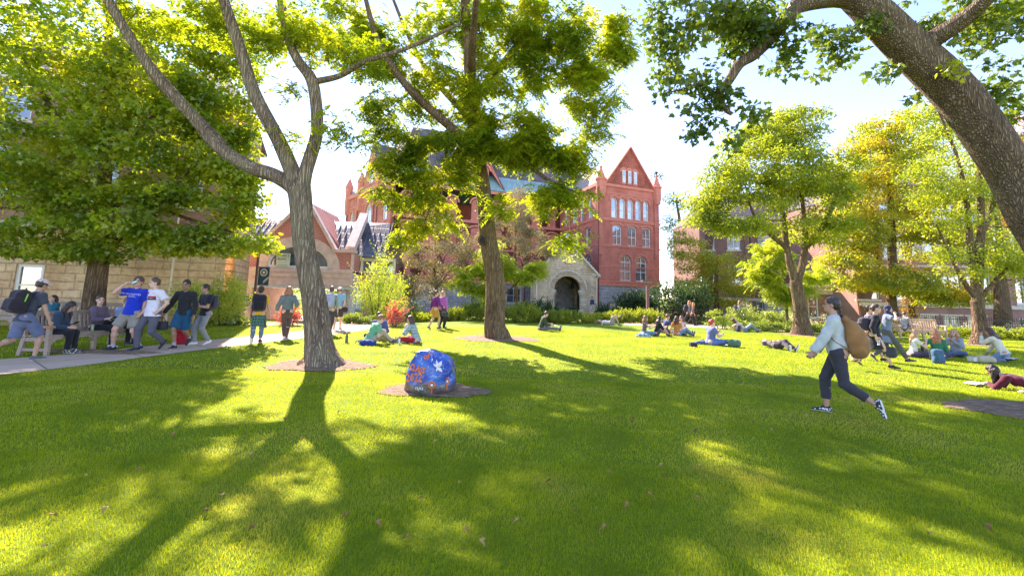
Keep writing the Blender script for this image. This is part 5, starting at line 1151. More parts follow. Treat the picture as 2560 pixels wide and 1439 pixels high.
        for axi in range(3):
            for o in cs:
                if o[axi]: continue
                o2 = list(o); o2[axi] = 1
                a = D[I[:, 0] + o[0], I[:, 1] + o[1], I[:, 2] + o[2]]; b = D[I[:, 0] + o2[0], I[:, 1] + o2[1], I[:, 2] + o2[2]]
                mk = (a < 0) != (b < 0); t = np.where(mk, a / np.where(a - b == 0, 1, a - b), 0)
                pt = np.repeat(np.array(o, float)[None], len(I), 0); pt[:, axi] += t
                acc += pt * mk[:, None]; w += mk
        P = (I + acc / w[:, None]) * vox + lo
        Q = []
        for axi in range(3):
            o = [0, 0, 0]; o[axi] = 1
            a = S[:S.shape[0] - o[0], :S.shape[1] - o[1], :S.shape[2] - o[2]]; b = S[o[0]:, o[1]:, o[2]:]
            E = np.argwhere(a != b); u_, v_ = [(1, 2), (2, 0), (0, 1)][axi]
            E = E[(E[:, u_] > 0) & (E[:, v_] > 0) & (E[:, u_] < sh_[u_]) & (E[:, v_] < sh_[v_])]
            flip = a[E[:, 0], E[:, 1], E[:, 2]]
            q = []
            for du, dv in ((1, 1), (0, 1), (0, 0), (1, 0)):
                e = E.copy(); e[:, u_] -= du; e[:, v_] -= dv; q.append(ids[e[:, 0], e[:, 1], e[:, 2]])
            q = np.stack(q, 1); q[~flip] = q[~flip][:, ::-1]; Q.append(q)
        Q = np.concatenate(Q); Q = Q[(Q >= 0).all(1)]
        mi = None
        if classify is not None: mi = classify(P[Q].mean(1))
        o_ = link(name, npmesh(name, P, Q.ravel(), np.full(len(Q), 4), mats, mi, True), parent, loc, rz)
        return o_
def V3(*a): return np.array(a, float)
def nrm(v): v = np.array(v, float); return v / (np.linalg.norm(v) + 1e-9)
def ik(a, t, l1, l2, pole):
    a = np.array(a, float); t = np.array(t, float); d = t - a; L = np.linalg.norm(d)
    if L > (l1 + l2) * .998: d = d / L * (l1 + l2) * .998; t = a + d; L = np.linalg.norm(d)
    u = d / L; x = (l1 * l1 - l2 * l2 + L * L) / (2 * L); h = math.sqrt(max(0, l1 * l1 - x * x))
    p = np.array(pole, float); p = p - u * (p @ u); p = nrm(p); return a + u * x + p * h, t
SK = {'fair': (.66, .40, .29), 'tan': (.50, .29, .19), 'brown': (.30, .165, .10), 'lt': (.72, .46, .35)}

def person(label, loc, rz, P, H=1.72, sex='f', skin='fair', top=None, bottom=None, shoe=(.04, .04, .05), sole=(.7, .7, .68), hair=('short', (.05, .03, .02)), vox=.013,
           group=None, fat=1.0, socks=None, hat=None, glasses=False, extra=None, rel=True):
    """P: pose in metres for a 1.75 m body; x right, y forward, z up. Returns (root, info)"""
    s = H / 1.75
    if rel: rz = rz - math.atan2(loc[0], loc[1])     # heading given against the line of sight
    root = empty('person', loc, rz, label, 'person', group)
    D_ = dict(p=(0, 0, .93), lean=4, side=0, twist=0, spine=None, front=None, look=None, hp=5, hy=0, la=(-.12, .02, .08), ra=(.12, .02, .08), lk=(-.1, 1, 0), rk=(.1, 1, 0),
              lt=None, rt=None, lh=(-.26, .06, .84), rh=(.26, .06, .84), le=(-.5, -1, -.2), re=(.5, -1, -.2), hipw=.085, hs=(0, 0, 1), curl=.35, hyaw=0)
    D_.update(P); g = D_
    pv = V3(*g['p']) * s
    if g['spine'] is not None: sp = nrm(g['spine']); fr = nrm(g['front'])
    else:
        a = R(g['lean']); b_ = R(g['side']); sp = nrm((math.sin(b_), math.sin(a), math.cos(a))); tw = R(g['twist'])
        fr = np.array([-math.sin(tw), math.cos(tw) * math.cos(a), -math.sin(a)])
    fr = nrm(fr - sp * (fr @ sp)); rt = np.cross(fr, sp)
    hfr = nrm(g.get('hfront', (-math.sin(R(g['hyaw'])), math.cos(R(g['hyaw'])), 0))) if g['spine'] is None else fr
    hrt = nrm(np.cross(hfr, sp if g['spine'] is not None else (0, 0, 1)))
    sw = (.185 if sex == 'm' else .16) * s * (1 + (fat - 1) * .3); f_ = fat
    wa = pv + sp * .13 * s; ch = pv + sp * .34 * s; nb = pv + sp * .49 * s; shc = pv + sp * .455 * s
    bend = g.get('bend', 0)
    if bend: nb = nb + fr * bend * s; shc = shc + fr * bend * s * .8; ch = ch + fr * bend * .2 * s
    SL, SR = shc - rt * sw, shc + rt * sw
    hx = g['hipw'] * s; HL, HR = pv - hrt * hx - (0, 0, .02 * s), pv + hrt * hx - V3(0, 0, .02 * s)
    LA, RA = V3(*g['la']) * s, V3(*g['ra']) * s
    KL, LA = ik(HL, LA, .43 * s, .42 * s, g['lk']); KR, RA = ik(HR, RA, .43 * s, .42 * s, g['rk'])
    EL, WL = ik(SL, V3(*g['lh']) * s, .29 * s, .26 * s, g['le']); ER, WR = ik(SR, V3(*g['rh']) * s, .29 * s, .26 * s, g['re'])
    # head
    look = nrm(g['look']) if g['look'] is not None else None
    if look is None:
        yw = R(g['hy']); pt = R(g['hp']); base = nrm(V3(fr[0], fr[1], 0)) if abs(fr[2]) < .85 else fr
        lx_ = base[0] * math.cos(yw) - base[1] * math.sin(yw); ly_ = base[0] * math.sin(yw) + base[1] * math.cos(yw)
        look = nrm((lx_ * math.cos(pt), ly_ * math.cos(pt), -math.sin(pt) + base[2]))
    hup = nrm(np.array(g.get('hup', nrm(V3(0, 0, .7) + sp * .6)), float)); hup = nrm(hup - look * (hup @ look)); hr = np.cross(look, hup)
    hc = nb + sp * .09 * s + hup * .115 * s + look * .025 * s     # centre of skull
    hm = np.stack([hr, look, hup], 1)
    def HP(x, y, z): return hc + (hr * x + look * y + hup * z) * s
    body = SDF()
    q = (fr, .70)
    body.cone(pv - sp * .02 * s, wa, .125 * s * f_, .112 * s * f_, q, .05).cone(wa, ch, .112 * s * f_, .13 * s * f_, q, .05).cone(ch, nb - sp * .03 * s, .125 * s * f_, .07 * s, q, .05)
    body.cone(SL, SR, .052 * s, .052 * s, None, .05)
    body.cone(nb - sp * .03 * s, hc - hup * .06 * s - look * .01 * s, .056 * s, .05 * s, None, .03)
    for A, B, C2 in ((SL, EL, WL), (SR, ER, WR)):
        body.cone(A, B, .050 * s * f_, .036 * s * f_, None, .03).cone(B, B + (C2 - B) * .35, .038 * s * f_, .038 * s * f_, None, .02).cone(B + (C2 - B) * .35, C2, .038 * s * f_, .025 * s, None, .02)
    for A, B, C2, sd in ((HL, KL, LA, -1), (HR, KR, RA, 1)):
        body.cone(A, B, .088 * s * f_, .053 * s * f_, None, .04); cb = B + (C2 - B) * .3
        bk = nrm(np.cross(np.cross(C2 - B, A - B), C2 - B)) if np.linalg.norm(np.cross(C2 - B, A - B)) > 1e-4 else -hfr
        body.cone(B, cb, .05 * s, .052 * s * f_, None, .02).cone(cb, C2, .053 * s * f_, .034 * s, None, .02); body.ball(cb - bk * -.012 * s, .05 * s * f_, None, .03)
        body.ball(A - hfr * .05 * s + sp * .01, .088 * s * f_, None, .05)
    # hands
    hands = {}
    for nm_, E_2, W_2, sd in (('l', EL, WL, -1), ('r', ER, WR, 1)):
        d = nrm(W_2 - E_2) if g.get(nm_ + 'd') is None else nrm(g[nm_ + 'd'])
        pn = np.array(g.get(nm_ + 'n', hrt * -sd), float); pn = nrm(pn - d * (pn @ d)); sdv_ = np.cross(d, pn) * sd   # pn: palm normal, sdv_: towards the thumb (approx forward)
        if sdv_ @ hfr < 0 and nm_ + 'n' not in g: sdv_ = -sdv_
        pc = W_2 + d * .045 * s; body.ball(pc, V3(.040, .017, .052) * s, np.stack([sdv_, pn, d], 1), .012)
        cu = g.get(nm_ + 'c', g['curl'])
        for i, (off, ln) in enumerate(((.028, .070), (.010, .080), (-.009, .075), (-.026, .060))):
            b0 = W_2 + d * .085 * s + sdv_ * off * s; a1 = cu * (.6 + .12 * i); a2 = cu * (1.6 + .2 * i)
            b1 = b0 + (d * math.cos(a1) + pn * math.sin(a1)) * ln * .5 * s; b2 = b1 + (d * math.cos(a2) + pn * math.sin(a2)) * ln * .5 * s
            body.cone(b0, b1, .0095 * s, .009 * s, None, .006).cone(b1, b2, .009 * s, .0075 * s, None, .004)
        t0 = W_2 + d * .03 * s + sdv_ * .03 * s; t1 = t0 + (d * .6 + sdv_ * .65 + pn * .25) * .04 * s; t2 = t1 + (d * .85 + sdv_ * .15 + pn * .4) * .032 * s
        body.cone(t0, t1, .013 * s, .011 * s, None, .012).cone(t1, t2, .0105 * s, .0085 * s, None, .006)
        hands[nm_] = W_2 + d * .08 * s + pn * .02 * s
    # head with face
    body.ball(HP(0, -.01, .025), V3(.074, .094, .088) * s, hm, .02).ball(HP(0, .03, -.055), V3(.052, .058, .062) * s, hm, .045).ball(HP(0, .062, -.092), V3(.026, .022, .018) * s, hm, .03)
    body.cone(HP(0, .083, .012), HP(0, .102, -.028), .009 * s, .0135 * s, None, .014)
    for sd in (-1, 1): body.ball(HP(sd * .076, -.008, -.012), V3(.012, .022, .032) * s, hm, .006)
    body.ball(HP(0, .083, -.062), V3(.024, .012, .010) * s, hm, .012)
    for sd in (-1, 1): body.ball(HP(sd * .031, .098, .008), V3(.018, .018, .013) * s, hm, .0, cut=True)
    for sd in (-1, 1): body.ball(HP(sd * .031, .070, .006), V3(.017, .019, .014) * s, hm, .002)
    lip = (SK[skin][0] * .85, SK[skin][1] * .5, SK[skin][2] * .5)
    dk = tuple(c * .35 for c in hair[1])
    def cls(P_):
        r = (P_ - hc) @ hm / s; m_ = np.zeros(len(P_), int)
        eye = (np.abs(np.abs(r[:, 0]) - .031) < .015) & (np.abs(r[:, 2] - .006) < .008) & (r[:, 1] > .06)
        brow = (np.abs(np.abs(r[:, 0]) - .032) < .022) & (np.abs(r[:, 2] - .032) < .006) & (r[:, 1] > .05)
        lp_ = (np.abs(r[:, 0]) < .024) & (np.abs(r[:, 2] + .063) < .009) & (r[:, 1] > .07)
        m_[eye | brow] = 1; m_[lp_] = 2; return m_
    body.mesh('body', [skinmat(SK[skin]), plain((.03, .02, .018), .4, .05), plain(lip, .5, .05)], vox, root, classify=cls)
    # top garment
    cv = vox * 1.1
    if top:
        kind, mt = top['k'], top['m']; e = top.get('e', .013) * 1.0
        tp = SDF(); hem = top.get('hem', -.06); e_ = e
        tp.cone(wa, ch, (.114 * f_ + e * 1.5) * s, (.130 * f_ + e) * s, q, .04).cone(ch, nb - sp * .03 * s, (.126 * f_ + e) * s, (.072 + e) * s, q, .05)
        tp.cone(wa, pv + sp * hem * s, (.114 * f_ + e * 1.5) * s, ((.138 if sex == 'f' else .13) * f_ + e * 1.4 + (.034 if hem < -.045 else 0)) * s, (fr, .8), .04, True)
        tp.cone(SL, SR, (.053 + e) * s, (.053 + e) * s, None, .05)
        if sex == 'f':
            for sd in (-1, 1): tp.ball(ch + rt * sd * .062 * s + fr * .062 * s - sp * .01 * s, .06 * s, None, .04)
        sl_ = top.get('sl', .55)
        for A, B, C2 in ((SL, EL, WL), (SR, ER, WR)):
            le = top.get('le', 1.0)
            if sl_ <= .0: continue
            if sl_ <= 1: tp.cone(A, A + (B - A) * sl_, (.053 + e) * s * f_, (.046 * f_ + e * 1.3 * le) * s, None, .03, True)
            else:
                fr_ = min(1, sl_ - 1); m_ = B + (C2 - B) * fr_
                tp.cone(A, B, (.053 * f_ + e) * s, (.042 * f_ + e * le) * s, None, .03).cone(B, m_, (.042 * f_ + e * le) * s, (.030 + e * le * .8) * s, None, .015, True)
        if top.get('collar'): tp.cone(nb - sp * .03 * s, nb + sp * .035 * s, (.062 + e * .5) * s, .062 * s, None, .01, True)
        if top.get('hood'): tp.ball(nb - fr * .05 * s + sp * .0, V3(.1, .07, .07) * s, np.stack([rt, fr, sp], 1), .03)
        if kind == 'open':   # open front showing the under-layer
            tp.cone(ch + fr * .2 * s - sp * .0, pv + fr * .2 * s - sp * .1 * s, .075 * s, .085 * s, None, .0, cut=True)
        mts = [mt] + ([top['m2']] if 'm2' in top else [])
        tp.mesh(top.get('name', 'shirt'), mts, cv, root, wob=top.get('w', .0035), wf=26, seed=H * 10, classify=None if 'cls' not in top else (lambda P_: top['cls'](P_, dict(pv=pv, sp=sp, fr=fr, rt=rt, s=s, ch=ch, SL=SL, SR=SR, EL=EL, ER=ER, WL=WL, WR=WR))))
    if extra and 'under' in extra:
        tp = SDF(); e = .006; tp.cone(wa, ch, (.112 * f_ + e) * s, (.130 * f_ + e) * s, q, .04).cone(ch, nb - sp * .04 * s, (.125 * f_ + e) * s, (.072 + e) * s, q, .05).cone(wa, pv - sp * .03 * s, (.112 * f_ + e) * s, (.128 * f_ + e) * s, q, .04, True)
        tp.mesh('undershirt', [extra['under']], cv, root)
    if bottom:
        bt = SDF(); e = bottom.get('e', .012); k = bottom['k']
        if k == 'skirt' or k == 'dress':
            ln = bottom['len']; mid = (HL + HR) / 2; dn = nrm((KL + KR) / 2 - mid)
            end = mid + dn * ln * s; spread = np.linalg.norm((KL - KR) @ rt) / 2
            bt.cone(pv + sp * .10 * s, mid, (.118 + e) * s * f_, (.155 + e) * s * f_, (fr, .78), .03).cone(mid, end, (.155 + e) * s * f_, bottom.get('w', .2) * s, (fr, .85), .04, True)
        else:
            bt.cone(pv + sp * .07 * s, pv - sp * .02 * s, (.125 * f_ + e) * s, (.137 * f_ + e) * s, (hfr, .72), .04)
            bt.cone(pv, pv - sp * .11 * s, (.118 * f_ + e) * s, (.098 * f_ + e) * s, (hfr, .86), .04)
            lg = bottom.get('len', 1.0)     # 1 = ankle, .5 knee
            for A, B, C2 in ((HL, KL, LA), (HR, KR, RA)):
                bt.ball(A - hfr * .034 * s, (.084 * f_ + e) * s, None, .05)
                if lg <= .5:
                    m_ = A + (B - A) * lg * 2; bt.cone(A, m_, (.090 * f_ + e) * s, (.072 * f_ + e * 1.6) * s, None, .012, True)
                else:
                    t = (lg - .5) * 2; m_ = B + (C2 - B) * t; we = bottom.get('we', .048)
                    bt.cone(A, B, (.090 * f_ + e) * s, (.060 * f_ + e) * s, None, .018).cone(B, m_, (.060 * f_ + e) * s, (we + e * .6) * s, None, .02, True)
        mts = [bottom['m']] + ([bottom['m2']] if 'm2' in bottom else [])
        bt.mesh(bottom.get('name', {'skirt': 'skirt', 'dress': 'skirt'}.get(k, 'trousers' if bottom.get('len', 1) > .5 else 'shorts')), mts, cv, root, wob=bottom.get('wob', .0035), wf=24, seed=H * 7)
    # shoes
    for C2, K2, tv, sd in ((LA, KL, g['lt'], -1), (RA, KR, g['rt'], 1)):
        if tv is None: tv = nrm(hfr * 1 + hrt * sd * .2)
        t = nrm(tv); sh = nrm(C2 - K2); u_ = g.get('lu' if sd < 0 else 'ru')
        u_ = -sh if u_ is None else np.array(u_, float); u_ = nrm(u_ - t * (u_ @ t)); x_ = np.cross(t, u_)
        fm = np.stack([x_, t, u_], 1)
        def FP(x, y, z): return C2 + (x_ * x + t * y + u_ * z) * s
        if shoe is not None:
            so_ = SDF(); so_.cone(FP(0, -.035, -.035), FP(0, .05, -.035), .040 * s, .040 * s, None, .02).cone(FP(0, .05, -.035), FP(0, .165, -.05), .043 * s, .033 * s, (u_, .8), .02).cone(FP(0, -.02, -.02), FP(0, .03, -.01), .043 * s, .038 * s, None, .02)
            mts = [shoe if not isinstance(shoe, tuple) else plain(shoe, .6, .1), plain(sole, .6, .05)]
            so_.mesh('shoe', mts, vox * .8, root, halves=[(FP(0, 0, -.078), -u_), (FP(0, 0, .035), u_)], classify=lambda P_, c=C2, f=fm: ((((P_ - c) @ f)[:, 2] / s) < -.056).astype(int))
        else:
            so_ = SDF(); so_.cone(FP(0, -.03, -.045), FP(0, .06, -.045), .032 * s, .035 * s, None, .02).cone(FP(0, .06, -.045), FP(0, .15, -.055), .036 * s, .024 * s, None, .02); so_.mesh('foot', [skinmat(SK[skin])], vox * .8, root)
        if socks:
            so_ = SDF(); so_.cone(C2 - sh * .0, C2 - sh * socks[1] * s, .040 * s, .043 * s, None, .0, True); so_.mesh('sock', [socks[0]], vox, root)
    # hair
    hk, hcol = hair[0], hair[1]; hs = SDF(); hm_ = hairmat(hcol)
    if hk != 'hijab':
        hs.ball(HP(0, -.022, .045), V3(.085, .098, .092) * s, hm, .02).ball(HP(0, -.05, .0), V3(.078, .065, .09) * s, hm, .03)
        if hk in ('curly', 'bigcurly'):
            for i in range(26):
                v = rnd_unit(1)[0]; v[2] = abs(v[2]) * .9 - .25; v[1] = -abs(v[1]) if v[2] < .3 else v[1]
                hs.ball(HP(v[0] * .085, v[1] * .09 - .02, v[2] * .09 + .045), .026 * s, None, .01)
        if hk == 'bigcurly':
            for i in range(36):
                v = rnd_unit(1)[0]; hs.ball(HP(v[0] * .12, -.06 - abs(v[1]) * .06, -.06 + v[2] * .12), .035 * s, None, .012)
        if hk == 'mop':
            for a in np.linspace(-1.3, 1.3, 9): hs.cone(HP(math.sin(a) * .06, math.cos(a) * .07, .10), HP(math.sin(a) * .088, math.cos(a) * .095, .055 if abs(a) < .9 else .01), .02 * s, .015 * s, None, .01)
        if hk in ('long', 'longfront'):
            dn = nrm(V3(0, 0, -1) + fr * 0); Lh = hair[2] if len(hair) > 2 else .3
            for i in range(9):
                a = R(-110 + 27.5 * i); st = HP(math.sin(a) * .075, -.03 - math.cos(a) * .06, .0)
                md = st + (sp * -.12 - fr * .02) * s + rt * math.sin(a) * .03 * s; en = md - sp * (Lh - .12) * s - fr * .01 * s + NP.normal(size=3) * .01
                if g.get('hairdown'): md = st + V3(0, 0, -.12) * s; en = md + V3(0, 0, -(Lh - .12)) * s
                hs.chain([st, md, en], [.034 * s, .034 * s, .014 * s], None, .02)
            if hk == 'longfront':
                for sd in (-1, 1):
                    st = HP(sd * .078, .02, .02); md = HP(sd * .085, .03, -.10); en = md - V3(0, 0, Lh * .7) * s + fr * .03 * s; hs.chain([st, md, en], [.022 * s, .026 * s, .012 * s], None, .015)
        if hk == 'braid':
            p0 = HP(0, -.10, -.02); pts = [p0]; 
            for i in range(9): pts.append(pts[-1] + V3(0, -.004, -.030) * s)
            for i, p in enumerate(pts): hs.ball(p + rt * (.008 if i % 2 else -.008) * s, .024 * s * (1 - i * .04), None, .008)
            hs.cone(pts[-1], pts[-1] + V3(0, 0, -.06) * s, .016 * s, .006 * s, None, .008)
        if hk == 'pony': hs.chain([HP(0, -.11, .04), HP(0, -.16, .0), HP(0, -.16, -.14)], [.028 * s, .032 * s, .012 * s], None, .02)
        if hk == 'bun': hs.ball(HP(0, -.12, hair[2] if len(hair) > 2 else .04), .042 * s, None, .01)
        cutz = {'short': -.055, 'bun': -.05, 'pony': -.05, 'braid': -.06}.get(hk)
        # clear the face
        hs.ball(HP(0, .085, -.022), V3(.062, .066, .100) * s, hm, 0, cut=True)
        if hk in ('short', 'fade', 'bun', 'pony', 'braid', 'curly', 'mop'):
            for sd in (-1, 1): hs.ball(HP(sd * .09, .02, -.045), V3(.03, .045, .05) * s, hm, 0, cut=True)
        hl = [(HP(0, 0, cutz), -hup)] if hk in ('short', 'fade', 'mop') and cutz else []
        hs.mesh('hair', [hm_], vox * .9, root, wob=.0035 if hk not in ('curly', 'bigcurly') else .006, wf=60, halves=hl)
    else:
        hs.ball(HP(0, -.01, .03), V3(.088, .104, .1) * s, hm, .02).ball(HP(0, .0, -.08), V3(.08, .085, .08) * s, hm, .03).cone(HP(0, -.01, -.1), nb + fr * .03, .08 * s, .12 * s, (fr, .8), .03)
        hs.ball(HP(0, .10, -.02), V3(.052, .06, .078) * s, hm, .0, cut=True); hs.mesh('headscarf', [cloth(hcol)], vox, root, wob=.003, wf=40)
    if hat:
        ht = SDF(); ht.ball(HP(0, -.015, .055), V3(.092, .108, .085) * s, hm, .01); ht.mesh('cap', [cloth(hat[0])], vox * .9, root, halves=[(HP(0, 0, .04), -hup)])
        cap_ = [o_ for o_ in root.children if o_.name.startswith('cap')][-1]
        bd = 1 if len(hat) < 2 else hat[1]
        br = SDF(); br.ball(HP(0, .12 * bd, .038), V3(.068, .075, .014) * s, hm @ np.array([[1, 0, 0], [0, math.cos(.25), -math.sin(.25) * bd], [0, math.sin(.25) * bd, math.cos(.25)]]), .0); br.mesh('brim', [cloth(hat[0])], vox * .6, cap_)
    if glasses:
        mb = MB()
        for sd in (-1, 1):
            for i in range(10):
                a0 = i * .628; a1 = a0 + .628; mb.beam(HP(sd * .033 + .024 * math.cos(a0), .096, .006 + .018 * math.sin(a0)), HP(sd * .033 + .024 * math.cos(a1), .096, .006 + .018 * math.sin(a1)), .004, .004)
            mb.beam(HP(sd * .057, .094, .008), HP(sd * .08, -.01, .0), .004, .005)
        mb.beam(HP(-.01, .098, .01), HP(.01, .098, .01), .004, .004); mb.build('glasses', [plain((.12, .04, .03), .4)], root)
    info = dict(root=root, s=s, pv=pv, sp=sp, fr=fr, rt=rt, ch=ch, nb=nb, SL=SL, SR=SR, hands=hands, WL=WL, WR=WR, HP=HP, LA=LA, RA=RA, KL=KL, KR=KR, wa=wa, EL=EL, ER=ER)
    return root, info
def at(root, v):   # local -> world for a person
    return root.location + Matrix.Rotation(root.rotation_euler.z, 3, 'Z') @ Vector(v)
def topt(col, sl=.55, **k): return dict(k='shirt', m=cloth(col) if isinstance(col, tuple) else col, sl=sl, **k)
def bott(col, ln=1.0, **k): return dict(k='trousers', m=cloth(col) if isinstance(col, tuple) else col, len=ln, **k)

def backpack(info, label, col, size=(.15, .09, .22), trim=None, drop=.0, off=.0, cat='backpack', straps=True, teardrop=False, mat=None):
    """worn on the back of a person; its own thing"""
    r = info['root']; s = info['s']; sp, fr, rt = info['sp'], info['fr'], info['rt']
    o = empty('backpack', r.location, r.rotation_euler.z, label, cat)
    c = info['ch'] - fr * (.12 + size[1]) * s - sp * (.04 + drop) * s + rt * off
    Mx = np.stack([rt, fr, sp], 1); hx, hy, hz = size; m_ = mat or cloth(col)
    b_ = SDF()
    if teardrop:
        b_.chain([c + sp * hz * 1.0 + fr * hy * .8, c + sp * hz * .45 + fr * .02, c - sp * hz * .15 - fr * .02, c - sp * hz * .62 - fr * .03], [hx * .42, hx * .78, hx * 1.0, hx * 1.06], (fr, hy / hx * 1.1), .06)
        b_.box(c - sp * hz * .45 - fr * (hy * 1.15), V3(hx * .6, .03, hz * .4), .03, Mx, .02).box(c + sp * hz * .28 - fr * (hy * .85), V3(hx * .5, .03, hz * .22), .03, Mx, .02)
        b_.box(c - sp * hz * .75 - fr * .01, V3(hx * .85, hy * .8, hz * .2), .05, Mx, .05)
    else:
        b_.box(c, V3(hx, hy, hz), min(hx, hy) * .8, Mx, .03).box(c - fr * hy * .9 - sp * hz * .35, V3(hx * .75, hy * .5, hz * .5), .04, Mx, .03).box(c - fr * hy * .75 + sp * hz * .45, V3(hx * .65, hy * .35, hz * .28), .03, Mx, .02)
    b_.mesh('pack', [m_], .011, o, wob=.004, wf=22)
    if trim:
        t_ = MB(); a = c + sp * hz * .75 + rt * hx * .8; t_.tube([c + sp * hz * 1.0 - rt * hx * .5, c + sp * hz * 1.02 + rt * hx * .3, c + sp * hz * .6 + rt * hx * 1.02, c + sp * hz * .0 + rt * hx * 1.04], .013, 6); t_.build('trim', [plain(trim, .6)], o, smooth=True)
    if straps:
        for sd, S_ in ((-1, info['SL']), (1, info['SR'])):
            t_ = MB(); sh_ = info['nb'] - sp * .02 * s + rt * sd * .10 * s
            pts = [c + sp * hz * .7 + rt * sd * .06 * s + fr * hy, sh_ + sp * .045 * s - fr * .04, sh_ + sp * .035 * s + fr * .05 * s, info['ch'] + rt * sd * .125 * s + fr * .105 * s, info['wa'] + rt * sd * .15 * s + fr * .02 * s + sp * .04, c - sp * hz * .7 + rt * sd * hx * .8 + fr * hy * .6]
            q_ = bez([tuple(p) for p in pts], 5)
            for a, b2 in zip(q_[:-1], q_[1:]): t_.beam(a, b2 + (b2 - a) * .15, .042, .012, up=tuple(fr if abs((b2 - a).normalized().dot(Vector(fr))) < .8 else sp))
            t_.build('strap', [m_ if not mat else m_], o)
    hl_ = MB(); q_ = bez([tuple(c + sp * hz * .98 - rt * .03 + fr * hy * .3), tuple(c + sp * (hz + .045) + fr * hy * .3), tuple(c + sp * hz * .98 + rt * .03 + fr * hy * .3)], 4)
    hl_.tube(q_, .008, 5); hl_.build('grab_handle', [m_], o)
    return o, c, Mx
def bagobj(name, label, cat, p, rz, build):
    o = empty(name, p, rz, label, cat); build(o); return o
def ground_pack(label, p, rz, col, size=(.16, .10, .22), lie=True, mat=None, name='backpack'):
    o = empty(name, p, rz, label, 'backpack'); m_ = mat or cloth(col); hx, hy, hz = size
    Mx = None; c = V3(0, 0, hz * .95) if not lie else V3(0, 0, hy)
    h = V3(hx, hy, hz) if not lie else V3(hx, hz, hy)
    b_ = SDF(); b_.box(c, h, min(h) * .8, None, .03)
    if lie: b_.box(c + V3(0, -.02, hy * .6), V3(hx * .7, hz * .55, hy * .6), .03, None, .03)
    else: b_.box(c + V3(0, -hy * .9, -hz * .35), V3(hx * .75, hy * .5, hz * .45), .04, None, .03)
    b_.mesh('pack', [m_], .012, o, wob=.006, wf=18)
    for sd in (-1, 1):
        t_ = MB(); z1 = h[2] * 2
        t_.tube(bez([(sd * hx * .5, h[1] * .6, z1 * .85), (sd * hx * .8, h[1] * 1.2, z1 * .95), (sd * hx * .7, h[1] * 1.5 if lie else h[1] * 1.4, z1 * .4)], 5), .012, 5); t_.build('strap', [m_], o, smooth=True)
    t_ = MB(); t_.tube([(hx * .8, -h[1] * .3, z1 * .9 if lie else z1 * .9), (-hx * .8, -h[1] * .3, z1 * .9)], .006, 4); t_.build('zip', [M['iron']], o)
    return o
# ---------------------------------------------------------------- benches
def bench(label, loc, rz, L=2.4, mat='teak', group=None):
    """front faces local -Y"""
    o = empty('park_bench', loc, rz, label, 'bench', group); m_ = [M[mat]]
    xs_ = [-L / 2 + .04, 0, L / 2 - .04] if L > 2 else [-L / 2 + .04, L / 2 - .04]
    for i, x in enumerate(xs_):
        mid = 0 < i < len(xs_) - 1
        b_ = MB(); b_.beam((x, -.27, -.05), (x, -.25, .42 if mid else .62), .07, .08, up=(0, 1, 0)); b_.build('leg', m_, o)
        b_ = MB(); b_.beam((x, .32, -.05), (x, .24, .42), .07, .08, up=(0, 1, 0)); b_.beam((x, .243, .40), (x, .34, .93), .07, .075, up=(0, 1, 0)); b_.build('leg', m_, o)
        if not mid:
            b_ = MB(); b_.beam((x, -.34, .635), (x, .28, .645), .085, .045, up=(0, 0, 1)); b_.build('armrest', m_, o)
            b_ = MB(); b_.beam((x, -.26, .14), (x, .29, .14), .045, .06); b_.build('stretcher', m_, o)
        b_ = MB(); b_.beam((x, -.22, .37), (x, .24, .36), .05, .08); b_.build('stretcher', m_, o)
    b_ = MB()
    for k in range(6): b_.beam((-L / 2, -.25 + k * .088, .435), (L / 2, -.25 + k * .088, .435), .07, .025)
    b_.beam((-L / 2 + .08, -.262, .385), (L / 2 - .08, -.262, .385), .03, .07)
    b_.build('seat', m_, o)
    b_ = MB(); b_.beam((-L / 2 + .07, .335, .90), (L / 2 - .07, .335, .90), .045, .09); b_.beam((-L / 2 + .07, .265, .50), (L / 2 - .07, .265, .50), .04, .06)
    n_ = int(L / .115)
    for k in range(n_):
        x = -L / 2 + .13 + (L - .26) * k / (n_ - 1); b_.beam((x, .268, .515), (x, .33, .87), .055, .018, up=(0, 1, 0))
    b_.build('backrest', m_, o)
    for x in (-L / 2 + .16, L / 2 - .16, -.12, .12):
        b_ = MB(); b_.prism([(x - .08, .35), (x + .08, .35), (x + (.08 if x < 0 and x < -.5 or x == .12 else -.08) * -1, .22)], -.275, -.235); b_.build('brace', m_, o)
    return o
def gz(x, y): return Vector((x, y, tz(x, y)))
bench('weathered grey teak bench in front of the maple trunk where three people sit', gz(-10.55, 11.55), R(93), 2.5, group='wooden park benches')
bench('pale teak bench behind the maple where the curly haired girl sits', gz(-14.6, 15.6), R(4), 2.4, group='wooden park benches')
rbp = G(2312, 848); bench('sunlit tan teak bench before the far right hedge', rbp + Vector((0, .3, 0)), R(-4), 2.15, 'teak2', group='wooden park benches')
bench('pale bench half hidden at the left edge behind the man in the pink cap', gz(-17.4, 15.4), R(6), 2.2, group='wooden park benches')

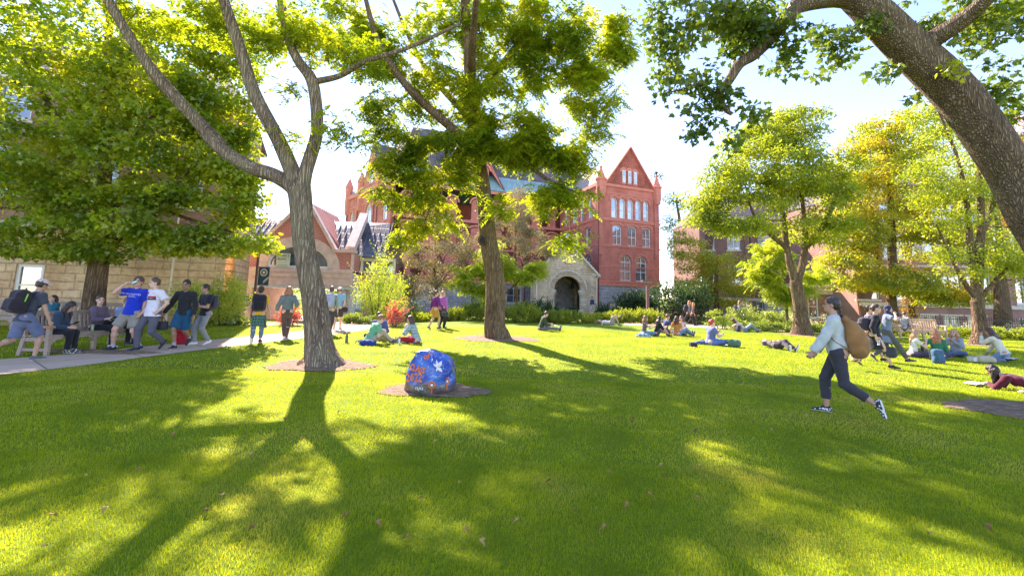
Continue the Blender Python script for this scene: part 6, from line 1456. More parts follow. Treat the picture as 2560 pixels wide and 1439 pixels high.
# ---------------------------------------------------------------- painted boulder
bp = G(1078, 978)
m, n, b = newmat('boulder_paint'); v = coord(n); sep = n.nodes.new('ShaderNodeSeparateXYZ'); n.links.new(v, sep.inputs[0])
f = noise(n, v, 4, 5); c = ramp(n, f, [(.35, (.006, .03, .20)), (.5, (.012, .075, .38)), (.65, (.03, .16, .52))])
f2 = noise(n, v, 11, 6, .75); c = mix(n, ramp(n, f2, [(.56, (0, 0, 0)), (.62, (.7, .7, .7))]), c, (.40, .42, .58))
a = N(n, 'ShaderNodeMath', operation='MULTIPLY_ADD', i_1=.35); n.links.new(f, a.inputs[0]); n.links.new(sep.outputs[2], a.inputs[2])
c = mix(n, ramp(n, a.outputs[0], [(.34, (1, 1, 1)), (.42, (0, 0, 0))]), c, ramp(n, noise(n, v, 6, 5), [(.4, (.07, .055, .055)), (.6, (.12, .09, .085)), (.7, (.10, .09, .14))]))
n.links.new(c, b.inputs['Base Color']); b.inputs['Roughness'].default_value = .28; b.inputs['Coat Weight'].default_value = .5; bump(n, b, noise(n, v, 7, 6, .6), .7, .06)
BO = empty('painted_boulder', bp, 0, 'knee high boulder painted glossy blue with orange lettering and a white flower', 'boulder')
s_ = SDF(); s_.ball((0, 0, .26), (.37, .33, .40), None, .1).ball((-.03, 0, .06), (.385, .34, .30), None, .12).ball((-.12, -.03, .44), (.17, .2, .17), None, .14).ball((.14, 0, .22), (.23, .28, .30), None, .1).ball((-.24, -.05, .2), (.14, .22, .24), None, .1)
s_.ball((.2, -.18, .42), (.12, .1, .1), None, .08).ball((-.2, -.16, .32), (.1, .12, .1), None, .06).ball((.02, -.22, .12), (.2, .1, .16), None, .06)
rk = s_.mesh('rock', [m], .012, BO, wob=.013, wf=13, halves=[((0, 0, -.08), (0, 0, -1)), ((-.05, -.33, .3), nrm((-.5, -1, .55))), ((.2, -.3, .35), nrm((.6, -1, .45)))])
bv = BVHTree.FromPolygons([v_.co for v_ in rk.data.vertices], [p_.vertices for p_ in rk.data.polygons])
def decal(o, off=.006, par=BO):
    """drape a flat shape (in xz) onto the rock along +y"""
    me = o.data; mw = Matrix.LocRotScale(o.location, o.rotation_euler, o.scale); bm = bmesh.new(); bm.from_mesh(me)
    bmesh.ops.triangulate(bm, faces=bm.faces[:]); bmesh.ops.subdivide_edges(bm, edges=bm.edges[:], cuts=2, use_grid_fill=True)
    for v_ in bm.verts:
        p = mw @ v_.co; h = bv.ray_cast(Vector((p.x, -2, p.z)), Vector((0, 1, 0)))[0]
        v_.co = h + Vector((0, -off, 0)) if h is not None else p
    bm.to_mesh(me); bm.free(); o.location = (0, 0, 0); o.rotation_euler = (0, 0, 0); o.scale = (1, 1, 1)
org = plain((.66, .15, .02), .4, .35, 25); wht = plain((.72, .70, .72), .45, .1)
for s__, sz_, x_, z_, ra_ in (('2022', .175, -.235, .255, -4), ('CLASS', .125, -.205, .385, 8), ('OF', .10, -.07, .565, -8)):
    t_ = textobj(s__, sz_, org, BO, (x_, -1, z_), (R(90), R(ra_), 0), 0, res=1, sx=.8, bold=.006); decal(t_)
def blob(pts, mat, name='painted_mark'):
    mb = MB(); mb.add([(x, -1, z) for x, z in pts], [tuple(range(len(pts)))]); o = mb.build(name, [mat], BO); decal(o, .007); return o
def petal(cx, cz, ang, L, w): return [(cx + math.cos(ang) * t * L - math.sin(ang) * w * math.sin(math.pi * t ** .8) * sd, cz + math.sin(ang) * t * L + math.cos(ang) * w * math.sin(math.pi * t ** .8) * sd) for sd, ts in ((1, np.linspace(0, 1, 7)), (-1, np.linspace(1, 0, 7)[1:-1])) for t in ts]
for a_, l_, w_ in ((62, .10, .030), (112, .115, .016), (146, .10, .014), (252, .06, .014), (318, .10, .022)): blob(petal(.135, .43, R(a_), l_, w_), wht, 'painted_petal')
blob([(.135 + .022 * math.cos(i), .44 + .022 * math.sin(i)) for i in range(6)], plain((.75, .35, .22), .4, .1), 'painted_mark')
for cx, cz, rx__ in ((.06, .17, .035), (.285, .215, .016)):
    for i in range(10):
        a0, a1 = i * .628, (i + 1) * .628
        blob([(cx + rx__ * math.cos(a0), cz + .04 * math.sin(a0)), (cx + rx__ * 1.6 * math.cos(a0), cz + .062 * math.sin(a0)), (cx + rx__ * 1.6 * math.cos(a1), cz + .062 * math.sin(a1)), (cx + rx__ * math.cos(a1), cz + .04 * math.sin(a1))], org)
    blob([(cx + rx__ * .7 * math.cos(i), cz + .022 * math.sin(i)) for i in range(6)], wht); blob([(cx - .008, cz - .13), (cx + .008, cz - .13), (cx + .012, cz - .05), (cx - .012, cz - .05)], org)
for i in range(5): blob([(-.19 + i * .025, .10 - .01 * (i % 3)), (-.18 + i * .025, .10 - .01 * (i % 3)), (-.176 + i * .027, .135), (-.186 + i * .027, .135)], wht)

# ---------------------------------------------------------------- people on the lawn, right
DARK = (.03, .02, .015); BRN = (.10, .045, .025); BLD = (.42, .24, .10)
wm = G(2102, 1038)
checker = spots((.03, .03, .03), (.7, .7, .68), 38, .42)
root, I = person('young woman striding left in a pale grey sweatshirt, cropped charcoal trousers and glasses', wm, R(88),
    dict(p=(0, -.01, .915), lean=2, ra=(.06, .17, .085), la=(-.09, -.42, .235), rt=(.1, 1, -.02), lt=(0, -.22, -1), lk=(0, 1, .1), rk=(0, 1, 0), lh=(-.19, .31, .86), rh=(.08, .29, .84), le=(-.35, -1, -.1), re=(.5, -1, -.2), hp=-3, hy=4, curl=1.15, look=None),
    1.71, 'f', 'tan', topt((.50, .54, .52), 1.96, e=.028, hem=-.02, w=.006, le=1.2), bott((.045, .043, .05), .86, e=.016, we=.054, wob=.005), shoe=checker, hair=('braid', (.035, .022, .018)), vox=.0088, glasses=True)
backpack(I, 'large mustard brown backpack hanging low on the striding woman', (.31, .15, .05), (.14, .11, .245), drop=.08, teardrop=True)
# two women in dark clothes and a third behind
b1 = G(2192, 918)
root, I = person('woman in a black dress walking right with short dark hair', b1, R(-83),
    dict(p=(0, 0, .90), lean=5, ra=(.1, .30, .09), la=(-.1, -.42, .16), lt=(-.1, .8, -.6), lh=(-.2, .05, .82), rh=(.26, .0, .84), hp=6, hy=-12, le=(-.3, -1, -.3)), 1.62, 'f', 'fair',
    topt((.022, .022, .028), 1.75, e=.024, hem=-.04), dict(k='dress', m=cloth((.022, .022, .028)), len=.38, w=.23), shoe=(.03, .03, .03), hair=('bun', (.05, .025, .018), .0), vox=.011)
backpack(I, 'dark plum shoulder backpack on the woman in the black dress', (.045, .04, .06), (.15, .11, .17), drop=.06)
def cardkey(o):
    mb = MB(); mb.b2((-.03, -.006, -.06), (.03, .006, .06)); mb.build('card', [plain((.75, .75, .75), .4)], o); mb = MB(); mb.b2((-.018, -.009, -.03), (.018, -.0065, .03)); mb.build('photo', [plain((.2, .3, .4), .5)], o)
bagobj('name_badge', 'small white badge hanging from the hand of the woman in black', 'badge', at(root, I['hands']['r'] + V3(.0, .03, -.07)), R(0), cardkey)
def totebag(col, w=.16, h=.14, d=.06, strap=.22, mat=None):
    def f(o):
        m_ = mat or cloth(col); s_ = SDF(); s_.box((0, 0, -strap - h), (w, d, h), .05, None, .02).ball((0, 0, -strap - h * 1.3), (w * 1.02, d * 1.2, h * .7), None, .04); s_.mesh('bag_body', [m_], .011, o, wob=.004)
        for sd in (-1, 1):
            t_ = MB(); t_.tube(bez([(-w * .55, sd * d * .5, -strap - .02), (-w * .3, sd * .02, -strap * .3), (0, sd * .008, 0), (w * .3, sd * .02, -strap * .3), (w * .55, sd * d * .5, -strap - .02)], 4), .008, 5); t_.build('handle', [m_], o, smooth=True)
    return f
bagobj('handbag', 'round dark grey bag carried low between the two women in dark clothes', 'bag', b1 + Vector((.18, -.22, .64)), R(-60), totebag((.05, .055, .07), .13, .13, .07, .10))
b2_ = G(2222, 906)
root, I = person('woman in a navy headscarf and grey blue tunic walking with a raised hand', b2_, R(-80),
    dict(p=(0, 0, .90), lean=5, ra=(.1, .44, .12), la=(-.1, -.35, .18), rt=(.1, 1, .15), lt=(0, .7, -.7), rh=(.20, .20, 1.46), re=(.9, .2, -.6), lh=(-.12, .28, 1.08), hp=5, hy=-25, curl=.8), 1.62, 'f', 'fair',
    topt((.16, .20, .30), .6, e=.025, hem=-.30), bott((.09, .09, .09), .95, e=.02), shoe=(.10, .05, .04), hair=('hijab', (.03, .04, .09)), vox=.012)
b3 = G(2176, 900)
root, I = person('third walker with a tied up bun half hidden behind the woman in black', b3, R(-80),
    dict(p=(0, 0, .90), lean=4, ra=(.1, .3, .09), la=(-.1, -.3, .14), hp=0), 1.58, 'f', 'fair', topt((.17, .16, .21), .6, e=.02), dict(k='skirt', m=spots((.50, .10, .14), (.75, .45, .5), 20, .2), len=.42, w=.2), hair=('bun', (.06, .03, .02), .08), vox=.014)
bagobj('handbag', 'leopard print drawstring bag swinging behind the mustard backpack', 'bag', G(2142, 925) + Vector((0, 0, .42)), 0, totebag((.5, .3, .15), .10, .10, .08, .03, mat=spots((.62, .38, .2), (.05, .03, .02), 16, .36)))

SITX = dict(p=(0, 0, .11), lean=8, la=(.10, .30, .07), ra=(-.10, .34, .07), lk=(-1.2, .6, .25), rk=(1.2, .6, .25), lt=(.8, .5, 0), rt=(-.8, .5, 0), lh=(-.12, .30, .28), rh=(.12, .30, .28), hipw=.1)
SITL = dict(p=(0, 0, .11), lean=-4, la=(-.1, .86, .09), ra=(.1, .86, .09), lk=(0, 0, 1), rk=(0, 0, 1), lt=(-.2, .25, 1), rt=(.2, .25, 1), lh=(-.12, .34, .30), rh=(.12, .34, .30), hipw=.09)
SITK = dict(p=(0, 0, .11), lean=18, la=(-.1, .50, .08), ra=(.1, .50, .08), lk=(0, .1, 1), rk=(0, .1, 1), lh=(-.06, .48, .40), rh=(.06, .48, .40), hipw=.09)
def mk(base, **k): d = dict(base); d.update(k); return d
# the prone reader
pr = G(2602, 984)
root, I = person('woman in a maroon top lying on her front reading near the right edge', pr, R(84),
    dict(p=(0, 0, .13), spine=(0, .96, .27), front=(0, .27, -.96), look=(.05, .75, -.66), hup=(0, .6, .8), la=(-.12, -.84, .08), ra=(.12, -.84, .08), lk=(0, 0, -1), rk=(0, 0, -1), lt=(0, -1, .05), rt=(0, -1, .05), lu=(0, 0, -1), ru=(0, 0, -1),
         lh=(-.05, .74, .10), rh=(.10, .76, .06), le=(-.8, .3, -1), re=(.8, .3, -1), hairdown=1, ld=(.6, .6, -.1), rd=(-.5, .8, -.1), ln=(0, 0, -1), rn=(0, 0, -1)), 1.62, 'f', 'fair',
    topt((.10, .012, .028), 1.9, e=.014), bott((.07, .10, .26), 1.0), hair=('longfront', (.022, .013, .011), .30), vox=.0095, glasses=True)
def bookf(col, w=.15, h=.11, th=.012, open_=True):
    def f(o):
        mb = MB(); mb.b2((-w, -h, 0), (w, h, th * .4)); mb.build('cover', [plain(col, .6, .05)], o)
        mb = MB(); mb.add([(-w * .95, -h * .95, th * .5), (-w * .3, -h * .95, th * 1.8), (0, -h * .95, th * .9), (w * .3, -h * .95, th * 1.8), (w * .95, -h * .95, th * .5), (-w * .95, h * .95, th * .5), (-w * .3, h * .95, th * 1.8), (0, h * .95, th * .9), (w * .3, h * .95, th * 1.8), (w * .95, h * .95, th * .5)], [(0, 1, 6, 5), (1, 2, 7, 6), (2, 3, 8, 7), (3, 4, 9, 8), (0, 4, 3, 2, 1), (5, 6, 7, 8, 9)]); mb.build('pages', [plain((.75, .72, .68), .8, .03)], o)
    return f
bagobj('open_book', 'open book with pink cover under the hands of the prone reader', 'book', at(root, (0, .86, .035)), R(10), bookf((.62, .2, .2), .17, .12, .02))
def clothf(col, w, d):
    def f(o):
        n_ = 12; V = []; F_ = []
        for j in range(n_):
            for i in range(n_):
                x = -w + 2 * w * i / (n_ - 1); y = -d + 2 * d * j / (n_ - 1); V.append((x + .03 * math.sin(j), y + .03 * math.sin(i * 1.3), .045 + .012 * math.sin(i * 1.9 + j) + .008 * math.cos(j * 2.3)))
        for j in range(n_ - 1):
            for i in range(n_ - 1): F_ += [j * n_ + i, j * n_ + i + 1, (j + 1) * n_ + i + 1, (j + 1) * n_ + i]
        q = link('fabric', npmesh('fabric', V, F_, [4] * (len(F_) // 4), cloth(col), None, True), o); sm = q.modifiers.new('t', 'SOLIDIFY'); sm.thickness = .012
    return f
bagobj('blanket', 'pale crumpled blanket under the prone reader', 'blanket', pr + Vector((.1, -.12, 0)), R(5), clothf((.55, .53, .5), .5, .16))

# circle of four at the right
g4 = 'circle of friends sitting on the grass at the right'
p = G(2283, 892)
person('blonde woman in a white top, leftmost of the circle at the right', p, R(-70), mk(SITX, rh=(.12, .34, .55), re=(.6, .3, -.8), hp=12), 1.62, 'f', 'lt', topt((.70, .68, .66), .6), bott((.06, .05, .08), .95), hair=('long', (.48, .26, .12), .42), group=g4, vox=.013)
p = G(2345, 897)
person('woman in a green sweater with long wavy auburn hair seen from behind', p, R(-5), mk(SITX, lean=6, lh=(-.38, .2, .2), le=(-.5, -1, 0)), 1.64, 'f', 'lt', topt((.025, .17, .10), 1.9), bott((.05, .055, .09), .95), hair=('long', (.40, .15, .07), .40), group=g4, vox=.013)
ground_pack('blue grey backpack standing behind the woman in green', G(2346, 908), R(4), (.05, .12, .20), (.15, .09, .20), lie=False)
p = G(2392, 890)
person('woman with long ginger hair facing the camera eating, in a grey top', p, R(165), mk(SITX, lh=(-.04, .20, .50), le=(-.8, .1, -.6), rh=(.16, .3, .28), hp=-2), 1.63, 'f', 'lt', topt((.33, .36, .36), 1.9), bott((.10, .15, .26), .92), hair=('longfront', (.50, .22, .09), .38), group=g4, vox=.013)
p = G(2500, 903)
person('kneeling woman in a cream sweater with dark hair, hand to her face', p, R(72), dict(p=(0, -.10, .28), lean=22, la=(-.1, -.18, .07), ra=(.1, -.18, .07), lk=(-.2, 1, -.1), rk=(.2, 1, -.1), lt=(0, -1, .0), rt=(0, -1, 0), lu=(0, 0, -1), ru=(0, 0, -1), lh=(-.10, .34, .78), le=(-.4, .6, -1), rh=(.2, .35, .2), hp=20), 1.64, 'f', 'tan', topt((.62, .58, .46), 1.92, e=.02), bott((.17, .24, .36), 1.0), hair=('long', (.07, .03, .02), .28), group=g4, vox=.013)
ground_pack('pale crumpled canvas bag lying before the kneeling woman', G(2462, 906), R(80), (.45, .40, .26), (.13, .09, .24), name='canvas_bag')
def cupf(col=(.75, .74, .72), r=.04, h=.12, lid=(.8, .8, .8)):
    def f(o):
        mb = MB(); mb.lathe([(r * .75, 0), (r, h)], (0, 0, 0), 14); mb.build('cup', [plain(col, .5, .03)], o, smooth=False)
        mb = MB(); mb.lathe([(r * 1.08, h), (r * 1.08, h + .012), (r * .9, h + .018)], (0, 0, 0), 14); mb.build('lid', [plain(lid, .4, .03)], o)
    return f
bagobj('food_box', 'small white takeaway box by the kneeling woman', 'box', G(2434, 905) + Vector((0, 0, .03)), R(10), lambda o: (lambda mb: (mb.box((0, 0, .06), (.10, .08, .06), taper=1.12), mb.build('box', [plain((.7, .66, .6), .6)], o)))(MB()))
# reader on the right bench
person('person in grey sitting sideways reading on the far right bench', rbp + Vector((-.75, .2, 0)), R(-70), dict(p=(0, -.1, .54), lean=14, la=(-.1, .42, .46), ra=(.1, .36, .30), lk=(0, 0, 1), rk=(0, .3, 1), lh=(-.1, .3, .72), rh=(.1, .3, .72), hp=30), 1.68, 'm', 'fair', topt((.35, .33, .34), .6), bott((.10, .10, .14), .55), hair=('short', (.12, .06, .03)), rel=False, vox=.014)
bagobj('open_book', 'pale open magazine held by the reader on the far right bench', 'book', rbp + Vector((-.42, .12, .68)), R(20), bookf((.7, .68, .66), .13, .10))

# reclining figures, middle distance
p = G(1945, 872)
person('person in dark grey lying on the grass left of the striding woman', p, R(35), dict(p=(0, 0, .12), spine=(0, .97, .05), front=(0, -.05, 1), look=(0, .0, 1), hup=(0, 1, 0), la=(-.12, -.78, .07), ra=(.12, -.70, .07), lk=(0, 0, 1), rk=(0, 0, 1), lt=(-.3, -.3, 1), rt=(.3, -.2, 1), lh=(-.1, .10, .24), rh=(.1, .15, .24), le=(-1, .3, -.3), re=(1, .3, -.3)), 1.7, 'm', 'fair', topt((.12, .10, .115), 1.9, e=.022), bott((.06, .05, .06), .95), hair=('short', DARK), vox=.014)
p = G(1778, 862)
root, I = person('red haired woman in a blue T-shirt and jeans sitting on the lawn', p, R(-62), mk(SITX, p=(0, 0, .12), lean=3, lh=(-.14, .30, .46), rh=(.14, .38, .42), la=(.02, .62, .08), ra=(-.10, .34, .07)), 1.68, 'f', 'lt', topt((.12, .15, .34), .6, e=.02), bott((.12, .20, .46), 1.0), hair=('curly', (.55, .03, .03)), fat=1.3, vox=.013)
ground_pack('green and grey backpack lying beside the red haired woman', G(1836, 867), R(50), (.09, .17, .11), (.15, .12, .20))
bagobj('lunch_bag', 'small dark lunch bag left of the red haired woman', 'bag', G(1733, 866), R(10), lambda o: (lambda s_: (s_.box((0, 0, .07), (.12, .08, .075), .02), s_.mesh('bag_body', [cloth((.04, .035, .05))], .01, o, wob=.003)))(SDF()))
bagobj('jacket', 'crumpled blue jacket on the grass left of the red haired woman', 'jacket', G(1752, 860), R(0), lambda o: (lambda s_: (s_.ball((0, 0, .05), (.26, .14, .07), None, .05), s_.ball((.14, -.02, .08), (.14, .1, .07), None, .05), s_.mesh('fabric', [cloth((.08, .12, .26))], .013, o, wob=.014, wf=24)))(SDF()))
bagobj('notebook', 'blue binder on the grass between the red haired woman and the green backpack', 'book', G(1812, 863), R(30), bookf((.16, .24, .42), .13, .1, .02))
p = G(1862, 829)
person('woman leaning back on her elbows with knees raised by the hydrangeas', p, R(-88), dict(p=(0, 0, .11), spine=(0, -.72, .69), front=(0, .69, .72), look=(-.1, .6, .75), hup=(0, -.5, .8), la=(-.1, .58, .08), ra=(.1, .62, .08), lk=(0, 0, 1), rk=(0, 0, 1), lh=(-.24, -.42, .06), rh=(.24, -.42, .06), le=(-.2, -1, .2), re=(.2, -1, .2)), 1.66, 'f', 'fair', topt((.62, .52, .50), .3), bott((.20, .27, .33), 1.0), hair=('long', (.12, .04, .025), .3), vox=.016)
ground_pack('black and white backpack behind the leaning woman', G(1846, 829), R(-80), (.06, .05, .08), (.12, .08, .18), lie=False)
# group of five
g5 = 'group seated in the sun before the wild yew'
p = G(1609, 838)
person('girl with long light brown hair in a grey vest, leftmost of the sunlit group', p, R(-70), mk(SITX, lh=(-.1, .46, .50), rh=(.16, .42, .42), le=(-.6, .3, -.8), hp=5), 1.62, 'f', 'fair', topt((.12, .10, .12), .15), bott((.12, .25, .38), 1.0), hair=('long', (.22, .10, .05), .28), group=g5, vox=.015)
p = G(1640, 839)
person('dark haired girl in a black top hugging her bare knees', p, R(-62), mk(SITK, la=(-.1, .62, .08), ra=(.1, .58, .08)), 1.62, 'f', 'fair', topt((.025, .022, .025), 1.0), bott((.10, .08, .08), .3), hair=('long', (.04, .02, .015), .26), group=g5, vox=.015)
p = G(1662, 833)
person('young man in a navy shirt behind the girl in black', p, R(-50), mk(SITX, lean=14, lh=(-.1, .42, .42), rh=(.1, .42, .40), hp=15), 1.72, 'm', 'fair', topt((.05, .07, .17), .6), bott((.1, .12, .2), .5), hair=('short', (.18, .08, .04)), group=g5, vox=.015)
p = G(1692, 839)
person('girl in an orange top with long dark hair seen from behind', p, R(-20), mk(SITL, lean=0, la=(.55, .5, .08), ra=(.62, .42, .08), lh=(-.3, .1, .1)), 1.62, 'f', 'fair', topt((.50, .20, .05), .55), bott((.17, .25, .38), 1.0), hair=('long', (.09, .035, .02), .34), group=g5, vox=.015)
p = G(1707, 837)
person('girl in a pale sleeveless top, rightmost of the sunlit group', p, R(150), mk(SITX, hp=4), 1.62, 'f', 'fair', topt((.62, .55, .48), .1), bott((.2, .25, .32), .9), hair=('long', (.16, .06, .04), .22), group=g5, vox=.015)
bagobj('jacket', 'blue and white jacket on the grass at the left of the sunlit group', 'jacket', G(1606, 842), R(0), lambda o: (lambda s_: (s_.ball((0, 0, .06), (.3, .14, .09), None, .05), s_.ball((.2, -.02, .05), (.16, .12, .06), None, .05), s_.mesh('fabric', [plaid((.12, .28, .42), (.6, .62, .6), (.05, .1, .2), 6)], .014, o, wob=.014, wf=24)))(SDF()))
# seated by himself with a laptop
p = G(1352, 826)
root, I = person('young man in a dark green jacket sitting alone with legs stretched out', p, R(-84), mk(SITL, lean=16, hp=35, lh=(-.1, .46, .30), rh=(.1, .46, .28)), 1.70, 'm', 'fair', topt((.045, .065, .04), 1.9, e=.028, hood=1), bott((.16, .15, .16), 1.0), hair=('short', (.05, .025, .02)), vox=.014)
bagobj('folder', 'bright blue folder on the legs of the young man sitting alone', 'folder', at(root, (-.06, .62, .23)), R(5), bookf((.05, .2, .62), .15, .11, .012))
p = G(1528, 812)
person('sunbather in shorts lying back with one knee raised near the yews', p, R(90), dict(p=(0, 0, .12), spine=(0, .97, .08), front=(0, -.08, 1), look=(0, .1, 1), hup=(0, 1, .1), la=(-.1, -.44, .08), ra=(.1, -.50, .48), lk=(0, 0, 1), rk=(0, -.2, 1), lt=(0, -1, 0), rt=(0, -.4, .9), lh=(-.3, .5, .05), rh=(.25, .75, .05), le=(-1, 0, 0), re=(1, 0, 0)), 1.72, 'm', 'fair', topt((.60, .58, .58), .6), bott((.30, .30, .26), .4), hair=('short', (.2, .1, .05)), vox=.016)
# walkers far right
p = G(1722, 815)
root, I = person('student with loose red hair walking right beside a companion near the iron fence', p, R(-80), dict(p=(0, 0, .90), lean=6, ra=(.1, .38, .09), la=(-.1, -.42, .14), lt=(0, .7, -.7)), 1.68, 'f', 'fair', topt((.17, .17, .19), 1.9), bott((.03, .03, .03), 1.0), hair=('long', (.48, .19, .06), .22), vox=.016)
backpack(I, 'dark backpack on the red haired student walking by the fence', (.04, .04, .06), (.14, .09, .2))
p = G(1733, 812)
person('companion in brown walking on the far side of the red haired student', p, R(-80), dict(p=(0, 0, .90), lean=4, ra=(.1, .3, .09), la=(-.1, -.38, .14)), 1.60, 'f', 'fair', topt((.20, .13, .10), 1.9), bott((.10, .07, .06), 1.0), hair=('long', (.50, .22, .08), .3), vox=.016)
p = G(1849, 822)
root, I = person('walker in a grey top passing the pale hydrangeas with a backpack', p, R(-85), dict(p=(0, 0, .91), lean=2, ra=(.1, .14, .09), la=(-.1, -.12, .1), lh=(-.2, .26, 1.0), rh=(.2, .26, 1.0), hp=20), 1.66, 'f', 'fair', topt((.36, .34, .32), 1.9), bott((.10, .13, .19), 1.0), hair=('long', (.28, .12, .05), .2), vox=.016)
backpack(I, 'slate coloured backpack of the walker by the hydrangeas', (.10, .11, .16), (.13, .08, .2))
p = gz(7.15, 40.2)
root, I = person('woman in navy carrying a bag past the stone porch', p, R(-50), dict(p=(0, 0, .92), lean=2, ra=(.1, .2, .09), la=(-.1, -.2, .12)), 1.68, 'f', 'lt', topt((.03, .045, .12), 1.5), bott((.60, .58, .58), .4), hair=('curly', (.45, .17, .08)), vox=.018)
# the two in purple
p = G(1086, 823)
root, I = person('woman in a dark purple turtleneck and mustard skirt walking arm in arm', p, R(-52), dict(p=(0, 0, .92), lean=0, ra=(.09, .14, .09), la=(-.08, -.26, .12), lt=(.1, .8, -.6), lh=(-.27, -.04, .84), rh=(.24, .26, 1.0), hp=0, hy=-20), 1.70, 'f', 'fair', topt((.16, .02, .20), 1.95, collar=1, hem=.02), dict(k='skirt', m=cloth((.48, .24, .03)), len=.36, w=.17), shoe=(.15, .09, .07), hair=('short', (.12, .055, .035)), vox=.0125)
bagobj('handbag', 'round dark bag held between the two women in purple', 'bag', at(root, I['hands']['r']) + Vector((.06, 0, 0)), R(0), totebag((.06, .06, .07), .14, .11, .08, .16))
p = G(1104, 820)
root, I = person('older woman with short curly fair hair in a lilac blouse and black trousers', p, R(-40), dict(p=(0, 0, .92), lean=0, ra=(.1, .04, .08), la=(-.1, -.06, .09), lh=(-.24, .20, 1.02), rh=(.28, .0, .82), hp=0, hy=-18), 1.68, 'f', 'lt', topt((.40, .14, .48), 1.9, e=.024, hem=-.06), bott((.02, .035, .03), 1.0, e=.022), hair=('curly', (.45, .25, .13)), fat=1.12, vox=.0125)
bagobj('handbag', 'small black handbag hanging from the hand of the woman in lilac', 'bag', at(root, I['hands']['r']), R(0), totebag((.03, .025, .03), .09, .07, .05, .18))
# trio behind the boulder
g3 = 'three friends picnicking behind the painted boulder'
p = G(922, 860)
person('young man in green flowered shirt and khaki trousers, leftmost of the trio', p, R(-68), mk(SITK, lean=20, la=(-.08, .82, .08), ra=(.1, .66, .09), hp=32, lh=(-.06, .36, .36), rh=(.1, .40, .34), bend=.05), 1.76, 'm', 'lt', topt(spots((.10, .36, .20), (.62, .25, .18), 11, .22), .65, e=.03, hem=-.08), bott((.42, .34, .24), 1.0, e=.02), hair=('short', (.28, .12, .05)), group=g3, vox=.0115)
p = G(948, 848)
person('man in a denim jacket behind the one in green, middle of the picnicking trio', p, R(158), mk(SITX, lean=8, hp=18, lh=(-.16, .26, .34), rh=(.14, .3, .3)), 1.72, 'm', 'brown', topt((.06, .10, .26), 1.9, e=.026, k2=0), bott((.05, .04, .04), .55), hair=('short', DARK), group=g3, vox=.0125)
p = G(1040, 857)
root, I = person('woman in pale plaid shirt and red trousers, rightmost of the trio', p, R(72), mk(SITX, lean=16, lh=(-.05, .36, .52), le=(-.4, .5, -1), rh=(.1, .32, .4), hp=14, bend=.04), 1.64, 'f', 'fair', topt(plaid((.20, .32, .34), (.45, .50, .48), (.08, .12, .2), 12), 1.9, e=.03, hem=-.08), bott((.42, .015, .03), 1.0), hair=('long', (.09, .04, .03), .17), group=g3, vox=.0115)
ground_pack('navy blue backpack on the grass before the man in green', G(922, 862) + Vector((0, -.1, 0)), R(80), (.02, .05, .22), (.11, .07, .24))
ground_pack('dark bag between the khaki legs and the woman in red trousers', G(1000, 855), R(40), (.06, .05, .05), (.10, .08, .12))
def bottlef(col, h=.26, r=.038, cap=(.04, .04, .04)):
    def f(o):
        mb = MB(); mb.lathe([(r * .95, 0), (r, .01), (r, h * .72), (r * .62, h * .82), (r * .6, h * .86)], (0, 0, 0), 14); mb.build('flask', [plain(col, .35, .05, metal=.2)], o, smooth=True)
        mb = MB(); mb.lathe([(r * .66, h * .86), (r * .66, h), (r * .3, h * 1.02)], (0, 0, 0), 12); mb.tube([(-r * .5, 0, h), (-r * .3, 0, h * 1.1), (r * .4, 0, h * 1.1), (r * .5, 0, h)], .006, 5); mb.build('cap', [plain(cap, .5)], o)
    return f
bagobj('water_bottle', 'dark steel water bottle standing alone left of the trio', 'bottle', G(866, 857), 0, bottlef((.12, .11, .10), .28, .042))
bagobj('water_bottle', 'white water bottle standing by the red trousers', 'bottle', G(1000, 860) + Vector((0, -.12, 0)), 0, bottlef((.62, .63, .65), .22, .036))

# ---------------------------------------------------------------- people on the path, left
p = G(52, 903)
root, I = person('man in a pink cap and grey T-shirt walking in at the left edge', p, R(-58),
    dict(p=(0, -.04, .89), lean=14, ra=(.12, .14, .09), la=(-.1, -.50, .30), lt=(0, .5, -.9), rh=(.30, .20, .80), lh=(-.22, .1, .85), rt=(.25, 1, 0), hp=18, hy=0, re=(.4, -1, 0), curl=.8), 1.74, 'm', 'tan', topt((.055, .06, .075), .62, e=.022, hem=-.10), bott((.12, .145, .23), .47, e=.02), shoe=(.10, .12, .12), hair=('short', DARK), hat=((.62, .45, .42), 1), vox=.0105)
backpack(I, 'black backpack with a bright green zip on the man in the pink cap', (.03, .022, .028), (.17, .12, .24), trim=(.25, .65, .08), drop=.02)
bagobj('snack_stick', 'orange snack held by the man in the pink cap', 'snack', at(root, I['hands']['r'] + V3(.0, .02, -.03)), R(20), lambda o: (lambda s_: (s_.ball((-.05, 0, -.02), (.04, .03, .025), None, .01), s_.ball((0, 0, 0), (.04, .025, .018), None, .01), s_.mesh('snack', [spots((.6, .25, .05), (.25, .06, .03), 40, .4)], .008, o)))(SDF()))
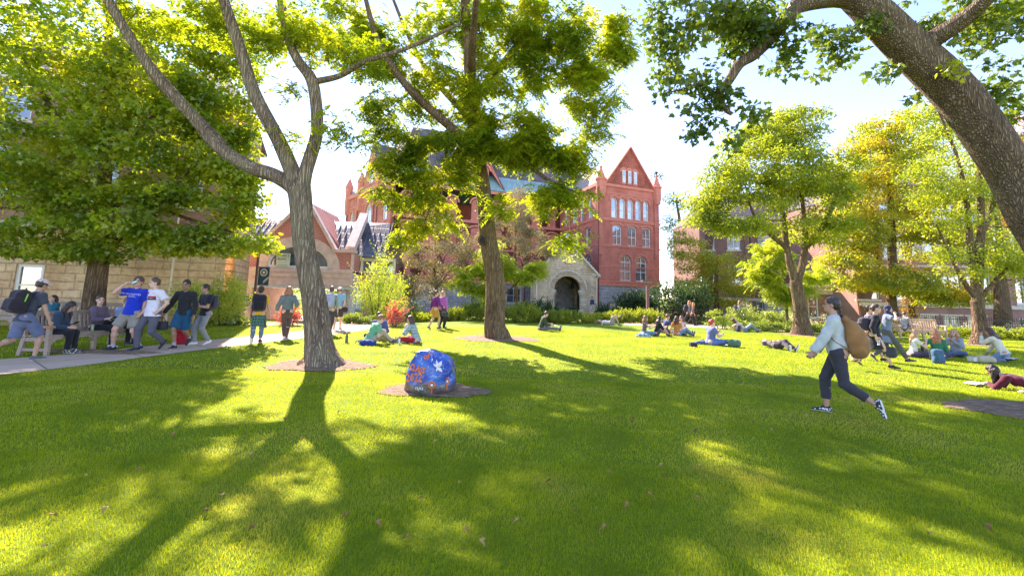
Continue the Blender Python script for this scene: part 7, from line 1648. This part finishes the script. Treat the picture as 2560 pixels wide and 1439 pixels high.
# bench sitters
BS = dict(p=(0, 0, .52), lean=10, la=(-.08, .44, .09), ra=(.10, .40, .09), lk=(0, 0, 1), rk=(0, 0, 1), lh=(-.08, .34, .64), rh=(.08, .36, .64), hp=30)
root, I = person('girl in a denim jacket with long dark hair bent over a phone on the bench', gz(-10.55, 10.78), R(-80), mk(BS, lean=16, hp=42, bend=.03, lt=(0, 1, 0)), 1.64, 'f', 'fair', topt((.035, .06, .10), 1.9, e=.026), bott((.018, .018, .022), .97), shoe=checker, hair=('longfront', (.035, .018, .015), .30), rel=False, vox=.0105)
bagobj('phone', 'black phone in the hands of the girl on the bench', 'phone', at(root, (0, .42, .70)), R(-100), lambda o: (lambda mb: (mb.box((0, 0, 0), (.036, .07, .005), Matrix.Rotation(R(30), 3, 'X')), mb.build('case', [M['dark']], o)))(MB()))
bagobj('bag', 'crimson bag on the bench behind the girl in denim', 'bag', gz(-10.62, 10.62) + Vector((0, 0, .45)), R(95), lambda o: (lambda s_: (s_.box((0, 0, .07), (.22, .15, .075), .06), s_.mesh('bag_body', [cloth((.45, .015, .03))], .012, o, wob=.008)))(SDF()))
root, I = person('man in a plum grey shirt with a tablet on his crossed leg', gz(-10.6, 11.95), R(-82), mk(BS, lean=-2, ra=(.1, .44, .09), la=(.16, .52, .36), lt=(.4, .7, .2), hy=-42, hp=5, lh=(-.06, .34, .70), rh=(.14, .30, .74), lk=(-.5, 0, 1)), 1.74, 'm', 'lt', topt((.13, .095, .13), 1.8, e=.02), bott((.02, .02, .022), 1.0), shoe=(.62, .60, .58), hair=('short', (.07, .035, .025)), rel=False, vox=.0115)
bagobj('tablet', 'thin dark tablet resting on the crossed leg of the man in plum', 'tablet', at(root, (.02, .42, .74)), R(-96), lambda o: (lambda mb: (mb.box((0, 0, 0), (.12, .09, .006), Matrix.Rotation(R(35), 3, 'X')), mb.build('case', [M['dark']], o)))(MB()))
root, I = person('person in a light blue shirt sitting at the far end of the bench', gz(-10.65, 12.65), R(-92), mk(BS, lean=14, hp=15), 1.70, 'm', 'fair', topt((.28, .38, .62), 1.8), bott((.02, .02, .025), 1.0), hair=('short', (.18, .12, .08)), rel=False, vox=.0125)
bagobj('water_bottle', 'clear green tinted bottle on the bench by the man in plum', 'bottle', gz(-10.36, 11.55) + Vector((0, 0, .45)), 0, bottlef((.35, .42, .25), .2, .033))
person('girl with big dark curls in a teal jacket on the bench behind', gz(-15.15, 15.45), R(170), mk(BS, lean=14, hp=0, lh=(-.12, .26, .98), le=(-.4, .3, -1), rh=(.0, .26, .74)), 1.55, 'f', 'fair', topt((.01, .13, .19), 1.9, e=.03), bott((.02, .02, .025), 1.0), hair=('bigcurly', (.04, .015, .012)), rel=False, vox=.0125)
# four men walking
p = G(318, 876)
root, I = person('tall man in a bright blue T-shirt and khaki shorts drinking from a can', p, R(140),
    dict(p=(0, 0, .88), lean=-4, side=-3, ra=(.26, .10, .09), la=(-.20, -.10, .09), rt=(.5, .8, .0), lt=(-.3, .9, 0), rh=(.085, .22, 1.50), re=(1, .2, -1), rd=(-.55, -.1, .5), rn=(-.5, -.6, -.3), lh=(-.26, .04, .86), hp=-4, hy=14, rc=1.0), 1.88, 'm', 'fair', topt((.008, .035, .42), .62, e=.028, hem=-.07), bott((.27, .25, .20), .42, e=.024), shoe=(.02, .022, .045), sole=(.75, .73, .7), hair=('mop', (.09, .045, .03)), socks=(cloth((.50, .48, .58)), .17), fat=1.1, vox=.0098)
SH_BLUE = (root, I)
bagobj('drink_can', 'green and silver drink can at the mouth of the man in blue', 'can', at(root, I['HP'](.02, .16, -.035)), 0, lambda o: (lambda mb: (mb.tube([(0.05, .03, .035), (0, 0, 0), (-.03, -.02, -.02)], .032, 14, mi=0), mb.build('can', [plain((.45, .6, .55), .3, .3, 40, metal=.5)], o)))(MB()))
p = G(370, 876)
root, I = person('man in a white football shirt and grey trousers with one hand in his pocket', p, R(128),
    dict(p=(0, 0, .90), lean=1, ra=(.10, .20, .09), la=(-.10, -.26, .20), rt=(.1, 1, 0), lt=(-.1, .7, -.75), rh=(.30, .08, .80), lh=(-.20, .04, .92), le=(-1, -.6, .1), hp=4, hy=-22), 1.83, 'm', 'lt', topt((.70, .66, .70), .66, e=.028, hem=-.09), bott((.105, .10, .12), 1.0, e=.018), shoe=(.02, .025, .035), hair=('short', (.09, .05, .03)), vox=.0098)
SH_WHITE = (root, I)
bagobj('bag', 'slim black drawstring bag hanging from the hand of the man in white', 'bag', at(root, I['hands']['r']), R(40), totebag((.05, .045, .055), .10, .17, .06, .16))
p = G(450, 872)
root, I = person('man in a black long sleeved top and teal shorts carrying a dark lunch bag', p, R(150),
    dict(p=(0, 0, .90), lean=2, ra=(.06, .14, .09), la=(.02, -.38, .24), rt=(.05, 1, 0), lt=(.1, .6, -.8), lh=(-.27, .06, .82), rh=(.42, .10, .86), re=(.5, -1, 0), hp=8, hy=2), 1.80, 'm', 'brown', topt((.02, .021, .023), 1.92, e=.02, hem=-.06, w=.006), bott((.008, .07, .14), .47, e=.028), shoe=(.03, .02, .03), sole=(.7, .7, .7), hair=('short', (.012, .010, .010)), socks=(cloth((.35, .35, .37)), .10), vox=.0098)
bagobj('lunch_bag', 'rounded charcoal lunch bag in the hand of the man in black', 'bag', at(root, I['hands']['r']), R(-20), totebag((.05, .048, .055), .16, .11, .09, .10))
SH_BLACK = (root, I)
p = G(505, 862)
root, I = person('man in a black polo shirt and light grey trousers holding food', p, R(118),
    dict(p=(0, 0, .90), lean=3, ra=(.08, .16, .09), la=(-.08, -.12, .12), lh=(-.08, .30, 1.10), rh=(.08, .32, 1.10), hp=12, hy=-5, lt=(-.1, .9, -.3)), 1.70, 'm', 'tan', topt((.022, .024, .034), .66, e=.02, collar=1), bott((.25, .265, .265), 1.0, e=.012), shoe=(.72, .70, .69), hair=('short', (.02, .016, .014)), vox=.011)
backpack(I, 'dark backpack on the man in the black polo shirt', (.05, .045, .07), (.14, .08, .19))
ground_pack('red and black backpack on the ground beyond the man in white', G(404, 868) + Vector((0, .7, 0)), R(20), (.45, .015, .03), (.17, .12, .22), lie=False)
# walking away
p = G(640, 858)
root, I = person('student in a yellow T-shirt with a plaid shirt tied at the waist walking away', p, R(-4),
    dict(p=(0, 0, .91), lean=2, ra=(.09, .12, .09), la=(-.10, -.30, .16), lt=(-.1, .5, -.85), rh=(.32, .08, .82), lh=(-.24, .0, .86)), 1.66, 'f', 'fair', topt((.75, .40, .01), .55, e=.02), bott((.12, .19, .27), .93), shoe=(.03, .025, .03), hair=('bun', (.04, .022, .018), .07), vox=.0115)
backpack(I, 'bulky black backpack on the student in yellow', (.018, .016, .02), (.18, .12, .24), drop=-.01)
ts = SDF(); s0_ = I['s']; ts.cone(I['pv'] + I['sp'] * .10, I['pv'] - V3(0, .02, .12), .14 * s0_, .19 * s0_, (I['fr'], .75), .03).cone(I['pv'] - V3(0, .06, .10), I['pv'] - V3(0, .10, .36), .18 * s0_, .17 * s0_, (I['fr'], .3), .03, True).cone(I['pv'] + V3(.15, .0, .02), I['pv'] + V3(.20, -.02, -.38), .035, .04, None, .02)
ts.mesh('tied_shirt', [plaid((.015, .05, .04), (.03, .12, .09), (.2, .3, .25), 11)], .013, root, wob=.008, wf=20)
p = G(712, 847)
root, I = person('woman in a grey green denim jacket and brown trousers walking away', p, R(-2),
    dict(p=(0, 0, .91), lean=1, ra=(.03, .18, .09), la=(-.02, -.22, .12), lt=(0, .7, -.6), lh=(-.34, .08, .86), rh=(.24, .06, 1.0)), 1.68, 'f', 'fair', topt((.13, .17, .17), 1.7, e=.03, hem=.06), bott((.085, .06, .055), 1.0, e=.014), shoe=(.06, .035, .03), hair=('long', (.30, .13, .06), .17), vox=.0115)
p = G(820, 836)
root, I = person('walker with a ponytail in dark jeans right of the forked trunk', p, R(-12),
    dict(p=(0, 0, .91), lean=4, ra=(.08, -.16, .09), la=(-.08, .28, .12), hp=12), 1.74, 'f', 'fair', topt((.30, .30, .24), 1.5, e=.02), bott((.05, .05, .06), 1.0), shoe=(.16, .08, .05), hair=('bun', (.12, .06, .04), -.04), vox=.012)
backpack(I, 'pale grey lilac backpack right of the forked trunk', (.33, .35, .48), (.18, .12, .24), trim=(.02, .5, .3))
p = G(842, 824)
root, I = person('man in a white cap and light blue shirt walking ahead on the path', p, R(-15),
    dict(p=(0, 0, .92), lean=2, ra=(.08, .14, .09), la=(-.08, -.14, .1)), 1.72, 'm', 'fair', topt((.18, .38, .55), .6, e=.024), bott((.04, .04, .05), .45), shoe=(.5, .5, .5), hair=('short', (.2, .1, .05)), hat=((.7, .68, .72), -1), vox=.013)
bagobj('shoulder_bag', 'dark shoulder bag at the hip of the man in the white cap', 'bag', at(root, (.2, .0, 1.12)), R(20), totebag((.04, .035, .03), .17, .11, .08, .2))
# beyond the bridge
p = gz(-17.3, 32.5)
person('person in navy and red sitting beyond the bridge opening', p, R(180), mk(BS, lean=0, hp=0), 1.7, 'm', 'fair', topt((.04, .04, .1), .6), bott((.5, .02, .03), .9), hair=('short', (.35, .15, .06)), rel=False, vox=.016)
bench('small bench under the seated person beyond the bridge opening', gz(-17.3, 32.6), R(0), 1.5, 'teak2', group='wooden park benches')
p = gz(-15.0, 31.2)
person('distant person in pink walking in through the bridge opening', p, R(170), dict(ra=(.1, .1, .09)), 1.72, 'f', 'fair', topt((.6, .35, .35), .6), bott((.3, .2, .2), 1.0), hair=('short', (.35, .15, .06)), vox=.018)

# ---------------------------------------------------------------- shirt prints
def chest_print(person_, make, z_off=0.0):
    r, I_ = person_; sh_ = [c for c in r.children if c.name.startswith('shirt')][0]
    bv_ = BVHTree.FromPolygons([v_.co for v_ in sh_.data.vertices], [p_.vertices for p_ in sh_.data.polygons])
    fr, rt, sp = Vector(I_['fr']), Vector(I_['rt']), Vector(I_['sp']); c = Vector(I_['ch'])
    def put(o, x, z, sx=1.0):
        me = o.data; bm = bmesh.new(); bm.from_mesh(me); bmesh.ops.triangulate(bm, faces=bm.faces[:]); bmesh.ops.subdivide_edges(bm, edges=bm.edges[:], cuts=1)
        for v_ in bm.verts:
            q = c - rt * ((v_.co.x) * sx + x) * 1.0 + sp * (v_.co.y + z)
            q = c + rt * -((v_.co.x * sx) + x) + sp * (v_.co.y + z)
            h = bv_.ray_cast(q + fr * .5, -fr)[0]; v_.co = (h + fr * .005) if h is not None else q + fr * .13
        bm.to_mesh(me); bm.free(); o.parent = sh_; o.location = (0, 0, 0); o.rotation_euler = (0, 0, 0); o.scale = (1, 1, 1)
    make(put)
def flat(pts, mat, name='print'):
    mb = MB(); mb.add([(x, y, 0) for x, y in pts], [tuple(range(len(pts)))]); return mb.build(name, [mat])
wp = plain((.75, .66, .72), .7, .05); rd = plain((.38, .02, .03), .7, .05); nv = plain((.02, .04, .07), .7, .05)
def mk1(put):
    put(textobj('MACALESTER', .062, wp, None, (0, 0, 0), ext=0, res=1), 0, .06); put(textobj('BASEBALL', .042, wp, None, (0, 0, 0), ext=0, res=1), 0, .005)
chest_print(SH_BLUE, mk1)
def grid(x0, x1, y0, y1, k=8): 
    return [(x0 + (x1 - x0) * i / k, y0) for i in range(k + 1)] + [(x1 - (x1 - x0) * i / k, y1) for i in range(k + 1)]
def mk2(put):
    for i in range(6):
        a, b_ = -.15 + i * .05, -.10 + i * .05; put(flat([(a, .012), (b_, .012), (b_, .055), (a, .055)], rd), 0, -.01); put(flat([(a, -.04), (b_, -.04), (b_, .010), (a, .010)], nv), 0, -.01)
    put(flat([(-.11, .02), (-.05, .02), (-.05, .034), (-.073, .034), (-.073, -.025), (-.087, -.025), (-.087, .034), (-.11, .034)][::-1], wp), 0, -.007)
    for x in (-.02, .02, .06): put(flat([(x, -.01), (x + .015, -.01), (x + .015, .006), (x, .006)], wp), 0, -.007)
    put(flat([(-.09 + .025 * math.cos(i * .63), .12 + .025 * math.sin(i * .63)) for i in range(10)], rd), 0, 0); put(flat([(.07, .11), (.095, .11), (.0825, .13)], rd), 0, 0)
chest_print(SH_WHITE, mk2)

# ---------------------------------------------------------------- street furniture and small things
# banner post
bpz = W(640, 700, 23.5); g_ = gz(bpz.x, 23.5)
o = empty('banner_post', g_, 0, 'brown post with a navy banner bearing a round crest beside the path', 'banner post')
zt_ = W(640, 640, 23.5).z - g_.z
mb = MB(); mb.tube([(0, 0, -.1), (0, 0, zt_ + 1.2)], .06, 10); mb.lathe([(.14, 0), (.1, .25), (.07, .3)], (0, 0, 0), 12); mb.build('post', [plain((.10, .06, .05), .6)], o)
z1_ = W(655, 668, 23.5).z - g_.z; z0_ = W(655, 712, 23.5).z - g_.z
bx_ = .56
mb = MB(); mb.b2((.09, -.008, z0_), (.09 + bx_, .008, z1_)); mb.build('banner', [plain((.02, .06, .10), .7, .06)], o)
mb = MB(); mb.tube([(0, 0, z1_ + .02), (.1 + bx_, 0, z1_ + .02)], .015, 6); mb.tube([(0, 0, z0_ - .02), (.1 + bx_, 0, z0_ - .02)], .015, 6); mb.build('arm', [M['iron']], o)
cx__, cz__ = .09 + bx_ / 2, z1_ - .26
cr = plain((.55, .52, .42), .6)
mb = MB()
for i in range(20):
    a0, a1 = i * .31416, (i + 1) * .31416
    mb.prism([(cx__ + r_ * math.cos(a), cz__ + r_ * math.sin(a)) for r_, a in ((.135, a0), (.19, a0), (.19, a1), (.135, a1))], -.014, -.0085)
mb.build('crest_ring', [cr], o)
mb = MB(); mb.prism([(cx__ - .06, cz__ + .07), (cx__, cz__ + .05), (cx__ + .06, cz__ + .07), (cx__ + .065, cz__ - .02), (cx__, cz__ - .085), (cx__ - .065, cz__ - .02)][::-1], -.014, -.0085); mb.build('shield', [plain((.7, .68, .6), .6)], o)
for k_, (c0, dzz) in enumerate(((( .6, .6, .55), 0), ((.1, .4, .32), -.05), ((.55, .16, .05), -.10))):
    mb = MB(); mb.prism([(cx__ + .0, z0_ + .14 + dzz), (cx__ + .27, z0_ + .40 + dzz), (cx__ + .27, z0_ + .45 + dzz), (cx__ + .0, z0_ + .18 + dzz)], -.014, -.0085); mb.build('stripe', [plain(c0, .6)], o)
# lamp post right
lx_, ly_ = W(1619, 740, 34).x, 34
o = empty('lamp_post', gz(lx_, ly_), 0, 'square brown lamp post with flat head in front of the red building', 'lamp post'); hh = W(1619, 702, 34).z - tz(lx_, ly_)
mb = MB(); mb.b2((-.10, -.10, -.1), (.10, .10, hh - .12)); mb.build('post', [plain((.16, .09, .075), .7)], o)
mb = MB(); mb.b2((-.42, -.25, hh - .1), (.42, .25, hh + .06)); mb.build('lamp_head', [plain((.12, .09, .08), .6)], o)
mb = MB(); mb.b2((-.3, -.18, hh - .117), (.3, .18, hh - .102)); mb.build('lens', [plain((.7, .7, .65), .3)], o)
# dark sign
sg = W(1531, 762, 35); o = empty('plaque_sign', gz(sg.x, 35), 0, 'small black sign board on posts in the shrubs right of the porch', 'sign'); zz = sg.z - tz(sg.x, 35)
mb = MB(); mb.b2((-.3, -.02, zz - .16), (.3, .02, zz + .16)); mb.build('board', [plain((.03, .028, .03), .5)], o)
for x in (-.22, .22):
    mb = MB(); mb.b2((x - .03, .021, -.1), (x + .03, .06, zz + .1)); mb.build('post', [M['iron']], o)
for k_ in range(2):
    mb = MB(); mb.b2((-.2, -.026, zz + .03 - k_ * .1), (.2, -.0205, zz + .06 - k_ * .1)); mb.build('text_line', [plain((.5, .48, .42), .6)], o)
# left sign behind the woman with the black backpack
sg = W(614, 750, 22.5); o = empty('map_board', gz(sg.x, 22.5), R(8), 'dark notice board on thin iron posts left of the banner', 'sign'); zz = sg.z - tz(sg.x, 22.5)
mb = MB(); mb.b2((-.25, -.03, zz - .28), (.25, .03, zz + .22)); mb.build('board', [plain((.05, .035, .04), .5)], o)
mb = MB(); mb.b2((-.2, -.04, zz - .2), (.2, -.0305, zz - .02)); mb.b2((-.2, -.04, zz + .06), (.2, -.0305, zz + .14)); mb.build('notice', [plain((.55, .52, .5), .6, .3, 30)], o)
for x in (-.3, -.55, -.42):
    mb = MB(); mb.tube([(x, 0, -.1), (x, 0, zz + .3)], .018, 6); mb.build('post', [M['iron']], o)
# iron fences
def ifence(label, a, b2, h=.85, n_=40):
    a = gz(*a); b2 = gz(*b2); o = empty('iron_fence', a, 0, label, 'fence'); d = b2 - a
    mb = MB()
    for z in (.12, h - .1): mb.beam((0, 0, z), tuple(d + Vector((0, 0, z))), .03, .03)
    mb.build('rail', [M['iron']], o); mb = MB()
    for i in range(n_ + 1):
        q = d * (i / n_); mb.tube([q + Vector((0, 0, .0)), q + Vector((0, 0, h))], .011, 4); mb.lathe([(.02, h), (.002, h + .06)], q, 4)
    mb.build('pickets', [M['iron']], o)
    for i in range(0, n_ + 1, max(1, n_ // 5)):
        q = d * (i / n_); mb = MB(); mb.beam(q, q + Vector((0, 0, h + .08)), .05, .05); mb.build('post', [M['iron']], o)
ifence('black iron railing above the hedge at the far right', (W(2150, 740, 25).x, 25), (W(2650, 740, 23.8).x, 23.8), 1.0, 90)
ifence('black iron railing between the junipers and the pale bushes', (W(1640, 740, 33).x, 33), (W(1810, 740, 32).x, 32), 1.15, 45)
# stone in the yews
o = empty('stone', G(1478, 806), 0, 'small pale stone at the lawn edge below the porch', 'stone'); s_ = SDF(); s_.ball((0, 0, .1), (.3, .2, .2), None, .1).ball((.15, 0, .08), (.2, .15, .14), None, .08); s_.mesh('rock', [plain((.5, .47, .46), .9, .2, 5)], .02, o, wob=.02, wf=8)
# ivy on the brown wall
ip = W(2432, 790, 30); shrub('ivy', 'autumn coloured creeper climbing beside the slender tree', 0, 0, 1.3, 5.0, leafmat('leaf_ivy', [(0, (.20, .12, .03)), (.5, (.40, .30, .06)), (1, (.5, .2, .1))], .4, 1.3), n=60, each=40, ls=.14, base=(ip.x, 34.5, tz(ip.x, 34.5)), depth=.8, cat='plant')
# fallen leaves
fl = [(int(40 + 2480 * ((i_ * .6180339) % 1)), int(930 + 480 * ((i_ * .7548776) % 1) ** 1.2), i_ * 37) for i_ in range(1, 34)] + [(1147, 1222, 0), (555, 1252, 20), (640, 1330, 50), (940, 1318, 80), (692, 1204, 10), (870, 1298, 40), (1619, 1246, 70), (1748, 1174, 15), (1656, 1203, 90), (1515, 1330, 33), (100, 1390, 5), (1580, 1050, 60), (340, 1012, 12), (1090, 1110, 45), (1060, 1260, 25), (2360, 1090, 30), (1925, 1081, 66), (515, 1290, 130), (1740, 1258, 100), (1200, 1365, 75)]
lf_m = [plain((.34, .19, .05), .8, .2, 30), plain((.40, .27, .08), .8, .2, 30), plain((.20, .10, .03), .8, .2, 30)]
for i, (u, v, a) in enumerate(fl):
    sh_ = leaf_shape('oval') if i % 2 else leaf_shape('maple') * .8; V = sh_ * .055; V[:, 2] *= 4; k = len(V)
    o = link('fallen_leaf', npmesh('fallen_leaf', V, list(range(k)), [k], lf_m[i % 3]), None, G(u, v) + Vector((0, 0, .045)), R(a * 3)); o.rotation_euler.x = R(12); sm = o.modifiers.new('t', 'SOLIDIFY'); sm.thickness = .002
    tag(o, 'dry brown leaf lying on the mown lawn', 'leaf', 'fallen leaves on the lawn')
